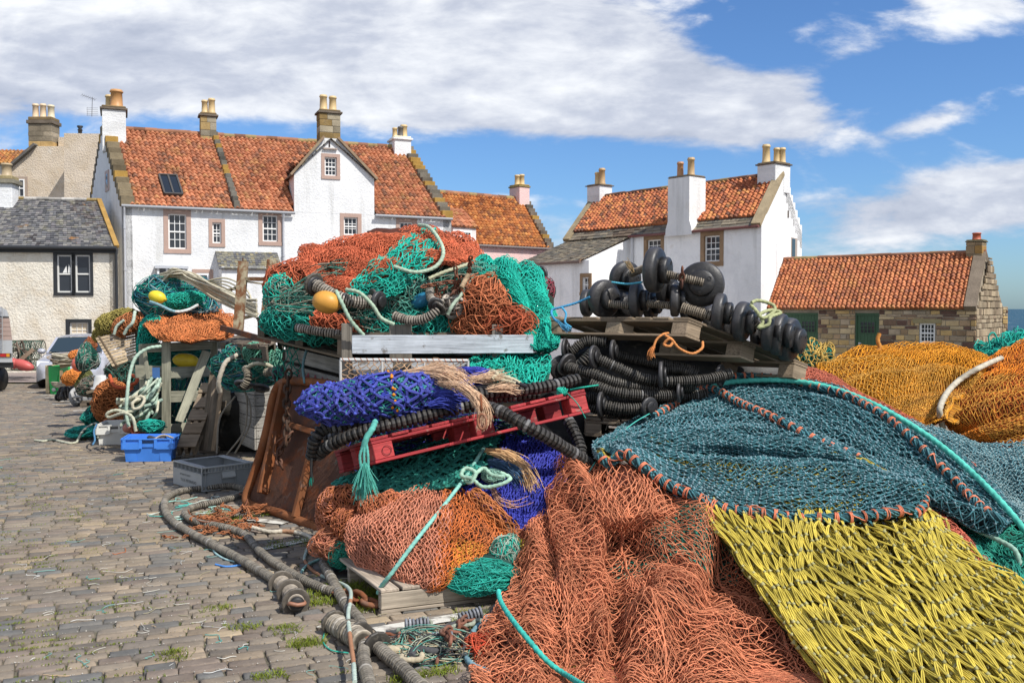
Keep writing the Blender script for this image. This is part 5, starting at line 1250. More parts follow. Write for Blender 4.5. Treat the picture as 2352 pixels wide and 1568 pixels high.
# right continuation
shC3 = sh = Sheet([[(2010, 930, 8.1), (2120, 975, 8.0), (2230, 1012, 7.9), (2352, 1018, 7.8), (2460, 1020, 7.8)], [(2080, 985, 7.5), (2180, 1040, 7.4), (2270, 1070, 7.3), (2365, 1080, 7.2), (2460, 1090, 7.1)], [(2170, 1070, 7.0), (2250, 1120, 6.9), (2310, 1150, 6.85), (2380, 1160, 6.75), (2460, 1170, 6.7)], [(2240, 1150, 6.7), (2300, 1185, 6.6), (2340, 1200, 6.55), (2400, 1210, 6.5), (2460, 1220, 6.5)]], [(3, 0, .012, .2, .2)], .02, 2.5, 17)
net('trawl_net', 'grey-blue end of the dark net right of the thick turquoise rope', sh, [dict(nu=40, nv=56, r=.0042, col=(.10, .22, .25), off=.01, jit=.15, warp=.3, knot=.008, kcol=(.25, .34, .34), rot=True), dict(nu=46, nv=60, r=.004, col=(.07, .16, .19), off=-.006, jit=.2, warp=.3, rot=True)], (.03, .045, .05), group='dark blue net sheets')
rope('rope', 'thick turquoise rope arching over the dark blue net', snap([shC2, shC3], ((1600, 902, 7.75), (1640, 887, 7.85), (1690, 876, 7.95), (1800, 873, 7.95), (1900, 888, 7.75), (1990, 920, 7.5), (2080, 968, 7.2), (2160, 1022, 6.95), (2230, 1082, 6.7), (2290, 1142, 6.45), (2340, 1200, 6.2), (2400, 1280, 5.9)), .035), .021, (.10, .52, .42))
rope('rope', 'slack turquoise rope hanging down the front of the salmon net', snap([shS], ((1145, 1355, 5.4), (1150, 1380, 5.2), (1175, 1420, 5.0), (1215, 1470, 4.8), (1260, 1520, 4.6), (1310, 1555, 4.45), (1370, 1590, 4.3)), .04), .0135, (.05, .42, .35))
for k, pts in enumerate([((1348, 1090, 6.3), (1390, 1030, 6.6), (1450, 975, 7.0), (1500, 945, 7.2)), ((1290, 1150, 6.6), (1320, 1130, 6.7), (1350, 1085, 6.8), (1420, 1020, 7.1))]):
    rope('twine', ['thin turquoise twine stretched beside the thick turquoise rope', 'thin turquoise twine hanging slack left of the blue net'][k], path(*pts), .004, (.08, .45, .38), 'twine')

# amber nets
AK = (.30, .12, .03)
shA1 = sh = Sheet([[(1878, 862, 10.3), (1930, 828, 10.6), (2010, 805, 10.8), (2090, 793, 10.9), (2170, 789, 10.9), (2240, 805, 10.6), (2290, 835, 10.2)],
            [(1890, 885, 9.7), (1960, 860, 9.8), (2040, 838, 9.9), (2110, 830, 10.0), (2180, 828, 10.0), (2240, 840, 9.8), (2270, 855, 9.6)],
            [(1930, 920, 9.2), (2000, 900, 9.25), (2060, 885, 9.3), (2120, 875, 9.35), (2180, 870, 9.35), (2220, 880, 9.2), (2240, 890, 9.15)],
            [(1990, 945, 8.8), (2050, 935, 8.8), (2100, 925, 8.85), (2140, 920, 8.85), (2175, 920, 8.85), (2200, 920, 8.8), (2205, 920, 8.75)],
            [(2060, 985, 8.45), (2100, 985, 8.45), (2130, 985, 8.4), (2150, 980, 8.4), (2165, 975, 8.4), (2178, 970, 8.4), (2180, 968, 8.4)]], [(.6, 2.2, .045, .15, .3), (1.5, 6, .02, 0, .2)], .04, 1.6, 21, [('v', .24, .12, .045, .09), ('v', .34, .1, .03, -.09), ('v', .52, .05, .045, .09), ('v', .63, .0, .03, -.09), ('v', .80, 0, .05, .06)])
net('trawl_net', 'amber net bundle with long folds, left of the cream rope tie', sh,
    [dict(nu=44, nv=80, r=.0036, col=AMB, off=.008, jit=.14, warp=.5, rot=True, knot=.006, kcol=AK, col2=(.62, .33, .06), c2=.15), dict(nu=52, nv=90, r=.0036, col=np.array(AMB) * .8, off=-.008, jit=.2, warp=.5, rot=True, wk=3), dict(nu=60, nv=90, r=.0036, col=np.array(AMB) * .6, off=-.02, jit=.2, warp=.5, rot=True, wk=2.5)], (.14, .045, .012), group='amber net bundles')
shA2 = sh = Sheet([[(2285, 835, 10.2), (2320, 808, 10.3), (2370, 785, 10.4), (2470, 770, 10.4)], [(2235, 870, 9.6), (2290, 855, 9.5), (2370, 835, 9.4), (2470, 820, 9.4)], [(2190, 915, 9.05), (2250, 905, 8.85), (2360, 890, 8.7), (2470, 880, 8.7)], [(2172, 965, 8.7), (2230, 960, 8.45), (2350, 960, 8.25), (2470, 960, 8.2)], [(2190, 1005, 8.5), (2250, 1020, 8.3), (2350, 1035, 8.1), (2470, 1040, 8.0)]], [(.8, 2.0, .045, .4, -.3), (2, 5, .02, 0, .2)], .04, 1.6, 22, [('v', .36, -.25, .05, .09), ('v', .48, -.25, .03, -.09), ('v', .66, -.3, .05, .08), ('v', .77, -.3, .03, -.08)])
net('trawl_net', 'orange net bundle bulging on the right of the cream rope tie', sh,
    [dict(nu=40, nv=50, r=.0038, col=(.76, .25, .025), off=.008, jit=.14, warp=.5, rot=True, knot=.006, kcol=AK, col2=(.62, .30, .05), c2=.2), dict(nu=48, nv=56, r=.0038, col=(.50, .14, .03), off=-.008, jit=.2, warp=.5, rot=True, wk=3), dict(nu=50, nv=60, r=.0036, col=(.4, .11, .02), off=-.02, jit=.2, warp=.5, rot=True, wk=3)], (.13, .035, .01), group='amber net bundles')
rope('rope', 'cream rope cinched round the amber nets', snap([shA1, shA2], ((2166, 985, 8.3), (2158, 945, 8.55), (2170, 910, 8.8), (2195, 880, 9.1), (2230, 855, 9.4), (2270, 835, 9.75), (2300, 822, 10.1)), .05), .026, (.47, .43, .34))
rope('rope', 'short frayed amber rope end standing up from the amber net', path((1990, 830, 10.6), (2005, 812, 10.6), (2020, 800, 10.6), (2016, 780, 10.6), (2020, 765, 10.6)), .022, (.55, .25, .06))
rope('rope', 'frayed amber and green edge line across the top of the left amber bundle', path((1990, 822, 10.5), (2050, 832, 10.1), (2110, 850, 9.75), (2170, 862, 9.5), (2215, 868, 9.3)), .02, (.6, .36, .08), col2=(.05, .35, .28))
for k, (rows, lab, cl, c2_) in enumerate([([[(1828, 800, 11.6), (1850, 785, 11.7), (1880, 782, 11.7), (1905, 795, 11.6)], [(1822, 820, 11.3), (1850, 808, 11.2), (1885, 808, 11.2), (1915, 820, 11.3)], [(1826, 842, 11.2), (1855, 838, 11.0), (1888, 840, 11.0), (1920, 845, 11.2)], [(1840, 862, 11.2), (1865, 862, 11.1), (1890, 862, 11.1), (1912, 860, 11.2)]], 'small green and yellow net bag between the bobbin pallet and the amber nets', (.03, .24, .18), (.55, .36, .09)),
    ([[(2235, 800, 12.2), (2275, 785, 12.3), (2310, 775, 12.4), (2360, 770, 12.4), (2420, 780, 12.4)], [(2250, 815, 11.7), (2285, 800, 11.6), (2320, 790, 11.5), (2360, 785, 11.5), (2420, 790, 11.5)], [(2265, 835, 11.4), (2295, 825, 11.2), (2330, 815, 11.1), (2370, 810, 11.1), (2420, 815, 11.1)]], 'turquoise net lying behind the amber nets at the right edge', (.02, .40, .31), (.03, .34, .26))]):
    net('trawl_net', lab, Sheet(rows, [(2, 2, .03, .1, .2)], .05, 4, 60 + k), [dict(nu=14, nv=16, r=.006, col=cl, off=.02, jit=.4, warp=.5, sag=.04, col2=c2_, c2=.1), dict(nu=20, nv=22, r=.0055, col=np.array(cl) * .8, off=-.01, jit=.5, warp=.5, sag=.03, col2=c2_, c2=.3)], np.array(cl) * .15, corepar=(24, 24))
mb = MB(); g_ = np.random.default_rng(5)
for x in (2275, 2305, 2335): mb.tube(spline(path((x, 800, 11.6), (x - 4, 772, 11.6), (x + 8, 764, 11.6), (x + 18, 785, 11.6)), .03), .011, 6, (.02, .40, .31))
tag(mb.build('rope', M_ROPE), 'turquoise rope loops standing up behind the amber nets at the right edge', 'rope')
# brick red net behind the blue one
sh = Sheet([[(1600, 905, 8.5), (1690, 865, 8.9), (1760, 840, 9.1), (1840, 838, 9.1), (1900, 858, 9.0), (1950, 890, 8.8), (2040, 935, 8.4), (2150, 995, 7.9), (2240, 1060, 7.4)],
            [(1610, 925, 8.3), (1700, 885, 8.5), (1770, 870, 8.6), (1840, 870, 8.55), (1900, 885, 8.4), (1960, 915, 8.2), (2050, 960, 7.8), (2150, 1030, 7.3), (2240, 1095, 6.9)],
            [(1620, 950, 8.0), (1710, 915, 8.1), (1780, 905, 8.1), (1850, 905, 8.1), (1910, 920, 7.9), (1970, 950, 7.7), (2050, 990, 7.4), (2150, 1060, 7.0), (2240, 1120, 6.7)]], [(2.0, 1.5, .014, 0, .2)], .02, 2, 25)
net('trawl_net', 'brick-red net showing behind the arch of the dark blue net', sh, [dict(nu=22, nv=110, r=.0034, col=(.50, .14, .085), off=.006, jit=.15, warp=.3, rot=True, knot=.005, kcol=(.3, .1, .06)), dict(nu=28, nv=110, r=.0034, col=(.40, .10, .06), off=-.01, jit=.2, warp=.3, rot=True)], (.09, .03, .02))
# ================================================================ MIDDLE OF THE PILE
class Ball(Sheet):
    """bundle: front and top of a tilted ellipsoid; axis = direction of its length"""
    def __init__(s, c, axis, L, r1, r2=None, folds=(), rough=.015, rs=4, seed=0, taper=0.0, full=.95):
        s.c = np.asarray(c, float); s.ax = nrm(axis); up = np.array([0, 0, 1.]); s.sd = nrm(np.cross(s.ax, up)); s.up = np.cross(s.sd, s.ax)
        if s.sd[1] > 0: s.sd = -s.sd
        s.L, s.r1, s.r2 = L, r1, r2 or r1; s.folds = folds; s.rough = rough; s.rs = rs; s.seed = seed; s.face = np.array([0, -1., 0]); s.taper = taper; s.full = full
    def raw(s, u, v):
        # u along the axis, v round it from the back over the top to underneath the front
        x = np.clip(u, 0, 1) * 2 - 1; x = np.sign(x) * np.abs(x) ** .8 * .995; k = (1 - np.abs(x) ** 2.6) ** .55 * (1 - s.taper * (x + 1) / 2); a = np.pi * (.72 - 1.45 * v * s.full)
        return s.c + (x * s.L)[:, None] * s.ax + (k * np.cos(a - .2) * 0 + k * np.sin(a + np.pi / 6) * s.r1)[:, None] * s.up + (k * np.cos(a + np.pi / 6) * s.r2)[:, None] * s.sd
    def norm(s, u, v):
        e = 0.004; u = np.clip(u, .01, .99); v = np.clip(v, .01, .99)
        n = nrm(np.cross(s.raw(u + e, v) - s.raw(u - e, v), s.raw(u, v + e) - s.raw(u, v - e))); p = s.raw(u, v) - s.c; sg = np.sign((n * p).sum(1)); sg[sg == 0] = 1; return n * sg[:, None]
def text_part(name, txt, o, xd, yd, size, mat, par, tint):
    cu = bpy.data.curves.new(name, 'FONT'); cu.body = txt; cu.size = 1.0; ob = bpy.data.objects.new('tmp', cu); COL.objects.link(ob)
    dg = bpy.context.evaluated_depsgraph_get(); me = ob.evaluated_get(dg).to_mesh(); V = np.array([v.co[:] for v in me.vertices]); F = [np.array([list(p.vertices)]) for p in me.polygons]; ob.to_mesh_clear() if False else None
    V = np.asarray(o, float) + V[:, :1] * nrm(xd) * size + V[:, 1:2] * nrm(yd) * size
    mb = MB(); mb.add(V, F, tint); bpy.data.objects.remove(ob); return mb.build(name, mat, par)
def fray(mb, pts, n, spread, r, col, seed=0, var=.25, grow=1.0, curl=.3):
    g_ = np.random.default_rng(seed); q = spline(pts, n=14); s_ = np.linspace(.25, grow, 14)[None, :, None]
    o = g_.normal(0, spread, (n, 1, 3)) * s_ + np.cumsum(g_.normal(0, spread * curl * .35, (n, 14, 3)), 1)
    k = g_.uniform(.65, 1.0, n); Q = np.stack([np.stack([np.interp(np.linspace(0, kk, 14), np.linspace(0, 1, 14), (q + oo)[:, c]) for c in range(3)], 1) for kk, oo in zip(k, o)])
    Q[..., 2] = np.maximum(Q[..., 2], gz(Q[..., 1]) + r); mb.strands(Q, r, 3, np.asarray(col, float) * g_.uniform(1 - var, 1 + var, (n, 1)))

# ---- pallet carrying the pink bundle
o = G(875, 1410); o[2] = .146; a_ = G(1170, 1374); a_[2] = .146; b_ = G(735, 1292); b_[2] = .146
ad = nrm(a_ - o) * 1.2; bd = (b_ - o)
T = pallet('wooden_pallet', 'grey wooden pallet lying flat on the setts under the pink-orange net bundle', o + [0, 0, 0], ad, bd, [(.36, .30, .235), (.33, .28, .22), (.39, .33, .26)], n=9, h=.145, bw=.045)
m = MB(); m.box(o - [0, 0, .121] - nrm(bd) * .003, ad, nrm(bd) * .05, [0, 0, .098], (.42, .36, .28), .004); m.build('stringer', M_WOOD, T)
# ---- pink-orange bundle
sh = Sheet([[(850, 1165, 6.45), (920, 1128, 6.5), (1005, 1112, 6.5), (1080, 1125, 6.45), (1160, 1190, 6.3)], [(803, 1212, 6.2), (890, 1185, 5.98), (1000, 1175, 5.88), (1095, 1190, 5.92), (1168, 1235, 6.1)],
            [(798, 1258, 6.1), (880, 1250, 5.82), (990, 1250, 5.68), (1085, 1255, 5.75), (1155, 1275, 5.98)], [(825, 1302, 6.0), (900, 1315, 5.74), (980, 1328, 5.58), (1060, 1318, 5.7), (1125, 1298, 5.92)],
            [(862, 1330, 5.95), (910, 1345, 5.74), (965, 1352, 5.62), (1020, 1345, 5.7), (1085, 1322, 5.88)]], [(3, .5, .012, .1, .2)], .018, 3, 31)
PK = (.62, .245, .15); OR = (.60, .17, .045)
def ex(mb, s_):
    weave(mb, s_, 20, 38, .0028, OR, off=.012, jit=.25, warp=.4, seed=5, uv=(.52, 1, 0, 1), var=.3); weave(mb, s_, 20, 38, .0026, (.66, .30, .05), off=.004, jit=.3, warp=.4, seed=6, uv=(.62, 1, .45, 1), var=.3)
net('trawl_net', 'round pink and orange net bundle tied down on the flat wooden pallet', sh, [dict(nu=28, nv=34, r=.0033, col=PK, off=.014, jit=.12, warp=.35, uv=(0, .58, 0, 1), sag=.004), dict(nu=34, nv=40, r=.003, col=np.array(PK) * .85, off=0, jit=.2, warp=.3, uv=(0, .6, 0, 1)), dict(nu=34, nv=36, r=.0032, col=(.5, .15, .06), off=-.012, jit=.3, warp=.3)], (.10, .035, .018), extra=ex)
# coils of rolled net at its left
G_ = 'rolled coils of brown-orange net'
for k, (c, axv, L, r1, lab) in enumerate([((765, 1185, 6.5), (.1, -.3, 1), .20, .11, 'leftmost rolled coil of brown-orange net, standing against the rusty trawl door'), ((815, 1150, 6.45), (1, -.2, .15), .18, .10, 'upper rolled coil of brown-orange net under the turquoise tassel'), ((815, 1212, 6.3), (.8, -.3, -.5), .16, .10, 'lowest rolled coil of brown-orange net at the edge of the flat pallet'), ((880, 1165, 6.25), (.9, -.3, .3), .17, .09, 'coil of brown-orange net nearest the round pink bundle')]):
    b = Ball(P(*c), axv, L, r1, r1, rough=.02, rs=6, seed=k)
    net('net_coil', lab, b, [dict(nu=8, nv=26, r=.0035, col=(.50, .17, .07), off=.008, jit=.2, warp=.3, rot=True), dict(nu=12, nv=30, r=.0033, col=(.42, .12, .05), off=-.006, jit=.25, warp=.3, rot=True), dict(nu=10, nv=28, r=.003, col=PK if k == 0 else (.45, .15, .08), off=.012, jit=.3, rot=True, cut=.4)], (.07, .025, .012), group=G_, coreoff=-.02, corepar=(24, 24))
mb = MB(); tangle(mb, P(770, 1250, 6.35), (.16, .12, .12), 160, .0025, [PK, (.5, .2, .1)], 3, .1)
tangle(mb, P(790, 1270, 6.3), (.10, .1, .10), 140, .0022, [GRN, (.04, .3, .2)], 4, .1); tag(mb.build('net_scraps', M_FIB), 'loose pinkish and green twine spilling off the left corner of the flat pallet', 'net scraps')
mb = MB(); tangle(mb, P(1100, 1322, 5.70), (.24, .14, .09), 620, .0026, [(.02, .38, .29), (.03, .30, .23), (.04, .45, .36)], 5, .13, wild=1.4); tangle(mb, P(1160, 1275, 5.9), (.10, .12, .13), 300, .0026, [(.02, .38, .29), (.35, .42, .35)], 6, .13, wild=1.4); lump_(mb, P(1125, 1300, 5.85), (.2, .12, .11), (.02, .06, .05), 2)
tag(mb.build('net_heap', M_FIB), 'curly turquoise twine heap between the pink bundle and the salmon net', 'net heap')
m = MB(); m.lathe(P(1190, 1272, 5.98), (.2, -.1, 1), [(-.10, .01), (-.08, .05), (-.04, .075), (0, .085), (.04, .075), (.08, .05), (.10, .02), (.10, 0.001)], 18, (.70, .55, .03)); tag(m.build('net_float', M_PLAS), 'yellow float half hidden behind the left edge of the salmon net', 'float')
mb = MB(); weave(mb, Ball(P(1150, 1200, 6.15), (.6, -.2, -.6), .28, .07, .07, seed=4), 10, 20, .0035, (.48, .17, .06), seed=3, rot=True, off=.004); weave(mb, Ball(P(1150, 1200, 6.17), (.6, -.2, -.6), .28, .065, .065, seed=4), 14, 30, .003, (.3, .10, .03), seed=5, rot=True, off=-.004, jit=.3); tag(mb.build('net_fold', M_FIB), 'narrow brown-orange net fold between the navy net and the round bundle', 'fishing net')

# ---- turquoise heavy net, navy net
sh = Sheet([[(840, 1085, 7.2), (950, 1035, 7.3), (1050, 995, 7.3), (1160, 985, 7.2)], [(775, 1112, 6.9), (900, 1085, 6.85), (1020, 1045, 6.8), (1140, 1025, 6.75)], [(752, 1135, 6.7), (890, 1125, 6.5), (1000, 1110, 6.42), (1110, 1080, 6.4)], [(800, 1155, 6.65), (900, 1145, 6.45), (990, 1135, 6.35), (1075, 1110, 6.35)]], [(1.5, 2.5, .02, .3, .3)], .03, 2.5, 35)
net('trawl_net', 'heavy dark turquoise net with thick knots under the red pallet', sh, [dict(nu=16, nv=26, r=.0075, col=(.035, .24, .19), off=.012, jit=.2, warp=.4, knot=.015, rot=True, sides=5, double=.006), dict(nu=20, nv=30, r=.007, col=(.025, .17, .14), off=-.01, jit=.25, warp=.4, knot=.014, rot=True, double=.006)], (.012, .035, .03))
sh = Sheet([[(1110, 1050, 6.95), (1170, 1008, 7.1), (1250, 1012, 7.0), (1350, 1052, 6.8)], [(1060, 1098, 6.55), (1150, 1075, 6.55), (1240, 1060, 6.6), (1330, 1085, 6.5)], [(1050, 1125, 6.38), (1130, 1140, 6.28), (1210, 1145, 6.22), (1290, 1130, 6.3)], [(1085, 1150, 6.3), (1140, 1185, 6.2), (1190, 1215, 6.12), (1250, 1225, 6.12)]], [(1.5, 1.5, .012, .1, .2)], .02, 2.5, 36)
net('trawl_net', 'navy blue net sloping down between the red pallet and the salmon net', sh, [dict(nu=34, nv=20, r=.0048, col=(.045, .055, .34), off=.01, jit=.12, warp=.2, knot=.009), dict(nu=40, nv=26, r=.0046, col=(.035, .035, .30), off=-.006, jit=.2, warp=.2, knot=.008)], (.01, .01, .05))
mb = MB(); fray(mb, path((1120, 1035, 6.5), (1165, 1045, 6.45), (1200, 1075, 6.4), (1225, 1130, 6.25)), 190, .035, .0019, (.66, .42, .22), 1, grow=1.0); fray(mb, path((1125, 1060, 6.42), (1170, 1075, 6.38), (1205, 1110, 6.3)), 120, .03, .002, (.05, .10, .18), 2)
fray(mb, path((1130, 1120, 6.3), (1150, 1150, 6.22), (1185, 1160, 6.18), (1215, 1150, 6.15)), 14, .02, .002, (.60, .33, .22), 3); tag(mb.build('frayed_rope', M_ROPE), 'tan and navy frayed rope fibres combed out over the navy net', 'frayed rope')
rope('rope', 'pale turquoise rope tying the round bundle down to the flat pallet', path((868, 1362, 5.56), (876, 1345, 5.54), (900, 1315, 5.5), (960, 1235, 5.6), (1020, 1160, 5.95), (1062, 1105, 6.25), (1080, 1080, 6.35), (1098, 1050, 6.45), (1112, 1028, 6.6)), .0125, (.22, .50, .42))
mb = MB()
for pts in (((1062, 1095, 6.28), (1080, 1108, 6.2), (1092, 1085, 6.22), (1070, 1075, 6.25), (1060, 1092, 6.22), (1085, 1098, 6.18)), ((1085, 1100, 6.2), (1110, 1118, 6.22), (1150, 1112, 6.2), (1172, 1098, 6.22), (1150, 1085, 6.25)), ((1085, 1095, 6.22), (1110, 1075, 6.3), (1130, 1090, 6.25), (1160, 1095, 6.22))): mb.rope(path(*pts), .0135, (.33, .52, .40))
tag(mb.build('rope', M_ROPE), 'knot and two pale green loops lying on the navy net', 'rope')
mb = MB(); tangle(mb, P(1130, 1092, 6.35), (.07, .05, .05), 200, .0018, [(.2, .42, .34), (.3, .5, .4)], 8, .05); lump_(mb, P(1130, 1092, 6.37), (.055, .04, .04), (.12, .26, .2), 8); tag(mb.build('frayed_rope', M_ROPE), 'small fluffy ball of pale green fibre inside the rope loops', 'frayed rope')

# ---- red pallet with disc ropes, blue roll
o = P(850, 1006, 6.12); a_ = P(1343, 892, 6.62); b_ = P(768, 1036, 6.95)
RD = [(.36, .035, .04), (.42, .05, .05), (.30, .03, .032)]
T = pallet('red_pallet', 'tilted red-painted wooden pallet below the blue net roll', o, a_ - o, b_ - o, RD, n=11, h=.17, mat=M_REDW, bw=.13)
up_ = nrm(np.cross(a_ - o, b_ - o)); up_ = up_ if up_[2] > 0 else -up_
m = MB(); aa = np.linspace(0, 6.283, 20); ce = o + nrm(a_ - o) * .09 - up_ * .10 - nrm(b_ - o) * .004; ring = ce + np.cos(aa)[:, None] * nrm(a_ - o) * .03 + np.sin(aa)[:, None] * up_ * .03; m.tube(ring, .002, 4, (.05, .01, .01), False); m.build('stamp', M_PAINT, T)
BK_ = (.034, .031, .028)
for k, (pts, lab) in enumerate([(((716, 1050, 6.5), (722, 1012, 6.42), (745, 985, 6.45), (800, 975, 6.45), (900, 955, 6.45), (1000, 922, 6.55), (1080, 908, 6.6), (1180, 898, 6.68), (1260, 887, 6.78), (1322, 872, 6.88)), 'longest black rubber-disc rope running along the top of the red pallet'),
        (((728, 1045, 6.52), (765, 1018, 6.38), (830, 992, 6.32), (930, 968, 6.36), (1015, 945, 6.4), (1090, 928, 6.45)), 'short black disc rope on the left half of the red pallet below the blue roll'),
        (((1108, 932, 6.4), (1150, 945, 6.3), (1200, 972, 6.22), (1250, 1000, 6.25), (1300, 1030, 6.35), (1348, 1062, 6.5)), 'black disc rope sloping down over the right half of the red pallet'),
        (((1300, 955, 7.0), (1318, 990, 6.9), (1332, 1025, 6.8), (1340, 1070, 6.65)), 'black disc rope hanging beyond the right end of the red pallet'),
        (((745, 1010, 6.75), (850, 985, 6.75), (1000, 945, 6.8), (1100, 915, 6.85), (1230, 905, 6.95)), 'black disc rope at the back of the red pallet')]):
    mb = MB(); mb.discs(path(*pts), .046, .036, BK_, .35, 11, .7, k); tag(mb.build('disc_rope', M_RUB), lab, 'disc rope', 'rubber disc ropes on the red pallet')
b = Ball(P(882, 912, 6.52), (1, .28, .10), .58, .15, .18, rough=.015, rs=4, seed=3, taper=.25)
BL = (.055, .066, .30)
def exb(mb, s_):
    weave(mb, s_, 40, 34, .0045, (.04, .26, .24), off=.010, jit=.3, warp=.3, seed=12, knot=.007, kcol=(.1, .3, .3)); q = s_.at(np.full(20, .52), np.linspace(.1, .9, 20), .025)
    for i in range(3, 17): mb.blobs(q[i:i + 1] + rng.normal(0, .008, (1, 3)), .014, (.7, .25, .02))
net('net_roll', 'blue and green net rolled like a bolster on the red pallet', b, [dict(nu=17, nv=16, r=.0075, col=BL, off=.022, jit=.14, warp=.2, knot=.014, sides=5, double=.005, kcol=(.06, .08, .36)), dict(nu=24, nv=24, r=.006, col=(.035, .05, .32), off=.008, jit=.3, warp=.2)], (.01, .03, .05), extra=exb, coreoff=-.02)
mb = MB(); fray(mb, path((1000, 905, 6.45), (1040, 905, 6.42), (1080, 900, 6.45)), 70, .03, .005, (.05, .065, .34), 5, grow=1.2); fray(mb, path((985, 930, 6.38), (1025, 925, 6.36), (1050, 935, 6.36)), 60, .025, .005, (.04, .055, .30), 6); tangle(mb, P(1030, 905, 6.5), (.13, .08, .06), 150, .0045, [BL, (.05, .06, .4), (.04, .2, .25)], 3, .09)
tag(mb.build('net_end', M_FIB), 'gathered blue net end with cut ends at the right tip of the roll', 'fishing net')
mb = MB(); tangle(mb, P(1085, 862, 7.05), (.19, .1, .06), 170, .0045, [BL, (.05, .06, .4)], 4, .09); lump_(mb, P(1085, 866, 7.1), (.17, .08, .04), (.02, .02, .12), 2); tag(mb.build('net_heap', M_FIB), 'small blue net heap behind the tan frayed rope', 'net heap')
mb = MB(); TN = (.72, .49, .32)
for k, pts in enumerate([((905, 862, 6.75), (960, 856, 6.65), (1020, 862, 6.5), (1060, 885, 6.38)), ((960, 850, 6.8), (1010, 845, 6.75), (1050, 860, 6.6), (1080, 885, 6.45)), ((1010, 880, 6.45), (1060, 890, 6.3), (1095, 915, 6.22), (1112, 950, 6.15), (1108, 985, 6.1)), ((1080, 870, 6.7), (1120, 868, 6.7), (1160, 862, 6.7)), ((1030, 858, 6.9), (1010, 842, 6.9), (985, 845, 6.85)), ((1120, 895, 6.6), (1160, 890, 6.6), (1195, 893, 6.6))]):
    fray(mb, path(*pts), [230, 150, 210, 110, 90, 70][k], .028 if k != 2 else .022, .0018, TN, 10 + k, grow=.9 if k != 2 else 1.1)
tag(mb.build('frayed_rope', M_ROPE), 'mop of pale tan frayed fibres draped over the blue roll and red pallet', 'frayed rope')
mb = MB()
for pts in (((1120, 858, 6.75), (1140, 862, 6.7), (1170, 868, 6.65), (1195, 880, 6.6)), ((1125, 866, 6.7), (1150, 872, 6.66), (1185, 880, 6.6)), ((1118, 868, 6.7), (1128, 852, 6.74), (1142, 858, 6.68), (1130, 870, 6.65))): mb.rope(path(*pts), .014, (.50, .44, .30))
mb.tube(path((1178, 876, 6.62), (1210, 888, 6.58)), .016, 8, (.03, .03, .035)); tag(mb.build('rope', M_ROPE), 'knotted cream rope with a black taped end, right of the tan fibres', 'rope')
mb = MB(); mb.rope(path((862, 968, 6.1), (855, 985, 6.0), (842, 1005, 5.95), (834, 1030, 5.95)), .019, (.10, .38, .32)); 
for s_ in (-1, 0, 1): mb.rope(path((840, 1010, 5.95), (836 + s_ * 9, 1045, 5.93), (838 + s_ * 8, 1080, 5.92), (838 + s_ * 13, 1100, 5.9)), .009, (.10, .38, .32))
fray(mb, path((838, 1065, 5.92), (838, 1095, 5.9), (840, 1135, 5.88)), 260, .022, .0024, (.10, .42, .34), 7, grow=1.9, curl=.12); tag(mb.build('rope_tassel', M_ROPE), 'turquoise rope ending in a frayed tassel over the left end of the red pallet', 'rope')
mb = MB(); mb.rope(path((1310, 895, 6.6), (1335, 890, 6.5), (1375, 884, 6.5)), .006, (.03, .42, .30)); tangle(mb, P(1290, 898, 6.62), (.035, .03, .03), 60, .004, [(.03, .42, .30)], 3, .05); mb.tube(spline(path((1300, 900, 6.58), (1325, 925, 6.5), (1345, 960, 6.5)), .02), .004, 5, (.03, .30, .22)); tag(mb.build('twine', M_ROPE), 'bright green twine knotted on the right corner of the red pallet', 'twine')
m = MB(); m.chain(path((1105, 925, 6.05), (1107, 968, 6.02)), .10, .009, (.22, .10, .06)); tag(m.build('shackle', M_RUST), 'rusty link hanging over the front edge of the red pallet', 'shackle')
m = MB(); m.tube(spline(path((716, 1045, 6.45), (715, 1075, 6.45), (716, 1095, 6.45)), .02), .010, 6, (.03, .03, .03)); fray(m, path((716, 1090, 6.45), (713, 1115, 6.45)), 14, .006, .002, (.03, .3, .22), 3); tag(m.build('twine', M_ROPE), 'black cord with green frayed tip hanging in front of the trawl door', 'twine')

mb = MB(); lump_(mb, P(1010, 1020, 7.6), (.75, .35, .30), (.02, .03, .028), 6, amp=.08); lump_(mb, P(1290, 1000, 7.9), (.4, .3, .4), (.02, .02, .02), 7, amp=.08); tangle(mb, P(1010, 1015, 7.5), (.75, .35, .30), 500, .004, [(.03, .18, .15), (.03, .03, .2), (.05, .06, .05)], 4, .15); tag(mb.build('net_heap', M_FIB), 'dark net filler added under the red pallet to darken its gaps', 'net heap')  # dark lumps added so the pallet gaps look shaded
# ---- rusty trawl door
BLc, BRc, TRc, TLc = P(570, 1152, 8.5), P(745, 1213, 7.62), P(800, 884, 7.95), P(652, 880, 8.75)
BLc[2] = .03; BRc[2] = .05
T = thing('trawl_door', 'rusty steel trawl door with rounded rim leaning behind the red pallet', 'trawl door', (BLc + BRc) / 2)
nd_ = nrm(np.cross(BRc - BLc, TLc - BLc)); nd_ = nd_ if nd_[1] < 0 else -nd_
pl_ = lambda x, y, o=0: (lambda d: (np.array([0, 0, CAMH]) + d * (((BLc - [0, 0, CAMH]) @ nd_) / (d @ nd_))) + nd_ * o)(P(x, y, 1.) - [0, 0, CAMH])
out = [(568, 1150), (578, 1110), (600, 1050), (618, 980), (628, 925), (640, 890), (662, 876), (700, 876), (770, 884), (850, 895), (850, 960), (790, 1225), (742, 1217), (650, 1180)]
m = MB(); m.prism([pl_(*p) for p in out], -nd_ * .03, (.10, .05, .033)); m.build('plate', M_RUST, T)
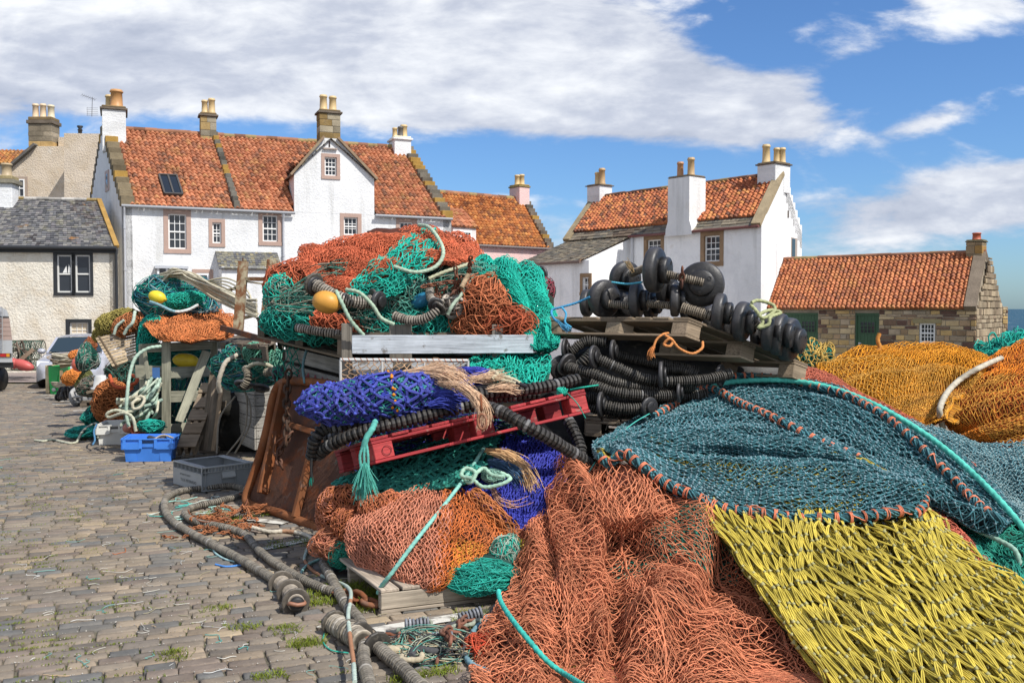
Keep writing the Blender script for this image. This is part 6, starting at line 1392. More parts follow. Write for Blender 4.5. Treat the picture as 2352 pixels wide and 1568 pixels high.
m = MB(); m.tube(spline([pl_(*p, .02) for p in [(850, 897), (770, 885), (700, 877), (662, 877), (643, 888), (630, 920), (620, 975), (602, 1045), (582, 1105), (570, 1140), (580, 1160), (650, 1180), (700, 1200), (745, 1218), (790, 1232)]], .04), .040, 12, (.22, .085, .035)); m.build('rim', M_RUST, T)
for a, b, w, h in [((664, 884), (612, 1135), .05, .09), ((735, 1000), (688, 1190), .05, .06), ((668, 975), (760, 1005), .05, .05), ((612, 1120), (626, 1130), .03, .05)]:
    m = MB(); m.beam(pl_(*a, .045), pl_(*b, .045), w, h, (.20, .08, .035), nd_, .006); m.build('rib', M_RUST, T)
m = MB(); m.chain(np.array([pl_(*p, .13) for p in [(690, 868), (687, 920), (686, 960), (688, 1000), (686, 1020)]]), .10, .0125, (.055, .035, .025)); m.build('chain', M_CHAIN, T)
m = MB(); m.chain(np.array([pl_(*p, .10) for p in [(688, 1005), (672, 1030), (660, 1055), (668, 1075)]]), .085, .010, (.12, .06, .04)); m.tube(spline([pl_(*p, .09) for p in [(678, 1005), (655, 1022), (648, 1040), (655, 1052)]], .02), .011, 6, (.16, .07, .04)); m.build('hook', M_CHAIN, T)

# ---- grey crate
def crate_euro():
    o = G(463, 1131); u = np.array([-.44, .45, 0]); v = np.array([.41, .37, 0]); h = .225; up = np.array([0, 0, 1.]); c = (.27, .285, .29); c2 = (.36, .37, .36)
    T = thing('grey_crate', 'grey stackable plastic crate standing empty on the setts', 'crate', o + (u + v) / 2); m = MB(); tu, tv = nrm(u), nrm(v); w = .022; o = o + up * .008
    lu, lv = np.linalg.norm(u), np.linalg.norm(v); hb = h - .06
    m.box(o + tv * .02 + tu * .02, tu * (lu - .04), tv * (lv - .04), up * .012, c)
    m.box(o, u, tv * .010, up * hb, c2); m.box(o + tv * (lv - .01), u, tv * .01, up * h, c); m.box(o + tv * .010, tv * (lv - .02), tu * .01, up * h, c); m.box(o + tu * (lu - .01) + tv * .01, tv * (lv - .02), tu * .01, up * h, c)
    m.build('shell', M_PLAS, T)
    m = MB(); m.box(o + tv * .06 + up * hb * 1.0, u, tv * .006, up * (h - hb - .004), c)
    for i in range(8): m.box(o + tu * (i / 7 * (lu - .012)) + up * (hb - .012), tu * .007, tv * .06, up * (h - hb + .008), c)
    m.box(o - tv * .003 + up * hb, u, tv * .06, up * .006, c2)
    m.box(o + up * h - tu * .004, tu * (lu + .008), tv * .07, up * .012, c2, .002); m.box(o + tv * (lv - .07) + up * h, u, tv * .07, up * .012, c2, .002)
    m.box(o + tv * .07 + up * h, tv * (lv - .14), tu * .022, up * .012, c2); m.box(o + tv * .07 + tu * (lu - .022) + up * h, tv * (lv - .14), tu * .022, up * .012, c2); m.build('rim', M_PLAS, T)
    m = MB(); q = o - tu * .012
    m.box(q + up * (h - .045), v, tu * .012, up * .005, c2); m.box(q + up * (h - .002), v, tu * .012, up * .01, c2); m.box(q, v, tu * .012, up * .006, c2)
    for i in range(17): m.box(q + tv * (i / 16 * (lv - .005)) + up * (h - .042), tv * .004, tu * .011, up * .042, c2)
    for f in (0, .07, .36, .64, .93, .99): m.box(q + tv * (f * (lv - .005)), tv * .006, tu * .011, up * (h - .04), c)
    m.build('ribs', M_PLAS, T)
    m = MB(); hq = q + tv * lv * .375 + up * (h - .115); m.prism([hq, hq - tu * .018, hq - tu * .02 + up * .012, hq + up * .07 + tu * .008], tv * lv * .25, c2); m.build('handle', M_PLAS, T)
    text_part('lettering', 'T.U.A. PETERHEAD', o - tv * .002 + tu * (lu * .72) + up * .055, -tu, up, .042, M_PAINT, T, (.03, .03, .03)); text_part('lettering', 'RETURN TO DEPOT', o - tv * .002 + tu * (lu * .74) + up * .115, -tu, up, .026, M_PAINT, T, (.03, .03, .03))
crate_euro()
def fishbox(name, label, o, u, v, h, c, group=None, lean=0.86, cat='fish box'):
    o, u, v = [np.asarray(k, float) for k in (o, u, v)]; up = np.array([0, 0, 1.]); T = thing(name, label, cat, o + (u + v) / 2, group); m = MB(); mid = o + (u + v) / 2; c = np.asarray(c, float)
    ring = lambda k, z, ins=0: np.array([mid + (s * (np.linalg.norm(u) / 2 * k - ins)) * nrm(u) + (q * (np.linalg.norm(v) / 2 * k - ins)) * nrm(v) + up * z for s, q in ((-1, -1), (1, -1), (1, 1), (-1, 1))])
    rg = [ring(lean, 0), ring(.95, h * .66), ring(1, h * .66), ring(1.0, h), ring(1.0, h, .02), ring(.95, h * .66, .02), ring(lean, .015, .012)]
    m.grid(np.array(rg), c, False, True); m.add(rg[-1], np.array([[0, 1, 2, 3]]), c); m.add(rg[0], np.array([[3, 2, 1, 0]]), c); m.build('tub', M_PLAS, T)
    m = MB(); a, b = ring(1.015, h * .60), ring(1.015, h + .008); tu, tv = nrm(u), nrm(v); lu, lv = np.linalg.norm(u), np.linalg.norm(v)
    for p0, d, L, nn in ((a[0], tu, lu, -tv), (a[3], tu, lu, tv), (a[0], tv, lv, -tu), (a[1], tv, lv, tu)):
        L = L * 1.015
        m.box(p0 + up * h * .40, d * L, nn * .014, up * .012, c * 1.1); 
        for f in (.02, .33, .62, .92): m.box(p0 + d * L * f - up * h * .0, d * L * .06, nn * .012, up * h * .40, c * 1.05)
        m.box(p0 - up * .01, d * L * .34, nn * .010, up * h * .3, c); m.box(p0 + d * L * .66 - up * .01, d * L * .34, nn * .010, up * h * .3, c)
        m.box(p0 + d * L * .36 + up * h * .24, d * L * .28, nn * .002, up * h * .10, c * .12)
    m.build('rim', M_PLAS, T)
    for i, (s, q) in enumerate(((0, 0), (.78, 0), (.78, .72), (0, .72))):
        m = MB(); b0 = rg[0][0] + tu * lu * lean * s * 1.0 + tv * lv * lean * q; m.prism([b0 - tu * .006 - tv * .008, b0 + tu * lu * .20 - tv * .008, b0 + tu * lu * .20 - tv * .018 + up * h * .6, b0 - tu * .02 - tv * .018 + up * h * .6], tv * lv * .2, c); m.build('foot', M_PLAS, T)
    return T
o = G(281, 1061); fishbox('fish_box', 'bright blue plastic fish box with a hand hole, resting on the setts', o, np.array([.60, .05, 0]), np.array([-.08, .42, 0]), .27, (.055, .22, .70), 'fish boxes in front of the rope tangle')
m = MB(); c_ = o + [.3, .25, .20]
for k in range(5): m.lathe(c_ + rng.uniform(-.12, .12, 3) * [1, .6, .1] + [.05, 0, .0], rng.normal(0, 1, 3) + [0, 0, 1.2], [(0, .001), (0, .085), (.025, .10), (.05, .085), (.05, .05), (.05, .001)], 16, (.05, .045, .045)); 
m.rope(np.array([c_ + [.02, -.08, .05], c_ + [.1, 0, .09], c_ + [.2, .02, .06], c_ + [.26, -.04, .04]]), .013, (.35, .3, .24)); tag(m.build('rubber_discs', M_RUB), 'worn rubber discs and a rope end inside the blue fish box', 'rubber discs')
o = G(222, 1023); fishbox('fish_box', 'dirty white plastic fish box behind the blue one', o, np.array([.44, .12, 0]), np.array([-.12, .60, 0]), .27, (.68, .67, .62), 'fish boxes in front of the rope tangle')

# ---- ropes of discs on the setts
HC = (.18, .16, .128)
def hose(lab, pts, r=.031, pitch=.023, bigs=(), lift=None, seed=0, name='disc_rope'):
    mb = MB(); mb.discs(gpath(*[(p[0], p[1], (p[2] if len(p) > 2 else r + .008)) for p in pts]), r, pitch, HC, .3, 12, .74, seed, bigs); return tag(mb.build(name, M_RUB), lab, 'disc rope', 'grey disc ropes lying on the setts')
hose('long grey disc rope looping past the grey crate and ending in the big spool', [(565, 1132), (530, 1124), (480, 1128), (420, 1135), (385, 1150), (378, 1175), (395, 1205), (440, 1235), (490, 1262), (545, 1292), (600, 1325), (640, 1350)], seed=1)
hose('grey disc rope running from the rusty chain heap to the shackle', [(560, 1140), (530, 1152), (480, 1165), (440, 1175), (425, 1190), (450, 1208), (500, 1218), (530, 1225), (565, 1240), (590, 1270), (625, 1300), (680, 1335), (730, 1360), (765, 1372)], .030, seed=2)
hose('darker disc rope coming from under the flat pallet to the bottom edge', [(742, 1305), (760, 1340), (778, 1375), (800, 1410), (825, 1440), (838, 1480), (835, 1530), (850, 1600)], .034, seed=3)
hose('grey disc rope with two large discs at the bottom edge', [(765, 1440), (800, 1465), (840, 1490), (862, 1500), (885, 1520), (920, 1550), (960, 1590), (990, 1620)], .036, bigs=(.28, .42), seed=4)
mb = MB(); pts = gpath((645, 1352, .04), (665, 1375, .05), (680, 1405, .06)); mb.discs(pts, .052, .019, (.33, .28, .22), .3, 16, .7, 5, bigs=(.02, .50, .98), bigr=1.55); e = pts[-1]; dd = nrm(pts[-1] - pts[-2]); mb.lathe(e + dd * .03, dd, [(0, .04), (.02, .045), (.03, .03), (.03, .001)], 14, (.02, .02, .02)); s_ = np.cross(dd, [0, 0, 1]); mb.tube(spline([e + s_ * .045 + dd * .02, e + s_ * .04 + dd * .055 + [0, 0, .01], e + dd * .065, e - s_ * .04 + dd * .055, e - s_ * .045 + dd * .02], .01), .012, 8, (.32, .15, .09)); tag(mb.build('spool_end', M_RUB), 'big spool of discs with a rusty loop ending the long hose on the setts', 'disc spool')
mb = MB(); pts = gpath((765, 1450, .05), (800, 1475, .06), (830, 1495, .06)); mb.discs(pts, .058, .02, (.30, .26, .2), .3, 14, .7, 6, bigs=(.02, .6), bigr=1.3); tag(mb.build('spool_end', M_RUB), 'spool of striped discs beside the crossing hoses near the bottom edge', 'disc spool')
def heap_chain(name, lab, c, rad, n, link, wire, col, seed):
    g_ = np.random.default_rng(seed); mb = MB(); 
    for k in range(n):
        a = g_.uniform(0, 6.28); p = c + np.array([np.cos(a), np.sin(a), 0]) * rad * g_.random(3) ** .6; p[2] = gz(p[1]) + g_.uniform(.01, rad[2]); pts = [p]; d = g_.uniform(0, 6.28)
        for i in range(5): d += g_.normal(0, .8); pts.append(pts[-1] + np.array([np.cos(d), np.sin(d), g_.normal(0, .15)]) * .05)
        pts = np.array(pts); pts[:, 2] = np.maximum(pts[:, 2], gz(pts[:, 1]) + wire * 1.5); mb.chain(pts, link, wire, np.asarray(col) * g_.uniform(.7, 1.4))
    return mb
mb = heap_chain('', '', G(535, 1195), np.array([.20, .28, .07]), 22, .042, .005, (.30, .12, .055), 3)
for k in range(22): a = rng.uniform(0, 6.28); p = G(500, 1222) + np.array([rng.normal(0, .13), rng.normal(0, .10), .03]); d = np.array([np.cos(a), np.sin(a), 0]); mb.chain(np.array([p, p + d * .08, p + d * .14 + [0.03, .02, 0]]), .042, .005, (.30, .12, .055))
fray(mb, gpath((500, 1175, .05), (510, 1195, .05), (520, 1210, .04)), 20, .02, .003, (.55, .42, .25), 3)
mb.tube(spline(gpath((430, 1180, .05), (440, 1200, .06), (470, 1215, .06), (520, 1208, .07), (560, 1185, .08), (568, 1160, .07), (550, 1148, .06)), .02), .007, 6, (.22, .09, .05)); tag(mb.build('chain_heap', M_RUST), 'heap of rusty chain between the two hose loops', 'chain')
rope('rope', 'cream twisted rope leading from the chain heap to a pale blue one', gpath((580, 1222, .04), (620, 1226, .02), (660, 1225, .02), (700, 1232, .018), (718, 1245, .018), (712, 1262, .018), (705, 1270, .02)), .016, (.55, .50, .40), col2=(.35, .2, .12))
rope('rope', 'pale blue-green rope with rust stains snaking to the bottom edge', gpath((705, 1270, .02), (700, 1290, .012), (720, 1315, .012), (760, 1335, .012), (790, 1360, .05), (805, 1390, .09), (805, 1420, .10), (800, 1460, .12), (805, 1510, .1), (812, 1560, .09), (815, 1610, .09)), .011, (.42, .50, .43), col2=(.36, .18, .10))
rope('rope', 'short turquoise rope curving out from under the flat pallet', gpath((735, 1290, .02), (705, 1302, .012), (690, 1325, .012), (700, 1345, .012), (720, 1352, .012)), .010, (.25, .45, .42))
rope('twine', 'thin green twine curling beside the lowest spool', gpath((748, 1450, .01), (742, 1475, .008), (760, 1495, .008), (800, 1502, .008)), .004, (.05, .38, .28), 'twine')
rope('twine', 'short pale blue twisted twine lying on the setts below the loop', gpath((488, 1258, .008), (495, 1272, .008), (515, 1285, .008), (540, 1292, .008)), .007, (.35, .52, .52), 'twine'); rope('twine', 'short bright blue twine touching the long hose', gpath((495, 1298, .008), (520, 1303, .008), (550, 1300, .008), (570, 1296, .01)), .007, (.08, .25, .62), 'twine')
rope('twine', 'short violet-blue twine beside the lower spool of discs', gpath((888, 1492, .01), (905, 1505, .01), (920, 1520, .01), (935, 1535, .008)), .005, (.06, .07, .5), 'twine')
mb = MB()
for k in range(16):
    c = G(rng.normal(450, 35), rng.normal(1165, 14)); a = rng.uniform(0, 6.28); pts = [c]
    for i in range(5): a += rng.normal(0, .9); pts.append(pts[-1] + np.array([np.cos(a), np.sin(a), 0]) * .07)
    mb.tube(spline(pts, .02) + [0, 0, .012], .0045, 5, [(.30, .52, .46), (.5, .56, .5), (.10, .42, .36)][k % 3])
tag(mb.build('twine_litter', M_ROPE), 'pale green twine scraps bunched inside the hose loop', 'twine', None, 'stuff')
m = MB(); pts = gpath((768, 1374, .04), (790, 1385, .04), (815, 1392, .04)); m.chain(pts, .05, .010, (.16, .08, .05)); m.chain(gpath((800, 1382, .05), (850, 1398, .04)), .13, .018, (.25, .12, .07)); m.build
tag(m.build('shackle', M_RUST), 'heavy rusty shackle joining the hose to a pale rope', 'shackle')
# tangle of old gear at the bottom
g_ = np.random.default_rng(9); mb = MB()
for k in range(26):
    c = G(g_.uniform(880, 1110), g_.uniform(1455, 1530)) + [0, 0, g_.uniform(.02, .06)]; a = g_.uniform(0, 6.28); pts = [c]
    for i in range(5): a += g_.normal(0, .8); pts.append(pts[-1] + np.array([np.cos(a) * .9, np.sin(a) * .6, g_.normal(0, .15)]) * .055)
    pts = np.array(pts); pts[:, 2] = np.clip(pts[:, 2], .015, .12); mb.rope(pts, g_.uniform(.008, .022), [(.07, .07, .072), (.30, .32, .25), (.42, .36, .25), (.22, .26, .2), (.06, .065, .07)][k % 5])
tangle(mb, G(990, 1500) + [0, 0, .02], (.28, .16, .08), 240, .003, [(.3, .34, .26), (.08, .08, .08), (.40, .34, .22), (.1, .3, .24)], 9, .08, flat=0); tag(mb.build('rope_tangle', M_ROPE), 'dirty tangle of old black and beige ropes at the bottom centre', 'rope')
mb = heap_chain('', '', G(1010, 1475), np.array([.28, .12, .10]), 9, .075, .010, (.20, .09, .06), 5); tag(mb.build('chain_heap', M_RUST), 'rusty chain links lying on the dirty rope tangle at the bottom centre', 'chain')
for k, (x, y, ax_) in enumerate([(955, 1462, (1, .2, 0)), (1078, 1442, (.9, .3, .2)), (1010, 1495, (1, 0, .1))]):
    mb = MB(); c = G(x, y) + [0, 0, .07]; mb.discs(np.array([c - nrm(ax_) * .06, c, c + nrm(ax_) * .06]), .035, .019, (.18, .19, .21), .2, 12, .7, k); tag(mb.build('disc_rope', M_RUB), ['short grey-blue disc stack, leftmost on the dirty rope tangle', 'short grey-blue disc stack nearest the salmon net', 'short grey-blue disc stack at the lower middle of the dirty rope tangle'][k], 'disc rope', 'disc stacks on the rope tangle')
rope('rope', 'blue-grey rope looping round the lowest corner of the salmon net', gpath((1150, 1420, .05), (1110, 1445, .05), (1075, 1480, .03), (1068, 1510, .02), (1085, 1535, .02), (1120, 1550, .02)), .015, (.16, .28, .32))
rope('rope', 'thick black rope hanging between the flat pallet and the salmon net', path((1165, 1370, 5.4), (1140, 1400, 5.35), (1115, 1430, 5.25), (1095, 1455, 5.15)), .03, (.045, .045, .048))
mb = MB(); tangle(mb, G(1100, 1500) + [0, 0, .04], (.09, .1, .08), 160, .0026, [(.62, .10, .05), (.5, .1, .05)], 6, .06); tag(mb.build('net_scraps', M_FIB), 'small bright red net scrap inside the blue-grey rope loop', 'net scraps')
# ================================================================ BOBBINS AND DISC ROPES ON PALLETS
def bobbin(c, ax_, R_, lab, w=.36, group='black rubber bobbins on the upper pallet', seed=0, hub=True):
    ax_ = nrm(ax_); T = thing('rubber_bobbin', lab, 'bobbin', np.asarray(c, float) - [0, 0, R_], group); W_ = R_ * w; col = np.array([.018, .017, .017])
    pr = [(-W_, .001), (-W_, R_ * .30), (-W_ * .85, R_ * .62), (-W_ * .72, R_ * .90), (-W_ * .5, R_ * .98), (-W_ * .2, R_), (W_ * .2, R_), (W_ * .5, R_ * .98), (W_ * .7, R_ * .90), (W_ * .80, R_ * .60), (W_ * .82, .001)]
    m = MB(); m.lathe(c, ax_, pr, 36, np.array([col * (1 + 2.2 *  (p[1] > R_ * .95)) for p in pr])); m.build('wheel', M_RUBG, T)
    m = MB(); hr = R_ * .58; q = np.asarray(c) - ax_ * W_ * .9; m.lathe(q, -ax_, [(0, hr * .9), (0, hr), (W_ * .75, hr), (W_ * .9, hr * .92), (W_ * .92, hr * .4), (W_ * .92, .001)], 28, col * 1.2); m.build('hub', M_RUBG, T)
    u = nrm(np.cross(ax_, [0, 0, 1])); v = np.cross(ax_, u); r_ = np.random.default_rng(seed)
    a0 = r_.uniform(0, 6.28)
    for k in range(3):
        a = a0 + k * 2.09; p = np.asarray(c) - ax_ * W_ * .9 - ax_ * W_ * .93 + (u * np.cos(a) + v * np.sin(a)) * hr * .68; m = MB(); m.lathe(p, -ax_, [(0, R_ * .09), (.002, R_ * .09), (.002, R_ * .085), (-.02, R_ * .08), (-.02, .001)], 12, (.004, .004, .004)); m.build('bolt_hole', M_RUBG, T)
    return T
# upper pallet
WD = [(.27, .21, .145), (.31, .245, .17), (.23, .175, .12)]
o = P(1582, 728, 7.45); a_ = P(1256, 726, 8.2); b_ = P(1862, 838, 7.85)
ad = a_ - o; bd = b_ - o
T = pallet('wooden_pallet', 'weathered pallet carrying the black bobbins, its near corner pointing at the viewer', o, ad, bd * .98, WD, n=8, h=.165, bw=.14)
def BP(x, y, Y): return P(x, y, Y)
AX = np.array([1, .25, -.05])
spec = [((1436, 640, 8.35), (-.55, 1, .1), 37, 'round bobbin at the back left of the top row'), ((1504, 620, 7.75), (-.85, .45, .05), 48, 'topmost bobbin standing on edge in the middle of the top row'), ((1612, 653, 7.75), (.25, 1, -.1), 47, 'bobbin turned flat towards the viewer at the right end of the top row'),
        ((1348, 696, 8.35), (-.9, .4, 0), 29, 'leftmost bobbin, half hidden behind its neighbour'), ((1388, 686, 8.05), (-.6, .8, 0), 40, 'large bobbin at the left of the lower row'), ((1462, 690, 7.95), (-.9, .35, 0), 38, 'second bobbin of the lower row seen nearly edge on'),
        ((1532, 665, 8.1), (-.7, .6, .1), 34, 'bobbin wedged under the topmost one'), ((1550, 690, 7.75), (-.97, .2, 0), 34, 'narrow edge-on bobbin in the middle of the lower row'), ((1652, 717, 7.6), (-.85, .35, .1), 40, 'bobbin right of the middle on the lower row'),
        ((1705, 738, 7.55), (-.8, .5, .1), 42, 'bobbin beside the loop of pale green rope'), ((1768, 762, 7.55), (-.85, .45, .1), 40, 'third bobbin from the right end'), ((1790, 768, 7.6), (-.8, .5, .1), 44, 'second bobbin from the right end'), ((1812, 780, 7.7), (-.75, .6, .1), 46, 'last bobbin at the right end of the lower row'),
        ((1425, 702, 8.3), (-.6, .8, 0), 34, 'bobbin in the back row behind the first two lower ones'), ((1495, 700, 8.2), (-.85, .5, 0), 32, 'bobbin in the back row below the topmost one'), ((1592, 712, 8.05), (-.5, .85, 0), 33, 'bobbin in the back row under the flat-facing one'), ((1630, 735, 7.95), (-.9, .4, 0), 32, 'back bobbin left of the one beside the rope loop'), ((1680, 752, 7.9), (-.7, .7, 0), 34, 'low bobbin behind the one beside the rope loop'), ((1742, 770, 7.85), (-.8, .5, 0), 34, 'low bobbin tucked between the rope loop and the right end')]
for k, (c, axv, rp, lab) in enumerate(spec): bobbin(P(*c), axv, rp * 1.1 / FPX * c[2], lab, seed=k)
SPC = (.21, .175, .13)
for k, (a, b, lab) in enumerate([((1515, 626, 7.68), (1612, 648, 7.62), 'worn disc spacer bridging the two highest bobbins'), ((1450, 628, 8.2), (1490, 612, 7.95), 'disc spacer left of the topmost bobbin'), ((1398, 697, 7.95), (1450, 703, 7.9), 'disc spacer between the first two lower bobbins'), ((1488, 697, 7.88), (1540, 702, 7.75), 'disc spacer left of the narrow edge-on bobbin'),
                                ((1566, 706, 7.65), (1640, 728, 7.55), 'disc spacer right of the narrow edge-on bobbin'), ((1665, 722, 7.55), (1700, 745, 7.5), 'disc spacer before the bobbin with the rope loop'), ((1735, 742, 7.5), (1770, 768, 7.5), 'disc spacer under the pale green rope loop')]):
    mb = MB(); mb.discs(path(a, b), .034 if k != 4 else .042, .017, SPC, .3, 12, .7, k); tag(mb.build('disc_spacer', M_RUB), lab, 'disc spacer', 'disc spacers between the bobbins')
m = MB(); m.chain(path((1567, 622, 7.6), (1566, 652, 7.62)), .07, .009, (.12, .06, .045)); tag(m.build('shackle', M_RUST), 'small rusty shackle hanging from the highest disc spacer', 'shackle')
rope('rope', 'pale green rope looped over the right-hand bobbins', path((1726, 695, 7.35), (1742, 690, 7.4), (1775, 700, 7.4), (1778, 715, 7.35), (1755, 730, 7.3), (1745, 722, 7.3), (1770, 712, 7.35), (1793, 718, 7.4), (1770, 728, 7.3), (1765, 745, 7.28), (1742, 752, 7.28), (1752, 740, 7.3), (1738, 715, 7.32), (1724, 700, 7.36)), .0135, (.36, .38, .20))
rope('rope', 'blue rope tied to the left corner of the bobbin pallet', path((1355, 682, 7.95), (1325, 695, 8.0), (1290, 705, 8.0), (1268, 712, 8.0), (1270, 728, 7.95), (1285, 742, 7.9), (1305, 755, 7.9)), .010, (.06, .28, .50)); 
mb = MB(); mb.rope(path((1290, 705, 8.0), (1300, 720, 7.95), (1298, 740, 7.9), (1312, 752, 7.9)), .009, (.07, .32, .52)); fray(mb, path((1280, 735, 7.88), (1295, 750, 7.86), (1310, 760, 7.84)), 30, .012, .0025, (.08, .30, .48), 4); mb.rope(path((1405, 648, 7.9), (1440, 652, 7.85), (1475, 648, 7.7)), .008, (.1, .42, .55)); tag(mb.build('rope', M_ROPE), 'frayed blue rope end and blue line at the left of the bobbin pallet', 'rope')
mb = MB(); OC = (.60, .24, .08); mb.rope(path((1535, 765, 7.38), (1522, 768, 7.3), (1508, 780, 7.28), (1500, 800, 7.27)), .009, OC); mb.rope(path((1528, 770, 7.3), (1545, 782, 7.26), (1538, 795, 7.24), (1525, 790, 7.26), (1540, 778, 7.25), (1560, 800, 7.26), (1590, 812, 7.3), (1612, 800, 7.32), (1614, 785, 7.38)), .0105, OC); fray(mb, path((1502, 795, 7.27), (1494, 808, 7.26), (1496, 824, 7.25)), 46, .012, .0022, OC, 3); tag(mb.build('rope', M_ROPE), 'orange rope knotted round the near block of the bobbin pallet', 'rope')
mb = MB(); fray(mb, path((1455, 625, 8.05), (1448, 612, 8.0), (1440, 600, 8.0)), 24, .015, .0025, (.55, .40, .22), 2); tag(mb.build('frayed_rope', M_ROPE), 'tuft of tan twine tied round the spacer of the top row', 'frayed rope')
# stack below
HD = (.055, .05, .042); k = 0
lab_ = ['uppermost', 'second', 'third', 'fourth', 'fifth', 'sixth', 'seventh', 'eighth', 'ninth', 'tenth']
stk = [((1310, 808, 7.9), (1345, 785, 7.9), (1390, 785, 7.85)), ((1370, 800, 7.75), (1340, 830, 7.7), (1320, 850, 7.8)), ((1375, 825, 7.45), (1420, 845, 7.42), (1480, 870, 7.4), (1560, 876, 7.4), (1630, 870, 7.45), (1675, 858, 7.5)),
       ((1300, 842, 7.55), (1360, 858, 7.42), (1420, 880, 7.4), (1500, 892, 7.45), (1590, 888, 7.55)), ((1420, 815, 7.9), (1490, 832, 7.9), (1560, 842, 7.9), (1600, 850, 7.9)), ((1520, 850, 7.75), (1560, 848, 7.75), (1600, 860, 7.7)),
       ((1355, 880, 7.4), (1410, 900, 7.35), (1480, 908, 7.35), (1550, 908, 7.4)), ((1345, 912, 7.5), (1380, 915, 7.5), (1420, 925, 7.55), (1620, 905, 7.6)), ((1390, 932, 7.3), (1430, 938, 7.28), (1490, 938, 7.3)), ((1345, 930, 7.55), (1400, 945, 7.5), (1500, 950, 7.5))]
for pts in stk:
    mb = MB(); mb.discs(path(*pts), .045 if k not in (4, 5) else .038, .0185, HD, .35, 13, .72, k); tag(mb.build('disc_rope', M_RUB), lab_[k] + ' black disc rope counting down the stack under the bobbin pallet', 'disc rope', 'disc ropes stacked under the bobbin pallet'); k += 1
for k, (c, axv, rp, lab) in enumerate([((1303, 836, 7.6), (-.7, .7, .3), 26, 'ribbed flat disc at the left of the stack under the bobbins'), ((1290, 845, 7.9), (-.4, .9, 0), 30, 'dark disc at the far left of the stack under the bobbins'), ((1366, 820, 7.45), (-.85, .5, -.1), 27, 'disc at the end of the front disc rope of the stack'), ((1408, 806, 7.7), (-.9, .3, .0), 26, 'edge-on disc near the top of the stack under the bobbins'), ((1298, 800, 7.9), (-.9, .3, 0), 24, 'edge-on disc at the upper left of the stack'), ((1518, 860, 7.34), (-.96, .2, 0), 31, 'tall narrow disc in the middle of the stack'), ((1560, 900, 7.4), (-.9, .3, 0), 24, 'disc at the right end of the seventh rope'), ((1380, 928, 7.3), (-.9, .3, 0), 29, 'disc at the lower left of the stack'), ((1492, 935, 7.2), (-.55, .8, 0), 24, 'lowest disc touching the dark blue net'), ((1655, 862, 7.65), (-.8, .5, 0), 26, 'disc at the right end of the stack under the pallet'), ((1340, 848, 7.75), (-.85, .5, 0), 22, 'small disc behind the ribbed one')]):
    bobbin(P(*c), axv, rp / FPX * c[2], lab, w=.22, group='rubber discs in the stack under the bobbin pallet', seed=k + 30)
mb = MB(); lump_(mb, P(1480, 870, 8.3), (.80, .35, .42), (.018, .017, .015), 3, amp=.06); lump_(mb, P(1720, 880, 8.4), (.45, .3, .3), (.02, .018, .015), 4, amp=.06); tag(mb.build('dark_filler', M_RUB), 'dark filler mass added behind the disc ropes under the bobbin pallet', 'filler heap')  # near-black filler lumps, putting shade into the gaps of the stack
o = P(1345, 958, 7.5); T = pallet('wooden_pallet', 'wooden pallet under the stack of disc ropes', o, P(1700, 985, 7.0) - o, P(1320, 930, 8.4) - o, WOODC, n=8, h=.15)
o2 = G(1330, 1160) ; m = MB()
for k, (x, Y) in enumerate(((1360, 7.9), (1480, 7.8), (1600, 7.6))): pass
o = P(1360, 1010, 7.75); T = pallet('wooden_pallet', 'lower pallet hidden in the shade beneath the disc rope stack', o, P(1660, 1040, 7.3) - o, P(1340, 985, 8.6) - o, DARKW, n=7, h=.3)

# ================================================================ TOP PILE
S_ = [(.60, .155, .075), (.52, .13, .06)]
GT = (.02, .44, .33); GT2 = (.03, .30, .24)
mb = MB(); lump_(mb, P(940, 705, 9.2), (1.15, .75, .52), (.03, .045, .035), 5, amp=.05); lump_(mb, P(700, 745, 9.2), (.42, .4, .22), (.03, .045, .035), 8); lump_(mb, P(1150, 720, 9.0), (.5, .45, .42), (.03, .04, .03), 6); lump_(mb, P(930, 610, 9.4), (.7, .5, .35), (.09, .03, .018), 7)
tangle(mb, P(920, 700, 8.75), (1.05, .55, .42), 900, .004, [(.03, .20, .15), (.10, .22, .17), (.25, .30, .24), (.04, .12, .10), (.28, .25, .19)], 8, .25, wild=1.2)
tag(mb.build('net_heap', M_FIB), 'core of old green net filling the tall pile on the white plank', 'net heap')
sh = Sheet([[(688, 612, 9.0), (712, 580, 9.3), (770, 558, 9.5), (850, 537, 9.6), (945, 524, 9.65), (1035, 540, 9.5), (1080, 560, 9.3), (1103, 592, 9.1)],
            [(695, 618, 8.7), (740, 590, 8.75), (800, 572, 8.75), (870, 555, 8.75), (950, 548, 8.75), (1030, 560, 8.75), (1080, 580, 8.8), (1104, 604, 8.9)],
            [(705, 635, 8.5), (755, 620, 8.45), (810, 605, 8.4), (880, 588, 8.4), (950, 580, 8.4), (1025, 582, 8.45), (1075, 598, 8.6), (1100, 612, 8.75)],
            [(722, 662, 8.35), (770, 655, 8.28), (820, 640, 8.25), (880, 618, 8.25), (950, 605, 8.3), (1020, 600, 8.4), (1065, 606, 8.55), (1092, 615, 8.7)],
            [(748, 700, 8.3), (775, 688, 8.25), (822, 668, 8.22), (880, 640, 8.25), (945, 622, 8.3), (1010, 612, 8.42), (1055, 612, 8.55), (1085, 616, 8.7)]], [(4, -1.5, .025, .1, .3), (1.2, 2.5, .02, .3, .2)], .035, 2.2, 41)
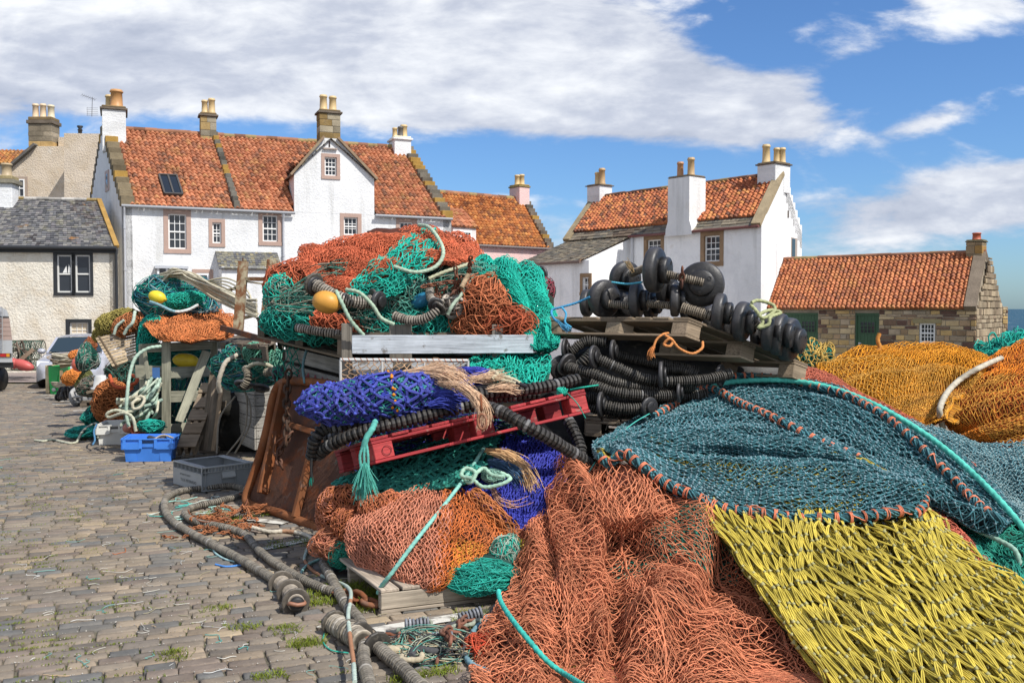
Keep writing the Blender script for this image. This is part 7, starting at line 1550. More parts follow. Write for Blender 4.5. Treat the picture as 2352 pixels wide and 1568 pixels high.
net('trawl_net', 'big orange-red net dome crowning the tall pile', sh, [dict(nu=62, nv=68, r=.0036, col=S_[0], off=.02, jit=.2, warp=.6, sag=.012), dict(nu=70, nv=74, r=.0036, col=S_[1], off=0, jit=.3, warp=.6, wk=3), dict(nu=64, nv=60, r=.004, col=(.42, .10, .05), off=-.02, jit=.3, warp=.5, wk=4, col2=GT2, c2=.85)], (.10, .03, .018))
sh = Sheet([[(962, 545, 8.85), (978, 532, 9.2), (995, 530, 9.3), (1010, 545, 9.0)], [(905, 575, 8.5), (940, 570, 8.45), (975, 575, 8.42), (1005, 590, 8.42)], [(858, 612, 8.3), (900, 612, 8.22), (940, 618, 8.2), (975, 622, 8.25)], [(808, 655, 8.2), (860, 655, 8.12), (910, 655, 8.1), (945, 648, 8.2)], [(800, 685, 8.15), (850, 690, 8.05), (900, 680, 8.08), (930, 660, 8.2)]], [], .03, 3, 42)
net('trawl_net', 'bright turquoise net strip hanging diagonally across the orange dome', sh, [dict(nu=13, nv=24, r=.0048, col=GT, off=.035, jit=.3, warp=.7, sag=.03, cut=.04), dict(nu=15, nv=26, r=.0044, col=(.02, .34, .27), off=.02, jit=.4, warp=.7, cut=.12, sag=.02)], None)
for c, axv, L, r1, cl, lab in [((672, 655, 8.7), (.75, -.3, .5), .30, .18, S_[0], 'orange net shoulder at the upper left of the tall pile'), ((655, 690, 8.6), (.25, -.1, 1), .22, .19, GT, 'turquoise net shoulder at the left edge of the tall pile'), ((700, 745, 8.35), (1, -.1, -.1), .42, .14, (.03, .36, .28), 'turquoise netting over disc rope at the lower left of the tall pile'), ((770, 748, 8.2), (1, 0, -.35), .24, .10, S_[0], 'orange net roll end at the lower left above the white plank'),
                             ((1108, 722, 8.25), (.35, -.2, .9), .33, .26, (.60, .20, .09), 'large coarse orange net bag at the right of the tall pile'), ((1172, 750, 8.15), (1, -.2, -.25), .22, .17, S_[1], 'small tight orange net bag beside the coarse one'), ((960, 745, 8.3), (1, 0, -.05), .55, .15, (.03, .36, .28), 'turquoise net hanging along the white plank'), ((930, 672, 8.35), (.2, -.1, 1), .24, .22, (.10, .32, .25), 'faded green net clump in the middle of the tall pile'), ((1130, 645, 8.6), (.8, 0, -.4), .35, .12, (.10, .30, .24), 'dull green net under the pale rope right of centre')]:
    b = Ball(P(*c), axv, L, r1, r1 * .9, rough=.03, rs=4, seed=len(lab)); big = 'coarse' in lab
    net('net_bundle', lab, b, [dict(nu=int(L * (38 if not big else 26)), nv=int(r1 * (110 if not big else 70)), r=.0042, col=cl, off=.02, jit=.3, warp=.4, sag=.02), dict(nu=int(L * 60), nv=int(r1 * 150), r=.0038, col=np.array(cl) * .75, off=0, jit=.4, warp=.4, col2=(.3, .33, .27) if 'green' in lab or 'turq' in lab else None, c2=.5), dict(nu=int(L * 60), nv=int(r1 * 150), r=.0038, col=np.array(cl) * .6, off=-.015, jit=.4, warp=.4)], np.array(cl) * .12, group='net bundles in the tall pile', coreoff=-.03, corepar=(30, 30))
sh = Sheet([[(1080, 598, 8.75), (1110, 592, 8.9), (1150, 598, 9.0), (1195, 602, 9.0), (1232, 625, 8.9), (1250, 650, 8.85)], [(1088, 615, 8.6), (1130, 620, 8.55), (1170, 630, 8.5), (1210, 640, 8.5), (1240, 660, 8.55), (1262, 680, 8.6)], [(1115, 645, 8.45), (1160, 658, 8.35), (1200, 670, 8.3), (1230, 682, 8.3), (1255, 695, 8.35), (1275, 708, 8.45)], [(1170, 690, 8.3), (1195, 705, 8.22), (1220, 715, 8.18), (1240, 722, 8.2), (1262, 726, 8.25), (1280, 730, 8.35)], [(1198, 745, 8.15), (1212, 755, 8.1), (1232, 765, 8.06), (1250, 768, 8.08), (1266, 768, 8.1), (1280, 765, 8.2)], [(1210, 800, 8.02), (1225, 805, 7.98), (1240, 808, 7.96), (1255, 808, 7.96), (1268, 806, 7.98), (1280, 802, 8.02)]], [(3, 1, .03, .1, .3)], .03, 3, 44)
net('trawl_net', 'vivid turquoise net pouring down the right side of the tall pile past the white plank', sh, [dict(nu=30, nv=62, r=.0042, col=GT, off=.02, jit=.2, warp=.6, sag=.01), dict(nu=34, nv=66, r=.004, col=(.015, .36, .27), off=0, jit=.3, warp=.6), dict(nu=36, nv=66, r=.004, col=(.012, .28, .21), off=-.015, jit=.3, warp=.5)], (.008, .09, .07))
sh = Sheet([[(1085, 835, 8.3), (1130, 812, 8.4), (1190, 808, 8.4), (1262, 815, 8.3)], [(1075, 850, 7.9), (1130, 838, 7.85), (1190, 835, 7.85), (1265, 838, 7.9)], [(1100, 868, 7.7), (1150, 862, 7.6), (1200, 862, 7.6), (1262, 860, 7.7)], [(1130, 880, 7.5), (1165, 878, 7.45), (1205, 885, 7.4), (1245, 890, 7.45)]], [(2, 1, .02, .1, .2)], .03, 3, 45)
net('trawl_net', 'loose turquoise net heap below the white plank, beside the disc stack', sh, [dict(nu=22, nv=22, r=.0048, col=GT, off=.03, jit=.4, warp=.5, sag=.03), dict(nu=24, nv=24, r=.0045, col=(.02, .33, .26), off=.01, jit=.5, warp=.5, sag=.02, col2=(.45, .42, .1), c2=.6)], (.01, .08, .06))
for k, (pts, r_, lab, bg, br) in enumerate([(((712, 650, 8.0), (725, 655, 7.95), (760, 675, 7.9), (800, 690, 7.9), (835, 695, 7.95), (862, 690, 8.0)), .055, 'striped disc rope above the amber float', (.10, .98), 1.9), (((905, 725, 8.0), (940, 735, 7.95), (975, 732, 7.9), (1000, 715, 7.9), (1010, 695, 7.95)), .042, 'curved disc rope in the middle of the tall pile', (.9,), 1.9), (((985, 655, 8.3), (990, 685, 8.1), (1008, 700, 7.98)), .040, 'short disc rope dropping from the dome to the curved one', (), 1), (((680, 752, 8.15), (740, 762, 8.1), (800, 768, 8.1)), .04, 'disc rope under the turquoise netting at the lower left', (), 1)]):
    mb = MB(); mb.discs(path(*pts), r_, .022, (.25, .22, .18), .3, 13, .7, k, bg, br); tag(mb.build('disc_rope', M_RUB), lab, 'disc rope', 'disc ropes in the tall pile')
for k, (c, axv, rp, lab) in enumerate([((722, 655, 7.95), (-.7, .6, .1), 20, 'small bobbin at the left end of the striped disc rope'), ((870, 692, 7.95), (-.8, .5, .1), 24, 'small bobbin at the right end of the striped disc rope'), ((1000, 700, 7.9), (-.3, .9, .4), 18, 'small bobbin on the curved disc rope of the tall pile'), ((1240, 630, 9.0), (.5, .8, 0), 20, 'bobbin sticking out at the right shoulder of the tall pile')]): bobbin(P(*c), axv, rp / FPX * c[2], lab, w=.3, group='small bobbins in the tall pile', seed=60 + k)
def buoy(c, axv, L, r_, col, lab, group=None, name='net_float'):
    m = MB(); s_ = np.linspace(-1, 1, 15); prof = [(L * t, max(.001, r_ * (1 - abs(t) ** 2.3) ** .6)) for t in s_]; T = thing(name, lab, 'float', np.asarray(c, float) - [0, 0, r_], group); m.lathe(c, axv, prof, 22, col); m.build('shell', M_PLAS, T)
    m = MB(); m.lathe(np.asarray(c) + nrm(axv) * L * .93, axv, [(0, r_ * .25), (.02, r_ * .25), (.02, .001)], 10, np.asarray(col) * .6); m.build('eye', M_PLAS, T)
buoy(P(750, 694, 7.85), (1, -.1, -.25), .125, .095, (.62, .30, .05), 'amber float under the striped disc rope'); buoy(P(968, 690, 8.22), (.8, -.2, .4), .11, .065, (.02, .16, .28), 'blue float half buried in the middle of the tall pile')
rope('rope', 'pale green rope arched over the orange dome', path((962, 517, 8.95), (985, 522, 8.7), (1005, 545, 8.5), (1018, 575, 8.3), (1012, 600, 8.2), (990, 618, 8.15), (950, 625, 8.1), (905, 612, 8.15)), .017, (.38, .48, .36))
rope('rope', 'pale rope running from the dome to the right under the turquoise net', path((985, 640, 8.15), (1020, 625, 8.2), (1060, 612, 8.3), (1080, 605, 8.4)), .016, (.42, .42, .28)); rope('rope', 'pale green rope falling right of centre into the coarse orange bag', path((1088, 640, 8.2), (1065, 670, 8.1), (1040, 700, 8.0), (1028, 722, 8.0)), .016, (.36, .44, .34))
rope('rope', 'pale green rope falling from the striped disc rope to the white plank', path((772, 668, 7.85), (785, 695, 7.8), (805, 735, 7.8), (835, 770, 7.85)), .016, (.32, .44, .33)); rope('rope', 'pale green rope crossing the striped disc rope to the lower centre', path((795, 665, 7.85), (825, 672, 7.8), (855, 700, 7.8), (875, 730, 7.82), (905, 745, 7.85)), .016, (.36, .46, .34))
m = MB(); g_ = np.random.default_rng(4)
for k in range(9):
    p = P(g_.uniform(1010, 1075), g_.uniform(640, 690), 8.15); m.chain(np.array([p, p + g_.normal(0, .08, 3), p + g_.normal(0, .12, 3)]), .06, .008, (.20, .09, .06))
tag(m.build('chain_heap', M_RUST), 'rusty chain tangled right of the centre of the tall pile', 'chain')
mb = MB(); tangle(mb, P(1045, 700, 8.15), (.14, .1, .12), 50, .010, [(.5, .45, .38), (.42, .36, .3)], 7, .12); tag(mb.build('rope', M_ROPE), 'knotted cream rope ends near the middle right of the tall pile', 'rope')
m = MB(); m.tube(path((1060, 660, 8.0), (1076, 630, 8.05)), .022, 8, (.38, .27, .17)); tag(m.build('wooden_peg', M_WOOD), 'short brown peg poking out beside the rusty chain of the tall pile', 'peg')
mb = MB(); tangle(mb, P(1256, 672, 8.9), (.08, .08, .13), 120, .004, [(.45, .08, .12), (.05, .06, .05), (.3, .1, .12)], 9, .1); lump_(mb, P(1253, 674, 9), (.05, .06, .09), (.03, .02, .02), 4); tag(mb.build('net_scraps', M_FIB), 'crimson and black net scraps behind the right shoulder of the tall pile', 'net scraps')

# planks, bins and pallets under the tall pile
o = P(808, 812, 7.75)
T = thing('plank_box', 'wooden box with flaking white planks under the tall pile', 'box', P(1000, 900, 8.4))
m = MB(); m.box(P(808, 813, 7.75), P(1225, 811, 7.95) - P(808, 813, 7.75), [0, .035, 0], [0, 0, .155], (.52, .56, .60), .004); m.build('plank', M_WHW, T)
m = MB(); m.box(P(780, 862, 7.95), P(1260, 866, 8.15) - P(780, 862, 7.95), [0, .035, 0], [0, 0, .15], (.52, .55, .58), .004); m.build('plank', M_WHW, T)
m = MB(); m.box(P(780, 925, 7.95), P(1250, 925, 8.15) - P(780, 925, 7.95), [0, .035, 0], [0, 0, .15], (.4, .42, .44), .004); m.build('plank', M_WHW, T)
for x0, x1 in ((785, 808), (895, 945), (1130, 1155)):
    m = MB(); m.box(P(x0, 960, 8.0 if x0 > 800 else 7.9) , P(x1, 960, 8.0 if x0 > 800 else 7.9) - P(x0, 960, 8.0 if x0 > 800 else 7.9), [0, .06, 0], [0, 0, .80], (.24, .215, .18), .004); m.build('post', M_WOOD, T)
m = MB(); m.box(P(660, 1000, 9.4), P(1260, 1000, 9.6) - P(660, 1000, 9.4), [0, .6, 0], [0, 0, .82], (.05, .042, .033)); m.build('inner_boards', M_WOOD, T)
m = MB(); m.box(P(790, 770, 8.1), P(1220, 770, 8.2) - P(790, 770, 8.1), [0, 1.2, 0], [0, 0, .025], (.16, .13, .1)); m.build('deck', M_WOOD, T)
# lettered bin
T = thing('lettered_bin', 'grey wooden bin with dark red painted letters behind the trawl door', 'bin', P(700, 960, 8.9))
for k, (y0, y1, hh) in enumerate(((794, 832, .13), (838, 882, .155), (884, 925, .15), (930, 970, .15))):
    a = P(655, y0 + 33, 9.0); b = P(792, y1 + 30, 8.3); m = MB(); m.box(a, b - a, [.02, .03, 0], [0, 0, hh], (.30, .285, .25), .004); m.build('board', M_WOOD, T)
a = P(655, 871, 9.0); b = P(792, 912, 8.3); d = nrm(b - a); text_part('lettering', 'F M A N', a + d * .20 + np.array([0, 0, .022]) + nrm(np.cross(d, [0, 0, 1])) * .006, d, [0, 0, 1], .155, M_PAINT, T, (.25, .035, .045))
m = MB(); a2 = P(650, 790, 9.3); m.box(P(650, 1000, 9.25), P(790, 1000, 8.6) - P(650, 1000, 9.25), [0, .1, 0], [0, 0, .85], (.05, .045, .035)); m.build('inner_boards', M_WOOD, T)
# pallets under the left side of the tall pile
o = P(795, 772, 7.95); T = pallet('wooden_pallet', 'tilted dark pallet under the left side of the tall pile', o, P(590, 728, 9.0) - o, P(900, 740, 9.0) - o, DARKW, n=7, h=.2, bw=.12)
# wire gate
T = thing('mesh_gate', 'galvanised tube frame laced with tan netting, standing before the plank box', 'gate', P(930, 900, 7.6)); A_, B_ = P(782, 826, 7.5), P(1075, 828, 7.7); dn = np.array([0, 0, -.42]); GV = (.50, .50, .48)
m = MB(); m.tube(np.array([A_, B_]), .014, 8, GV); m.build('top_rail', M_PAINT, T)
for f in (0, .32, .65, 1.0): m = MB(); q = A_ + (B_ - A_) * f; m.tube(np.array([q, q + dn]), .011, 8, GV); m.build('upright', M_PAINT, T)
shg = Sheet([[(782, 828, 7.5), (930, 829, 7.6), (1075, 830, 7.7)], [(782, 880, 7.5), (930, 880, 7.6), (1075, 882, 7.7)], [(782, 945, 7.5), (930, 946, 7.6), (1075, 948, 7.7)]], [], .004, 3, 5)
m = MB(); weave(m, shg, 17, 12, .0035, (.55, .36, .22), off=.0, jit=.1, seed=3); q = A_ + (B_ - A_) * np.linspace(0, 1, 150)[:, None]; aa = np.arange(150) * .9; m.tube(q + np.stack([aa * 0, np.cos(aa) * .016, np.sin(aa) * .016], 1), .0028, 4, (.45, .16, .07)); m.build('netting', M_FIB, T)
# cut wooden bin
def plankbin():
    F = G(585, 1052); F[2] = gz(F[1]); Lc = G(478, 1012); Rc = F + np.array([.62, .55, 0]); h = zt(882, F[1]) - F[2]; T = thing('wooden_bin', 'grey slatted wooden bin with nail holes, left of the rusty trawl door', 'bin', F + [0, .5, 0])
    u = np.array([Lc[0] - F[0], Lc[1] - F[1], 0]); u = nrm(u) * 1.1; v = Rc - F; n = 6; up = np.array([0, 0, 1.]); z0 = .10
    for nm, d, off, oth in (('left_side', u, 0, v), ('right_side', v, 1, u)):
        m = MB()
        for k in range(n):
            hh = (h - z0) / n; c = np.array([.37, .345, .30]) * rng.uniform(.85, 1.1); p = F + up * (z0 + hh * k)
            m.box(p + (nrm(v) * .024 if off == 0 else 0) * 0 + nrm(d) * (.0 if off == 0 else .026), d, nrm(oth) * .022, up * (hh - .008), c, .003)
            if off:
                for q in range(5): 
                    for z_ in (.3, .7): w = p + nrm(d) * (.05 + q * .09 * 1.0) - nrm(oth) * .001 + up * hh * z_; m.lathe(w, -nrm(oth), [(0, .006), (.002, .006), (.002, .001)], 6, (.03, .02, .015))
            else:
                for z_ in (.3, .7): w = p + nrm(d) * .03 - nrm(oth) * .001 + up * hh * z_; m.lathe(w, -nrm(oth), [(0, .006), (.002, .006), (.002, .001)], 6, (.03, .02, .015))
        m.build(nm, M_WOOD, T)
    m = MB(); m.box(F + nrm(u) * .1 + nrm(v) * .1, nrm(u) * .1, nrm(v) * .1, up * .095, (.2, .17, .13)); m.build('foot', M_WOOD, T); m = MB(); m.box(F + nrm(u) * 1.0 + nrm(v) * .05, nrm(u) * .1, nrm(v) * .1, up * .095, (.2, .17, .13)); m.build('foot', M_WOOD, T)
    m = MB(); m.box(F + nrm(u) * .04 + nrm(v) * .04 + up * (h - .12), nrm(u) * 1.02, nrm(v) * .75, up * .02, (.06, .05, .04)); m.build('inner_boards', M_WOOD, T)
plankbin()
mb = MB(); lump_(mb, P(572, 850, 11.2), (.36, .4, .2), (.02, .04, .032), 6); tangle(mb, P(572, 840, 11.0), (.38, .35, .24), 700, .0048, [(.03, .26, .2), (.05, .36, .28), (.04, .16, .13), (.3, .34, .28), (.05, .12, .2)], 6, .16, wild=1.3); tag(mb.build('net_heap', M_FIB), 'green tangled net overflowing the grey slatted bin', 'net heap')
weave_ball = Ball(P(612, 825, 10.6), (.8, -.1, -.4), .28, .14, .12, seed=6); net('net_bundle', 'faded green net bundle on top of the grey slatted bin', weave_ball, [dict(nu=18, nv=18, r=.005, col=(.12, .34, .24), off=.01, jit=.2), dict(nu=24, nv=24, r=.0045, col=(.08, .22, .16), off=-.01, jit=.3)], (.02, .05, .04), corepar=(24, 24))
rope('rope', 'thick beige rope hanging in a bight from the green heap on the slatted bin', path((545, 815, 10.7), (520, 830, 10.6), (508, 855, 10.55), (502, 880, 10.55), (505, 900, 10.6)), .026, (.46, .41, .33)); rope('rope', 'thick dark rope along the top of the green heap on the slatted bin', path((505, 845, 10.8), (530, 818, 10.9), (560, 808, 11.0), (590, 805, 11.0)), .026, (.12, .13, .13)); rope('rope', 'beige rope bight in the middle of the green heap on the slatted bin', path((560, 850, 10.4), (585, 835, 10.3), (615, 838, 10.3), (632, 850, 10.4)), .022, (.42, .40, .3))
for k, (pts, lab) in enumerate([(((565, 845, 10.4), (570, 865, 10.3), (560, 885, 10.3)), 'short disc rope standing in the green heap on the slatted bin'), (((610, 855, 10.3), (640, 850, 10.2), (665, 840, 10.2)), 'short disc rope lying right of the beige bight')]):
    mb = MB(); mb.discs(path(*pts), .045, .022, (.22, .19, .14), .3, 12, .7, k); tag(mb.build('disc_rope', M_RUB), lab, 'disc rope', 'disc ropes on the slatted bin')
for k, (c, axv, rp, lab) in enumerate([((560, 882, 10.35), (.1, .5, 1), 22, 'black disc lying flat on the left rim of the slatted bin'), ((600, 890, 10.45), (.1, .5, .9), 20, 'black disc lying on the slatted bin next to its corner'), ((640, 860, 10.1), (-.85, .5, -.2), 20, 'upright black disc between the slatted bin and the lettered boards')]): bobbin(P(*c), axv, rp / FPX * c[2], lab, w=.25, group='black discs on the slatted bin', seed=70 + k)
mb = MB(); sh = Sheet([[(640, 790, 9.0), (670, 790, 8.9), (700, 800, 8.8)], [(640, 850, 8.95), (668, 855, 8.85), (695, 850, 8.8)], [(650, 900, 8.9), (672, 910, 8.8), (690, 880, 8.8)]], [], .02, 3, 3); weave(mb, sh, 5, 9, .006, (.02, .20, .15), jit=.3, off=.05, sag=.03); tag(mb.build('trawl_net', M_FIB), 'coarse dark green meshes hanging down the left end of the lettered bin', 'fishing net'); rope('rope', 'blue-green rope hanging in front of the red letters', path((705, 800, 8.55), (696, 840, 8.5), (700, 880, 8.4)), .012, (.12, .22, .24))
mb = MB()
for pts in (((560, 895, 11.0), (575, 930, 11.1), (572, 980, 11.3), (540, 1040, 11.5)), ((562, 895, 11.0), (568, 930, 11.1), (560, 990, 11.3), (520, 1045, 11.5)), ((540, 910, 11.2), (505, 960, 11.3), (498, 1040, 11.4))): mb.tube(spline(path(*pts), .05), .011, 6, (.26, .24, .2))
tag(mb.build('cable_loop', M_ROPE), 'thin grey wire loop hanging down the side of the slatted bin', 'cable')
# ================================================================ LEFT END OF THE PILE
def board(m, a, b, w, Y0, Y1=None, th=.025, col=None, vertical=False):
    """plank between two picks, w = visible width in metres"""
    A_, B_ = P(a[0], a[1], Y0), P(b[0], b[1], Y1 or Y0); d = nrm(B_ - A_); up = nrm(np.cross(d, [0, 1, 0])); m.box(A_ - up * w / 2, B_ - A_, up * w, [0, th, 0], np.asarray(col if col is not None else GREYW[rng.integers(3)]) * rng.uniform(.85, 1.1), .003)
# open frame crate
T = thing('frame_crate', 'tall open crate of grey-green posts and rails stuffed with ropes and nets', 'crate', G(385, 1040))
GW = (.34, .33, .25)
for (a, b, w, Y0, Y1, nm) in [((381, 785), (381, 1032), .115, 12.45, 12.45, 'post'), ((491, 785), (491, 1010), .10, 13.2, 13.2, 'post'), ((519, 785), (519, 830), .10, 13.4, 13.4, 'post'), ((322, 800), (540, 790), .12, 12.6, 13.4, 'rail'), ((310, 853), (371, 855), .17, 12.5, 12.5, 'rail'), ((391, 856), (482, 852), .15, 12.55, 13.1, 'rail'), ((391, 911), (482, 908), .15, 12.55, 13.1, 'rail'), ((391, 985), (482, 975), .13, 12.55, 13.1, 'rail'), ((474, 806), (412, 968), .12, 12.9, 12.4, 'brace'), ((324, 790), (326, 905), .07, 12.7, 12.6, 'post'), ((330, 800), (340, 870), .045, 12.3, 12.3, 'brace')]:
    m = MB(); board(m, a, b, w, Y0, Y1, .03, GW); m.build(nm, M_WOOD, T)
m = MB(); m.box(P(350, 868, 12.44), [.10, 0, 0], [0, -.003, 0], [0, 0, .14], (.06, .15, .36)); m.build('paint_patch', M_PAINT, T)
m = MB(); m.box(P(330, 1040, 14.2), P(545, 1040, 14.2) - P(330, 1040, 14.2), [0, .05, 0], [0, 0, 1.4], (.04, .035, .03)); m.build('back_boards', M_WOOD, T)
mb = MB(); lump_(mb, P(445, 940, 13.7), (.42, .3, .62), (.02, .045, .035), 3); lump_(mb, P(425, 835, 14.0), (.62, .3, .28), (.02, .045, .035), 5); tangle(mb, P(425, 835, 13.7), (.6, .3, .26), 300, .006, [(.03, .30, .23), (.04, .22, .17)], 7, .2); tangle(mb, P(440, 930, 13.3), (.40, .25, .62), 700, .006, [(.03, .30, .23), (.04, .22, .17), (.36, .40, .33), (.05, .14, .2)], 5, .2, wild=1.4); tag(mb.build('net_heap', M_FIB), 'green net and pale rope ends stuffed inside the open frame crate', 'net heap')
buoy(P(427, 828, 12.95), (1, 0, -.1), .19, .10, (.68, .50, .03), 'yellow float lying behind the rails of the open frame crate')
# pale rope tangle left of the post
g_ = np.random.default_rng(21); mb = MB(); lump_(mb, P(335, 935, 12.9), (.28, .25, .42), (.03, .04, .035), 3)
for k in range(60):
    x0, y0 = g_.uniform(330, 372), g_.uniform(868, 925); x1, y1 = g_.uniform(268, 352), g_.uniform(915, 992); bx, by = g_.uniform(-22, 12), g_.uniform(-15, 25)
    pts = [P(x0, y0, g_.uniform(12.2, 12.7)), P((x0 * 2 + x1) / 3 + bx * .6, (y0 * 2 + y1) / 3 + by * .5, g_.uniform(12.0, 12.5)), P((x0 + 2 * x1) / 3 + bx, (y0 + 2 * y1) / 3 + by * .6, g_.uniform(12.0, 12.4)), P(x1, y1, g_.uniform(12.1, 12.5))]
    mb.rope(np.array(pts), g_.uniform(.014, .024), [(.36, .46, .37), (.42, .48, .38), (.28, .38, .31), (.5, .48, .36)][k % 4], step=.02)
tag(mb.build('rope_tangle', M_ROPE), 'big hank of pale green ropes spilling down left of the crate post', 'rope')
mb = MB(); mb.rope(path((370, 795, 12.3), (340, 800, 12.2), (312, 820, 12.1), (298, 860, 12.0), (292, 910, 11.9), (290, 950, 11.9), (296, 980, 11.9)), .021, (.38, .50, .40)); tag(mb.build('rope', M_ROPE), 'single pale green rope arching from the crate top down past the hank', 'rope')
mb = MB(); mb.rope(path((330, 930, 12.0), (300, 945, 11.9), (265, 942, 11.9), (246, 950, 11.9), (252, 958, 11.9), (285, 948, 11.8), (305, 960, 11.8), (312, 990, 11.8)), .020, (.48, .48, .36)); mb.rope(path((318, 915, 12.0), (305, 925, 11.9), (307, 938, 11.9), (322, 935, 11.9), (332, 918, 11.95), (325, 910, 12.0), (312, 914, 12.0)), .019, (.52, .48, .36)); tag(mb.build('rope', M_ROPE), 'cream rope loops at the foot of the pale green hank', 'rope')
mb = MB(); tangle(mb, P(345, 978, 12.0), (.17, .1, .09), 90, .006, [(.02, .42, .33), (.03, .3, .24)], 3, .1); tangle(mb, P(325, 985, 12.1), (.12, .1, .1), 60, .006, [(.45, .12, .06)], 4, .1); tag(mb.build('net_scraps', M_FIB), 'turquoise and rust-red net scraps behind the blue fish box', 'net scraps')
buoy(P(296, 982, 12.2), (0, 0, 1), .07, .08, (.40, .16, .12), 'dull red float behind the white fish box')
# top of the frame crate: orange sheet, green heap, cream hank, floats
sh = Sheet([[(315, 722, 13.6), (350, 712, 13.8), (420, 708, 14.0), (490, 712, 14.0), (540, 730, 13.9)], [(325, 745, 12.9), (370, 742, 12.8), (430, 738, 12.9), (495, 735, 13.0), (542, 748, 13.3)], [(345, 764, 12.5), (390, 764, 12.4), (440, 760, 12.5), (495, 756, 12.7), (542, 762, 13.1)], [(372, 784, 12.4), (410, 786, 12.35), (450, 786, 12.45), (490, 782, 12.6), (535, 782, 12.9)]], [(3, 2, .03, .1, .4)], .04, 1.8, 51)
net('trawl_net', 'rust-orange net sheet folded over the top of the open frame crate', sh, [dict(nu=46, nv=34, r=.0062, col=(.58, .20, .07), off=.015, jit=.12, warp=.4), dict(nu=52, nv=40, r=.006, col=(.46, .14, .05), off=-.01, jit=.2, warp=.4)], (.16, .05, .018), coreoff=-.03)
mb = MB(); lump_(mb, P(410, 690, 13.8), (.52, .4, .26), (.02, .05, .045), 4); tangle(mb, P(405, 685, 13.5), (.52, .35, .30), 900, .006, [(.02, .36, .28), (.03, .26, .22), (.03, .18, .26), (.04, .13, .17), (.3, .38, .36)], 6, .22, wild=1.1); tag(mb.build('net_heap', M_FIB), 'green and blue net heap above the rust-orange sheet', 'net heap')
for c, axv, L, r1, lab in [((420, 690, 13.2), (1, 0, .1), .32, .11, 'smooth dark green net bundle beside the big yellow float'), ((345, 775, 12.9), (.2, 0, 1), .32, .16, 'green net hanging at the left corner under the rust-orange sheet')]:
    net('net_bundle', lab, Ball(P(*c), axv, L, r1, r1, seed=3), [dict(nu=22, nv=24, r=.0055, col=(.02, .36, .27), off=.01, jit=.25, warp=.4), dict(nu=26, nv=28, r=.005, col=(.02, .26, .2), off=-.01, jit=.3, warp=.4)], (.01, .07, .05), corepar=(24, 24))
buoy(P(361, 682, 12.75), (1, -.1, -.3), .125, .085, (.70, .55, .03), 'bright yellow float hanging on the green heap at the upper left', 'yellow floats on the green heap'); buoy(P(437, 645, 14.0), (1, 0, -.4), .12, .08, (.62, .45, .05), 'yellow float half hidden under the cream rope hank', 'yellow floats on the green heap'); buoy(P(344, 688, 13.3), (.3, 0, 1), .06, .05, (.62, .42, .03), 'small yellow float tip just left of the bright yellow one', 'yellow floats on the green heap')
mb = MB(); g_ = np.random.default_rng(8)
for k in range(26):
    s_ = g_.uniform(-1, 1); o_ = g_.normal(0, 3, 4); mb.tube(spline(path((372 + s_ * 6, 645 + s_ * 8 + o_[0] * 2, 13.3), (400, 628 + s_ * 9 + o_[1], 13.2 + s_ * .1), (440 + o_[1], 640 + s_ * 13 + o_[2], 13.1), (490, 668 + s_ * 15 + o_[3], 12.9 + s_ * .15), (545 + o_[0], 695 + s_ * 16, 12.6), (590, 712 + s_ * 18 + o_[1] * 2, 12.4)), .06), g_.uniform(.011, .017), 6, np.array([(.50, .45, .33), (.42, .37, .26), (.56, .52, .40)][k % 3]) * g_.uniform(.8, 1.15))
for k in range(5): s_ = k - 2; mb.tube(spline(path((470 + s_ * 6, 650, 13.2), (520, 655 + s_ * 8, 13), (570, 690 + s_ * 10, 12.7), (585 + s_ * 4, 722, 12.5), (545, 730 + s_ * 3, 12.6)), .05), .012, 6, (.48, .43, .30))
tag(mb.build('rope_hank', M_ROPE), 'long hank of cream ropes sweeping right over the green heap', 'rope')
mb = MB(); mb.rope(path((345, 693, 12.7), (365, 700, 12.6), (400, 715, 12.6), (430, 712, 12.7), (455, 700, 12.8)), .02, (.2, .34, .38), col2=(.5, .52, .5)); tag(mb.build('rope', M_ROPE), 'blue and white braided rope sagging under the bright yellow float', 'rope')
rope('rope', 'short olive rope end pointing right from the cream hank', path((500, 672, 13.2), (520, 668, 13.1), (545, 660, 13.0)), .022, (.22, .19, .12))
# rusty A-shaped uprights
T = thing('rusty_stand', 'rusty steel uprights with a cross bar rising left of the tall pile', 'frame', P(570, 780, 11.0)); RS = (.42, .36, .24)
for (a, b, w, nm) in [((557, 600), (545, 760), .11, 'upright'), ((624, 596), (604, 770), .11, 'upright'), ((548, 640), (608, 641), .045, 'cross_bar'), ((560, 646), (606, 652), .02, 'cross_bar')]:
    m = MB(); board(m, a, b, w, 11.0, 10.9, .07, RS); m.build(nm, M_MOTT, T)
m = MB(); m.tube(path((558, 600, 11.02), (558, 592, 11.02)), .008, 6, (.1, .05, .03)); m.build('bolt', M_RUST, T)
m = MB(); board(m, (505, 752), (620, 784), .06, 10.7, 10.2, .06, (.07, .045, .035)); tag(m.build('steel_bar', M_RUST), 'dark rusty steel bar lying across the pallets below the uprights', 'bar')
o = P(610, 795, 10.1); pallet('wooden_pallet', 'broken dark pallet under the rusty uprights', o, P(505, 785, 11.2) - o, P(650, 775, 11.0) - o, DARKW, n=6, h=.17)
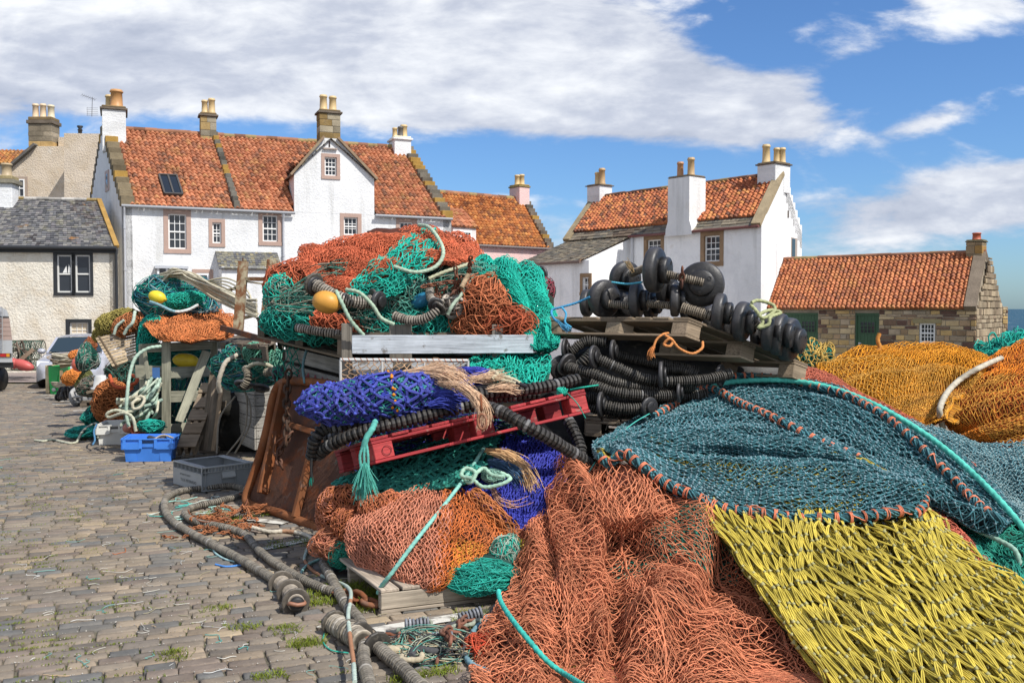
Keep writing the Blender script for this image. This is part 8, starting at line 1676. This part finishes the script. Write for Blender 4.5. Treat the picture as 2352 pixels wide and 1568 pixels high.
# leaning pallets right of the crate
for k, (bl, br, tr, lab) in enumerate([((405, 1056), (440, 1058), (505, 868), 'small wooden pallet leaning on the open frame crate, nearest the grey crate')]):
    A_, B_ = G(*bl), G(br[0], br[1]); A_[2] = B_[2] = .12; up = P(tr[0] - 40, tr[1] + 10, 12.35) - A_; T = pallet('wooden_pallet', lab, A_ + [0, -.02, 0], up, (B_ - A_) * 1.05 + [0, .12, 0], [(.24, .18, .12), (.20, .155, .11), (.28, .22, .15)], n=5, h=.16, bw=.05)
A_ = G(497, 1040); A_[2] = .02; T = thing('wooden_pallet', 'dark narrow slatted pallet leaning upright beside the slatted bin', 'pallet', A_)
for k in range(4): m = MB(); board(m, (490 + k * 9, 830), (462 + k * 9, 1035), .055, 12.2 - .02 * k, 11.7, .02, DARKW[k % 3] if k != 3 else (.27, .2, .13)); m.build('slat', M_WOOD, T)
for y in (845, 925, 1030): m = MB(); x = 490 - (y - 830) * .135; board(m, (x - 6, y), (x + 38, y + 6), .10, 12.1, 12.1, .08, WOODC[1]); m.build('block', M_WOOD, T)
# tilted slatted pallet
qa, qb, qc, qd = P(219, 776, 13.2), P(309, 756, 13.6), P(313, 824, 13.0), P(259, 843, 12.7)
T = thing('slatted_board', 'tilted slatted wooden board under the olive net roll', 'board', (qa + qc) / 2)
for k in range(10):
    m = MB(); f0, f1 = k / 10, (k + .78) / 10; a0, b0 = qa + (qd - qa) * f0, qb + (qc - qb) * f0; a1, b1 = qa + (qd - qa) * f1, qb + (qc - qb) * f1; m.prism([a0, b0, b1, a1], [0, .025, 0], np.array((.44, .34, .22)) * rng.uniform(.8, 1.15)); m.build('slat', M_WOOD, T)
for (a, b) in ((qa, qd), (qb, qc)):
    m = MB(); m.beam(a + [0.02, .06, 0], b + [0.02, .06, 0], .06, .05, (.16, .12, .08), (0, 1, 0)); m.build('bearer', M_WOOD, T)
OL = (.30, .25, .07)
for c, axv, L, r1, lab in [((272, 738, 13.7), (1, .1, .28), .32, .16, 'olive net roll lying on the tilted slatted board'), ((228, 768, 13.9), (.2, 0, 1), .10, .09, 'small olive net end at the left of the olive roll')]:
    net('net_roll', lab, Ball(P(*c), axv, L, r1, r1, seed=7), [dict(nu=int(L * 60), nv=26, r=.0065, col=OL, off=.012, jit=.2, warp=.3, rot=False), dict(nu=int(L * 80), nv=30, r=.006, col=(.2, .16, .05), off=-.008, jit=.3)], (.05, .04, .015), group='olive net bundles', corepar=(24, 24))
mb = MB(); bb = Ball(P(290, 748, 13.35), (1, 0, .5), .19, .12, .1, rough=.03, seed=2); weave(mb, bb, 14, 16, .006, (.40, .15, .06), seed=3, off=.01); core(mb, bb, (.2, .07, .03), -.01, 20, 20); mb.rope(path((310, 715, 13.1), (305, 740, 13.0), (292, 755, 13.0), (285, 768, 13.0)), .022, (.42, .50, .42)); mb.rope(path((285, 735, 13.2), (268, 750, 13.2), (262, 768, 13.2)), .02, (.42, .50, .42)); tag(mb.build('net_bundle', M_FIB), 'brown net tied with pale rope right of the olive roll', 'net bundle')
# dark undergrowth of the left pile
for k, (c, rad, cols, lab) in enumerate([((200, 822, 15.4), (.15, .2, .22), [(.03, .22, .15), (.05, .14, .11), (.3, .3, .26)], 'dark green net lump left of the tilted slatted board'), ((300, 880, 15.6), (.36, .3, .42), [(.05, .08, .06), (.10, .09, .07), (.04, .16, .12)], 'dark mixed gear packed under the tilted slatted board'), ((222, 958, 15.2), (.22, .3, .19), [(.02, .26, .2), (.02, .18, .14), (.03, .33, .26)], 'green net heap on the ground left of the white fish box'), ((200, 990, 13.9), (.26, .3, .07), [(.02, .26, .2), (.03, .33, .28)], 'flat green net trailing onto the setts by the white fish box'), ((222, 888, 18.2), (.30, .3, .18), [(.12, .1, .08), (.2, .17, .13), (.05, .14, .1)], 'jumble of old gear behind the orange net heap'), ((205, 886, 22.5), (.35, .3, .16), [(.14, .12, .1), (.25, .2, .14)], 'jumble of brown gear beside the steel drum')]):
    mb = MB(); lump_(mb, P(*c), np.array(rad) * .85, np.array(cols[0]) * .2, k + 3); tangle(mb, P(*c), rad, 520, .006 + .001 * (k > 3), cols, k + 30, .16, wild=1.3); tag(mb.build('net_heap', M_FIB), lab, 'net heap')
for k, (c, axv, L, r1, cl, lab) in enumerate([((256, 922, 14.9), (.3, 0, 1), .36, .27, (.42, .15, .05), 'orange-brown net heap draped with orange rope'), ((276, 958, 14.3), (.8, 0, .2), .24, .14, (.42, .15, .05), 'lower lobe of the orange-brown net heap, above the white fish box'), ((167, 866, 21.5), (1, 0, .3), .24, .16, (.62, .22, .05), 'bright orange net bundle beside the green bin'), ((192, 872, 20.2), (.6, 0, .8), .24, .10, (.16, .17, .06), 'olive bundle right of the bright orange one'), ((205, 805, 17.5), (.3, 0, 1), .25, .12, (.30, .10, .04), 'brown net bundle in front of the silver car'), ((176, 815, 22.0), (1, 0, .1), .18, .10, (.62, .22, .06), 'small orange bundle on the car bonnet side of the green bin')]):
    net('net_bundle', lab, Ball(P(*c), axv, L, r1, r1, seed=k), [dict(nu=20, nv=24, r=.008, col=cl, off=.01, jit=.25, warp=.3), dict(nu=24, nv=28, r=.007, col=np.array(cl) * .7, off=-.015, jit=.3)], np.array(cl) * .25, group='net bundles at the left end', corepar=(22, 22))
RR_ = (.50, .10, .04)
for k, (pts, lab) in enumerate([(((252, 862, 14.8), (262, 885, 14.6), (285, 890, 14.5), (310, 880, 14.5), (316, 868, 14.6), (305, 862, 14.8)), 'orange rope loop at the top of the orange-brown heap'), (((255, 880, 14.9), (248, 910, 14.8), (252, 935, 14.7), (268, 955, 14.6), (290, 945, 14.5), (300, 915, 14.5), (303, 880, 14.5)), 'orange rope hanging in a long bight over the orange-brown heap')]): rope('rope', lab, path(*pts), .026, RR_)
buoy(P(183, 836, 20.0), (.2, 0, 1), .17, .16, (.60, .13, .08), 'round coral-red buoy wrapped in old net right of the green bin')
# green bin with coils
T = thing('green_bin', 'bright green plastic bin heaped with beige cable beside the car', 'bin', G(127, 905)); o = G(112, 905); Yb = o[1]; wq = 29 / FPX * Yb
m = MB(); rg = [np.array([o + [s_ * wq, q * .5, z] for s_, q in ((a, b), (1 - a, b), (1 - a, 1), (a, 1))]) for a, b, z in ((.10, .06, 0), (.0, 0, .50), (.0, 0, .72))]; m.grid(np.array(rg), (.03, .42, .10), False, True); m.prism([o + [.08 * wq, 0, .72], o + [.92 * wq, 0, .72], o + [.6 * wq, -.03, .2], o + [.4 * wq, -.03, .2]], [0, .02, 0], (.03, .36, .09)); m.build('tub', M_PLAS, T)
m = MB(); m.lathe(o + [wq * .45, -.02, .12], (0, -1, 0), [(0, .05), (.02, .05), (.02, .02), (.03, .001)], 14, (.5, .5, .45)); m.build('bung', M_PLAS, T)
m = MB(); m.box(o + [-.11, .05, .02], [.10, 0, 0], [0, .5, 0], [0, 0, .72], (.55, .45, .28), .01); tag(m.build('board', M_WOOD), 'pale upright board on the left side of the green bin', 'board')
T = thing('wooden_crate', 'open slatted wooden crate right of the green bin', 'crate', G(155, 900)); o2 = P(138, 900, Yb - .2)
for (a, b, w) in (((137, 841), (182, 831), .12), ((138, 868), (150, 868), .1), ((140, 850), (140, 895), .07), ((178, 838), (178, 880), .07)): m = MB(); board(m, a, b, w, Yb - .3, Yb - .3, .03, (.30, .22, .13)); m.build('slat', M_WOOD, T)
g_ = np.random.default_rng(3); mb = MB(); lump_(mb, P(160, 828, Yb - .1), (.42, .3, .10), (.10, .08, .05), 2)
for k in range(34):
    h = g_.uniform(-.05, .16); r1, r2 = g_.uniform(.30, .48), g_.uniform(.15, .3); a = np.linspace(0, 6.283, 26); c = P(160 + g_.normal(0, 4), 828, Yb - .1) + [0, 0, h]; mb.tube(c + np.stack([np.cos(a) * r1, np.sin(a) * r2, np.sin(a + g_.uniform(0, 6)) * .05], 1), .016, 5, np.array([(.48, .42, .30), (.36, .28, .2), (.55, .5, .38)][k % 3]) * g_.uniform(.7, 1.1), False)
tag(mb.build('cable_coil', M_ROPE), 'big loose coils of beige cable heaped on the green bin', 'rope')
mb = MB()
for k in range(7): a = np.linspace(0, 6.283, 26); mb.tube(P(155, 889, 22.6) + np.stack([np.cos(a) * (.26 + .02 * k), np.sin(a) * .2, np.sin(a * 2 + k) * .02 + k * .018], 1), .018, 5, (.40, .35, .26), False)
tag(mb.build('cable_coil', M_ROPE), 'low beige cable coil on the ground in front of the green bin', 'rope')
for k in range(3):
    mb = MB(); mb.discs(path((133 + k * 4, 912 - k * 8, 21.8), (148 + k * 3, 910 - k * 7, 21.7), (166, 905 - k * 6, 21.8)), .065, .04, (.07, .065, .06), .4, 12, .6, k, (.02, .5), 1.5); tag(mb.build('disc_rope', M_RUB), ['lowest', 'middle', 'highest'][k] + ' of three black disc ropes left of the steel drum', 'disc rope', 'disc ropes by the steel drum')
T = thing('winch_drum', 'steel drum with a big grey round plate lying among the gear at the left end', 'drum', P(186, 925, 20.8)); c = P(176, 911, 20.7); axd = nrm([1, -.35, .1]); ST = (.30, .30, .29)
m = MB(); m.lathe(c, axd, [(-.015, .001), (-.015, .21), (.015, .21), (.015, .001)], 30, ST); m.build('flange', M_PAINT, T)
m = MB(); m.lathe(c, axd, [(-.1, .001), (-.1, .035), (.36, .035), (.36, .001)], 14, ST); m.build('shaft', M_PAINT, T)
for a in np.linspace(0, 6.28, 7)[:-1]: m = MB(); u = nrm(np.cross(axd, [0, 0, 1])); w = np.cross(axd, u); q = c + (u * np.cos(a) + w * np.sin(a)) * .14; m.tube(np.array([q, q + axd * .3]), .022, 6, (.34, .34, .32)); m.build('bar', M_PAINT, T)
m = MB(); m.lathe(c + axd * .30, axd, [(-.01, .001), (-.01, .16), (.01, .16), (.01, .001)], 24, ST); m.build('flange', M_PAINT, T)
T = thing('white_tub', 'upturned white plastic tub on the left pile', 'tub', P(235, 900, 16.4)); m = MB(); c = P(232, 893, 16.4); m.lathe(c, (.05, 0, 1), [(0, .17), (.02, .17), (.03, .13), (.20, .115), (.24, .09), (.25, .001)], 20, (.52, .52, .5)); m.build('shell', M_PLAS, T)
m = MB(); m.box(P(214, 900, 16.3), [.32, 0, 0], [0, .25, 0], [0, 0, .03], (.5, .5, .48), .008); m.build('rim', M_PLAS, T)
m = MB(); board(m, (205, 882), (240, 868), .05, 17, 17, .04, (.3, .26, .2)); tag(m.build('plank', M_WOOD), 'grey plank stub sticking out beside the white tub', 'plank'); m = MB(); board(m, (198, 902), (232, 892), .05, 16.8, 16.8, .04, (.28, .22, .15)); tag(m.build('plank', M_WOOD), 'brown plank stub below the white tub', 'plank')
o = G(190, 972); pallet('wooden_pallet', 'small dark pallet end on the ground left of the green net heap', o + [0, 0, .14], [.5, .2, 0], [-.2, .8, 0], DARKW, n=5, h=.14)
o = G(183, 935); pallet('wooden_pallet', 'low dark pallet under the steel drum', o + [0, 0, .14], [.7, .2, 0], [-.2, .8, 0], DARKW, n=5, h=.14)
rope('rope', 'knotted white and black rope trailing over the setts to the green net heap', np.vstack([gpath((80, 1013, .015), (100, 1015, .015), (120, 1012, .015), (140, 1016, .015), (160, 1020, .015), (175, 1018, .015)), path((180, 1008, 13.4), (190, 990, 13.6), (205, 978, 13.8), (220, 972, 13.8), (228, 985, 13.2), (225, 1005, 13.0))]), .016, (.50, .50, .38), col2=(.12, .14, .12))
rope('rope', 'short blue rope hanging over the left edge of the white fish box', path((222, 975, 12.9), (216, 990, 12.6), (218, 1010, 12.4), (213, 1021, 12.3)), .012, (.08, .2, .34))
# dark fill put in for the shade between the piles
mb = MB(); lump_(mb, P(560, 960, 12.6), (.6, .5, .5), (.03, .028, .024), 7); tag(mb.build('dark_filler', M_FIB), 'dark filler lump added between the leaning pallets and the slatted bin', 'filler heap')

# ================================================================ VEHICLES AND CREELS
def car():
    Y0 = 25.6; F = G(92, 893); ang = R(14); fw = np.array([math.sin(ang) * 1, -math.cos(ang), 0]); lf = np.array([-fw[1] * -1, fw[0] * -1, 0]) ; lf = np.array([math.cos(ang), math.sin(ang), 0])   # lf points to picture right
    W_ = 1.74; base = np.array([(73 - 1176) / FPX * Y0, Y0, -.41]); o = base + lf * W_ / 2       # front centre on the ground
    bk = -fw; T = thing('parked_car', 'silver saloon car facing the viewer, parked before the cream cottage', 'car', o + bk * 2.1)
    SV = (.50, .51, .56); pt = lambda s_, x, z: o + bk * s_ + lf * x + np.array([0, 0, z])
    st = [(-.02, .60, .30, .45, .55), (.05, .76, .22, .62, .68), (.25, .84, .18, .72, .78), (.6, .87, .17, .80, .86), (1.15, .87, .17, .88, .95), (1.6, .87, .17, .92, .97), (2.6, .87, .17, .94, .99), (3.4, .87, .17, .95, 1.02), (3.9, .84, .2, .92, 1.02), (4.25, .74, .3, .7, .95)]
    m = MB(); G_ = []
    for s_, w, zb, zs, zt_ in st: G_.append([pt(s_, -w, zb), pt(s_, -w * 1.0, (zb + zs) / 2 + .05), pt(s_, -w * .985, zs), pt(s_, -w * .88, zt_ - .02), pt(s_, -w * .45, zt_ + .02), pt(s_, 0, zt_ + .03), pt(s_, w * .45, zt_ + .02), pt(s_, w * .88, zt_ - .02), pt(s_, w * .985, zs), pt(s_, w, (zb + zs) / 2 + .05), pt(s_, w, zb)])
    G_ = np.array(G_); m.grid(G_, SV, True); m.add(G_[0], np.array([list(range(11))]), SV); m.add(G_[-1], np.array([list(range(11))[::-1]]), SV); m.build('body', M_CAR, T)
    cab = [(1.12, .70, .96, .96), (1.75, .60, 1.36, .96), (2.0, .58, 1.41, .96), (2.7, .57, 1.42, .97), (3.1, .56, 1.36, .98), (3.75, .66, 1.02, 1.0)]
    m = MB()
    for x0, x1 in ((1, 4),): 
        q = [[pt(s_, -w, z), pt(s_, -w * .8, z + .02), pt(s_, 0, z + .04), pt(s_, w * .8, z + .02), pt(s_, w, z)] for s_, w, z, b in cab[x0:x1 + 1]]; m.grid(np.array(q), SV, True)
    for sg in (-1, 1):
        m.beam(pt(1.12, sg * .74, .95), pt(1.78, sg * .615, 1.36), .06, .05, SV, -fw); m.beam(pt(1.78, sg * .615, 1.36), pt(3.1, sg * .58, 1.36), .05, .05, SV); m.beam(pt(3.1, sg * .58, 1.36), pt(3.75, sg * .70, 1.0), .09, .06, SV); m.beam(pt(2.35, sg * .62, 1.38), pt(2.4, sg * .84, .96), .05, .04, (.03, .03, .03))
    m.build('roof', M_CAR, T)
    m = MB(); m.grid(np.array([[pt(1.13, x, .97 + .03 * (1 - abs(x))) for x in np.linspace(-.72, .72, 7)], [pt(1.76, x * .83, 1.355 + .03 * (1 - abs(x))) for x in np.linspace(-.72, .72, 7)]])); m.build('windscreen', M_CGLASS, T)
    for sg in (-1, 1): m = MB(); m.grid(np.array([[pt(1.2, sg * .80, .965), pt(2.4, sg * .83, .965), pt(3.6, sg * .74, .99)], [pt(1.8, sg * .625, 1.34), pt(2.4, sg * .61, 1.37), pt(3.08, sg * .58, 1.33)]])); m.build('side_window', M_CGLASS, T)
    for sg in (-1, 1):
        m = MB(); c = pt(1.5, sg * .98, .99); m.lathe(c - lf * .0, lf * sg, [(-.12, .02), (-.08, .07), (0, .085), (.06, .075), (.10, .04), (.11, .001)], 14, SV); m.build('wing_mirror', M_CAR, T)
        m = MB(); q = np.array([pt(.06, sg * .42, .60), pt(.12, sg * .78, .62), pt(.28, sg * .82, .76), pt(.2, sg * .50, .74)]) + fw * .03 + [0, 0, .015]; m.add(q, np.array([[0, 1, 2, 3]]), (.75, .78, .8)); m.build('headlight', M_PAINT, T)
        for s_ in (.78, 3.3):
            m = MB(); c = pt(s_, sg * .80, .31); ax_ = lf * sg; m.lathe(c, ax_, [(-.16, .001), (-.16, .29), (-.02, .31), (.07, .31), (.09, .28), (.09, .20)], 26, (.02, .02, .02)); w = m.build('wheel', M_RUBG, T); ROOT[w.name] = ROOT[T.name]
            m = MB(); m.lathe(c, ax_, [(.06, .20), (.085, .19), (.05, .16), (.05, .05), (.08, .04), (.08, .001)], 20, (.4, .4, .42)); m.build('rim', M_PAINT, w)
    m = MB(); m.box(pt(-.0, -.4, .35) + fw * .03, lf * .8, [0, 0, .12], -fw * .04, (.03, .03, .03)); m.build('grille', M_PAINT, T)
    m = MB(); m.tube(np.array([pt(2.9, .3, 1.40), pt(3.3, .3, 1.78)]), .006, 4, (.05, .05, .05)); m.build('aerial', M_PAINT, T)
    m = MB(); m.grid(np.array([[pt(1.7, -.6, .9), pt(1.7, .6, .9)], [pt(2.1, -.5, 1.2), pt(2.1, .5, 1.2)]]), (.02, .02, .025)); m.build('dark_interior', M_PAINT, T)
car()
def van():
    Y = 24.5; xr = (27 - 1176) / FPX * Y; T = thing('camper_van', 'rear corner of a white and beige camper van at the left edge of the picture', 'van', [xr - .9, Y, -.41]); up = np.array([0, 0, 1.]); z = lambda py: zt(py, Y)
    pr = [(0, z(832)), (.04, z(810)), (0.0, z(775)), (-.06, z(730)), (-.12, z(712)), (-.3, z(704)), (-1.1, z(702))]
    cols = [(.62, .63, .64), (.62, .63, .64), (.42, .30, .25), (.62, .63, .64), (.64, .65, .66), (.64, .65, .66)]
    def band(z0, z1, c, out=0): 
        m.prism([[xr + np.interp(z0, *zip(*[(b, a) for a, b in pr])) + out, Y - out, z0], [xr - 1.9, Y - out, z0], [xr - 1.9, Y - out, z1], [xr + np.interp(z1, *zip(*[(b, a) for a, b in pr])) + out, Y - out, z1]], [-2.95, 4.1, 0], c)
    m = MB(); band(z(832), z(781), (.60, .61, .62)); band(z(726), z(712), (.62, .63, .64)); band(z(712), z(704), (.62, .63, .64)); m.build('body', M_CAR, T)
    m = MB()
    for k in range(5): band(z(781) + (z(730) - z(781)) * k / 5 + .003, z(781) + (z(730) - z(781)) * (k + 1) / 5 - .008, (.45, .33, .28), .002)
    band(z(781), z(730), (.30, .22, .19), -.01); band(z(730) + .003, z(726) - .003, (.08, .08, .08), .004); m.build('beige_panels', M_PAINT, T)
    m = MB(); m.box([xr - .32, Y - .02, z(820)], [.30, 0, 0], [0, .03, 0], [0, 0, z(811) - z(820)], (.08, .07, .06)); m.box([xr - .30, Y - .03, z(819)], [.15, 0, 0], [0, .02, 0], [0, 0, z(812) - z(819)], (.45, .02, .02)); m.box([xr - .14, Y - .03, z(819)], [.08, 0, 0], [0, .02, 0], [0, 0, z(812) - z(819)], (.7, .28, .02)); m.build('tail_light', M_PAINT, T)
    m = MB()
    for dx in (-.42, -.22): m.tube(np.array([[xr + dx, Y - .06, z(806)], [xr + dx + .01, Y - .06, z(706)]]), .012, 6, (.3, .3, .3))
    for k in range(9): zz = z(804) + k * .14; m.tube(np.array([[xr - .42, Y - .06, zz], [xr - .22, Y - .06, zz]]), .01, 5, (.35, .35, .35))
    m.build('ladder', M_PAINT, T)
    m = MB(); m.box([xr - 1.8, Y + .05, z(845)], [1.8, 0, 0], [-2.8, 3.8, 0], [0, 0, z(832) - z(845)], (.03, .03, .03)); m.build('sill', M_PAINT, T)
    m = MB(); m.lathe([xr - .80, Y + .8, -.41 + .32], (1, 0, 0), [(-.1, .001), (-.1, .3), (.06, .32), (.1, .3), (.1, .001)], 24, (.02, .02, .02)); m.build('wheel', M_RUBG, T)
van()
def creel(c, L, w, h, lab, ang=0.0):
    c = np.asarray(c, float); a_ = np.array([math.cos(ang), math.sin(ang), 0]); b_ = np.array([-a_[1], a_[0], 0]); T = thing('lobster_creel', lab, 'creel', c, 'creels by the cottage wall'); m = MB()
    arc = lambda s_: [c + a_ * s_ + b_ * (math.cos(t) * w / 2) + np.array([0, 0, math.sin(t) * h]) for t in np.linspace(0, math.pi, 9)]
    for s_ in (-L / 2, 0, L / 2): m.tube(np.array(arc(s_)), .014, 5, (.12, .10, .08))
    for t in (0, math.pi / 2, math.pi): m.tube(np.array([c + a_ * s_ + b_ * (math.cos(t) * w / 2) + np.array([0, 0, math.sin(t) * h + .01]) for s_ in (-L / 2, L / 2)]), .014, 5, (.14, .11, .08))
    m.build('frame', M_WOOD, T)
    class S(Sheet):
        def __init__(s): s.folds = (); s.rough = 0; s.rs = 1; s.seed = 0; s.face = np.array([0, -1., 0]); s.c = c
        def raw(s, u, v): t = v * math.pi; return c + (u * L - L / 2)[:, None] * a_ + (np.cos(t) * w / 2)[:, None] * b_ + (np.sin(t) * h)[:, None] * np.array([0, 0, 1.])
    m = MB(); weave(m, S(), 9, 14, .006, (.05, .12, .09), jit=.15); m.build('netting', M_FIB, T)
for k, (px, py, Y, L, lab) in enumerate([(42, 850, 29.5, .7, 'lobster creel on the ground nearest the van'), (66, 850, 29.3, .7, 'lobster creel standing on the ground beside the car'), (44, 828, 29.5, .7, 'second-tier creel above the one nearest the van'), (68, 826, 29.3, .6, 'second-tier creel half hidden by the car mirror'), (76, 806, 29.3, .62, 'topmost rounded creel just left of the car roof'), (40, 806, 29.6, .6, 'upper creel under the leaning sticks')]): creel(P(px, py, Y), L, .45, .32, lab, .2 * k)
m = MB()
for a, b in (((32, 790), (62, 812)), ((50, 782), (62, 812)), ((36, 800), (58, 830)), ((45, 805), (60, 825)), ((38, 785), (46, 815))): m.tube(path((a[0], a[1], 29.2), (b[0], b[1], 29.0)), .03, 6, (.17, .13, .10))
tag(m.build('driftwood', M_WOOD), 'bundle of grey sticks standing among the creels', 'sticks')
m = MB(); board(m, (28, 842), (76, 802), .12, 28.6, 28.8, .05, (.24, .18, .13)); tag(m.build('plank', M_WOOD), 'long brown plank leaning across the creels', 'plank')
for k, (x, y, L, lab) in enumerate([(52, 838, .36, 'red and white long float lying by the creels'), (30, 834, .22, 'faded red float touching the van')]): buoy(P(x, y, 28.5), (1, 0, -.3), L, .16, (.50, .10, .09), lab, 'red floats by the creels')
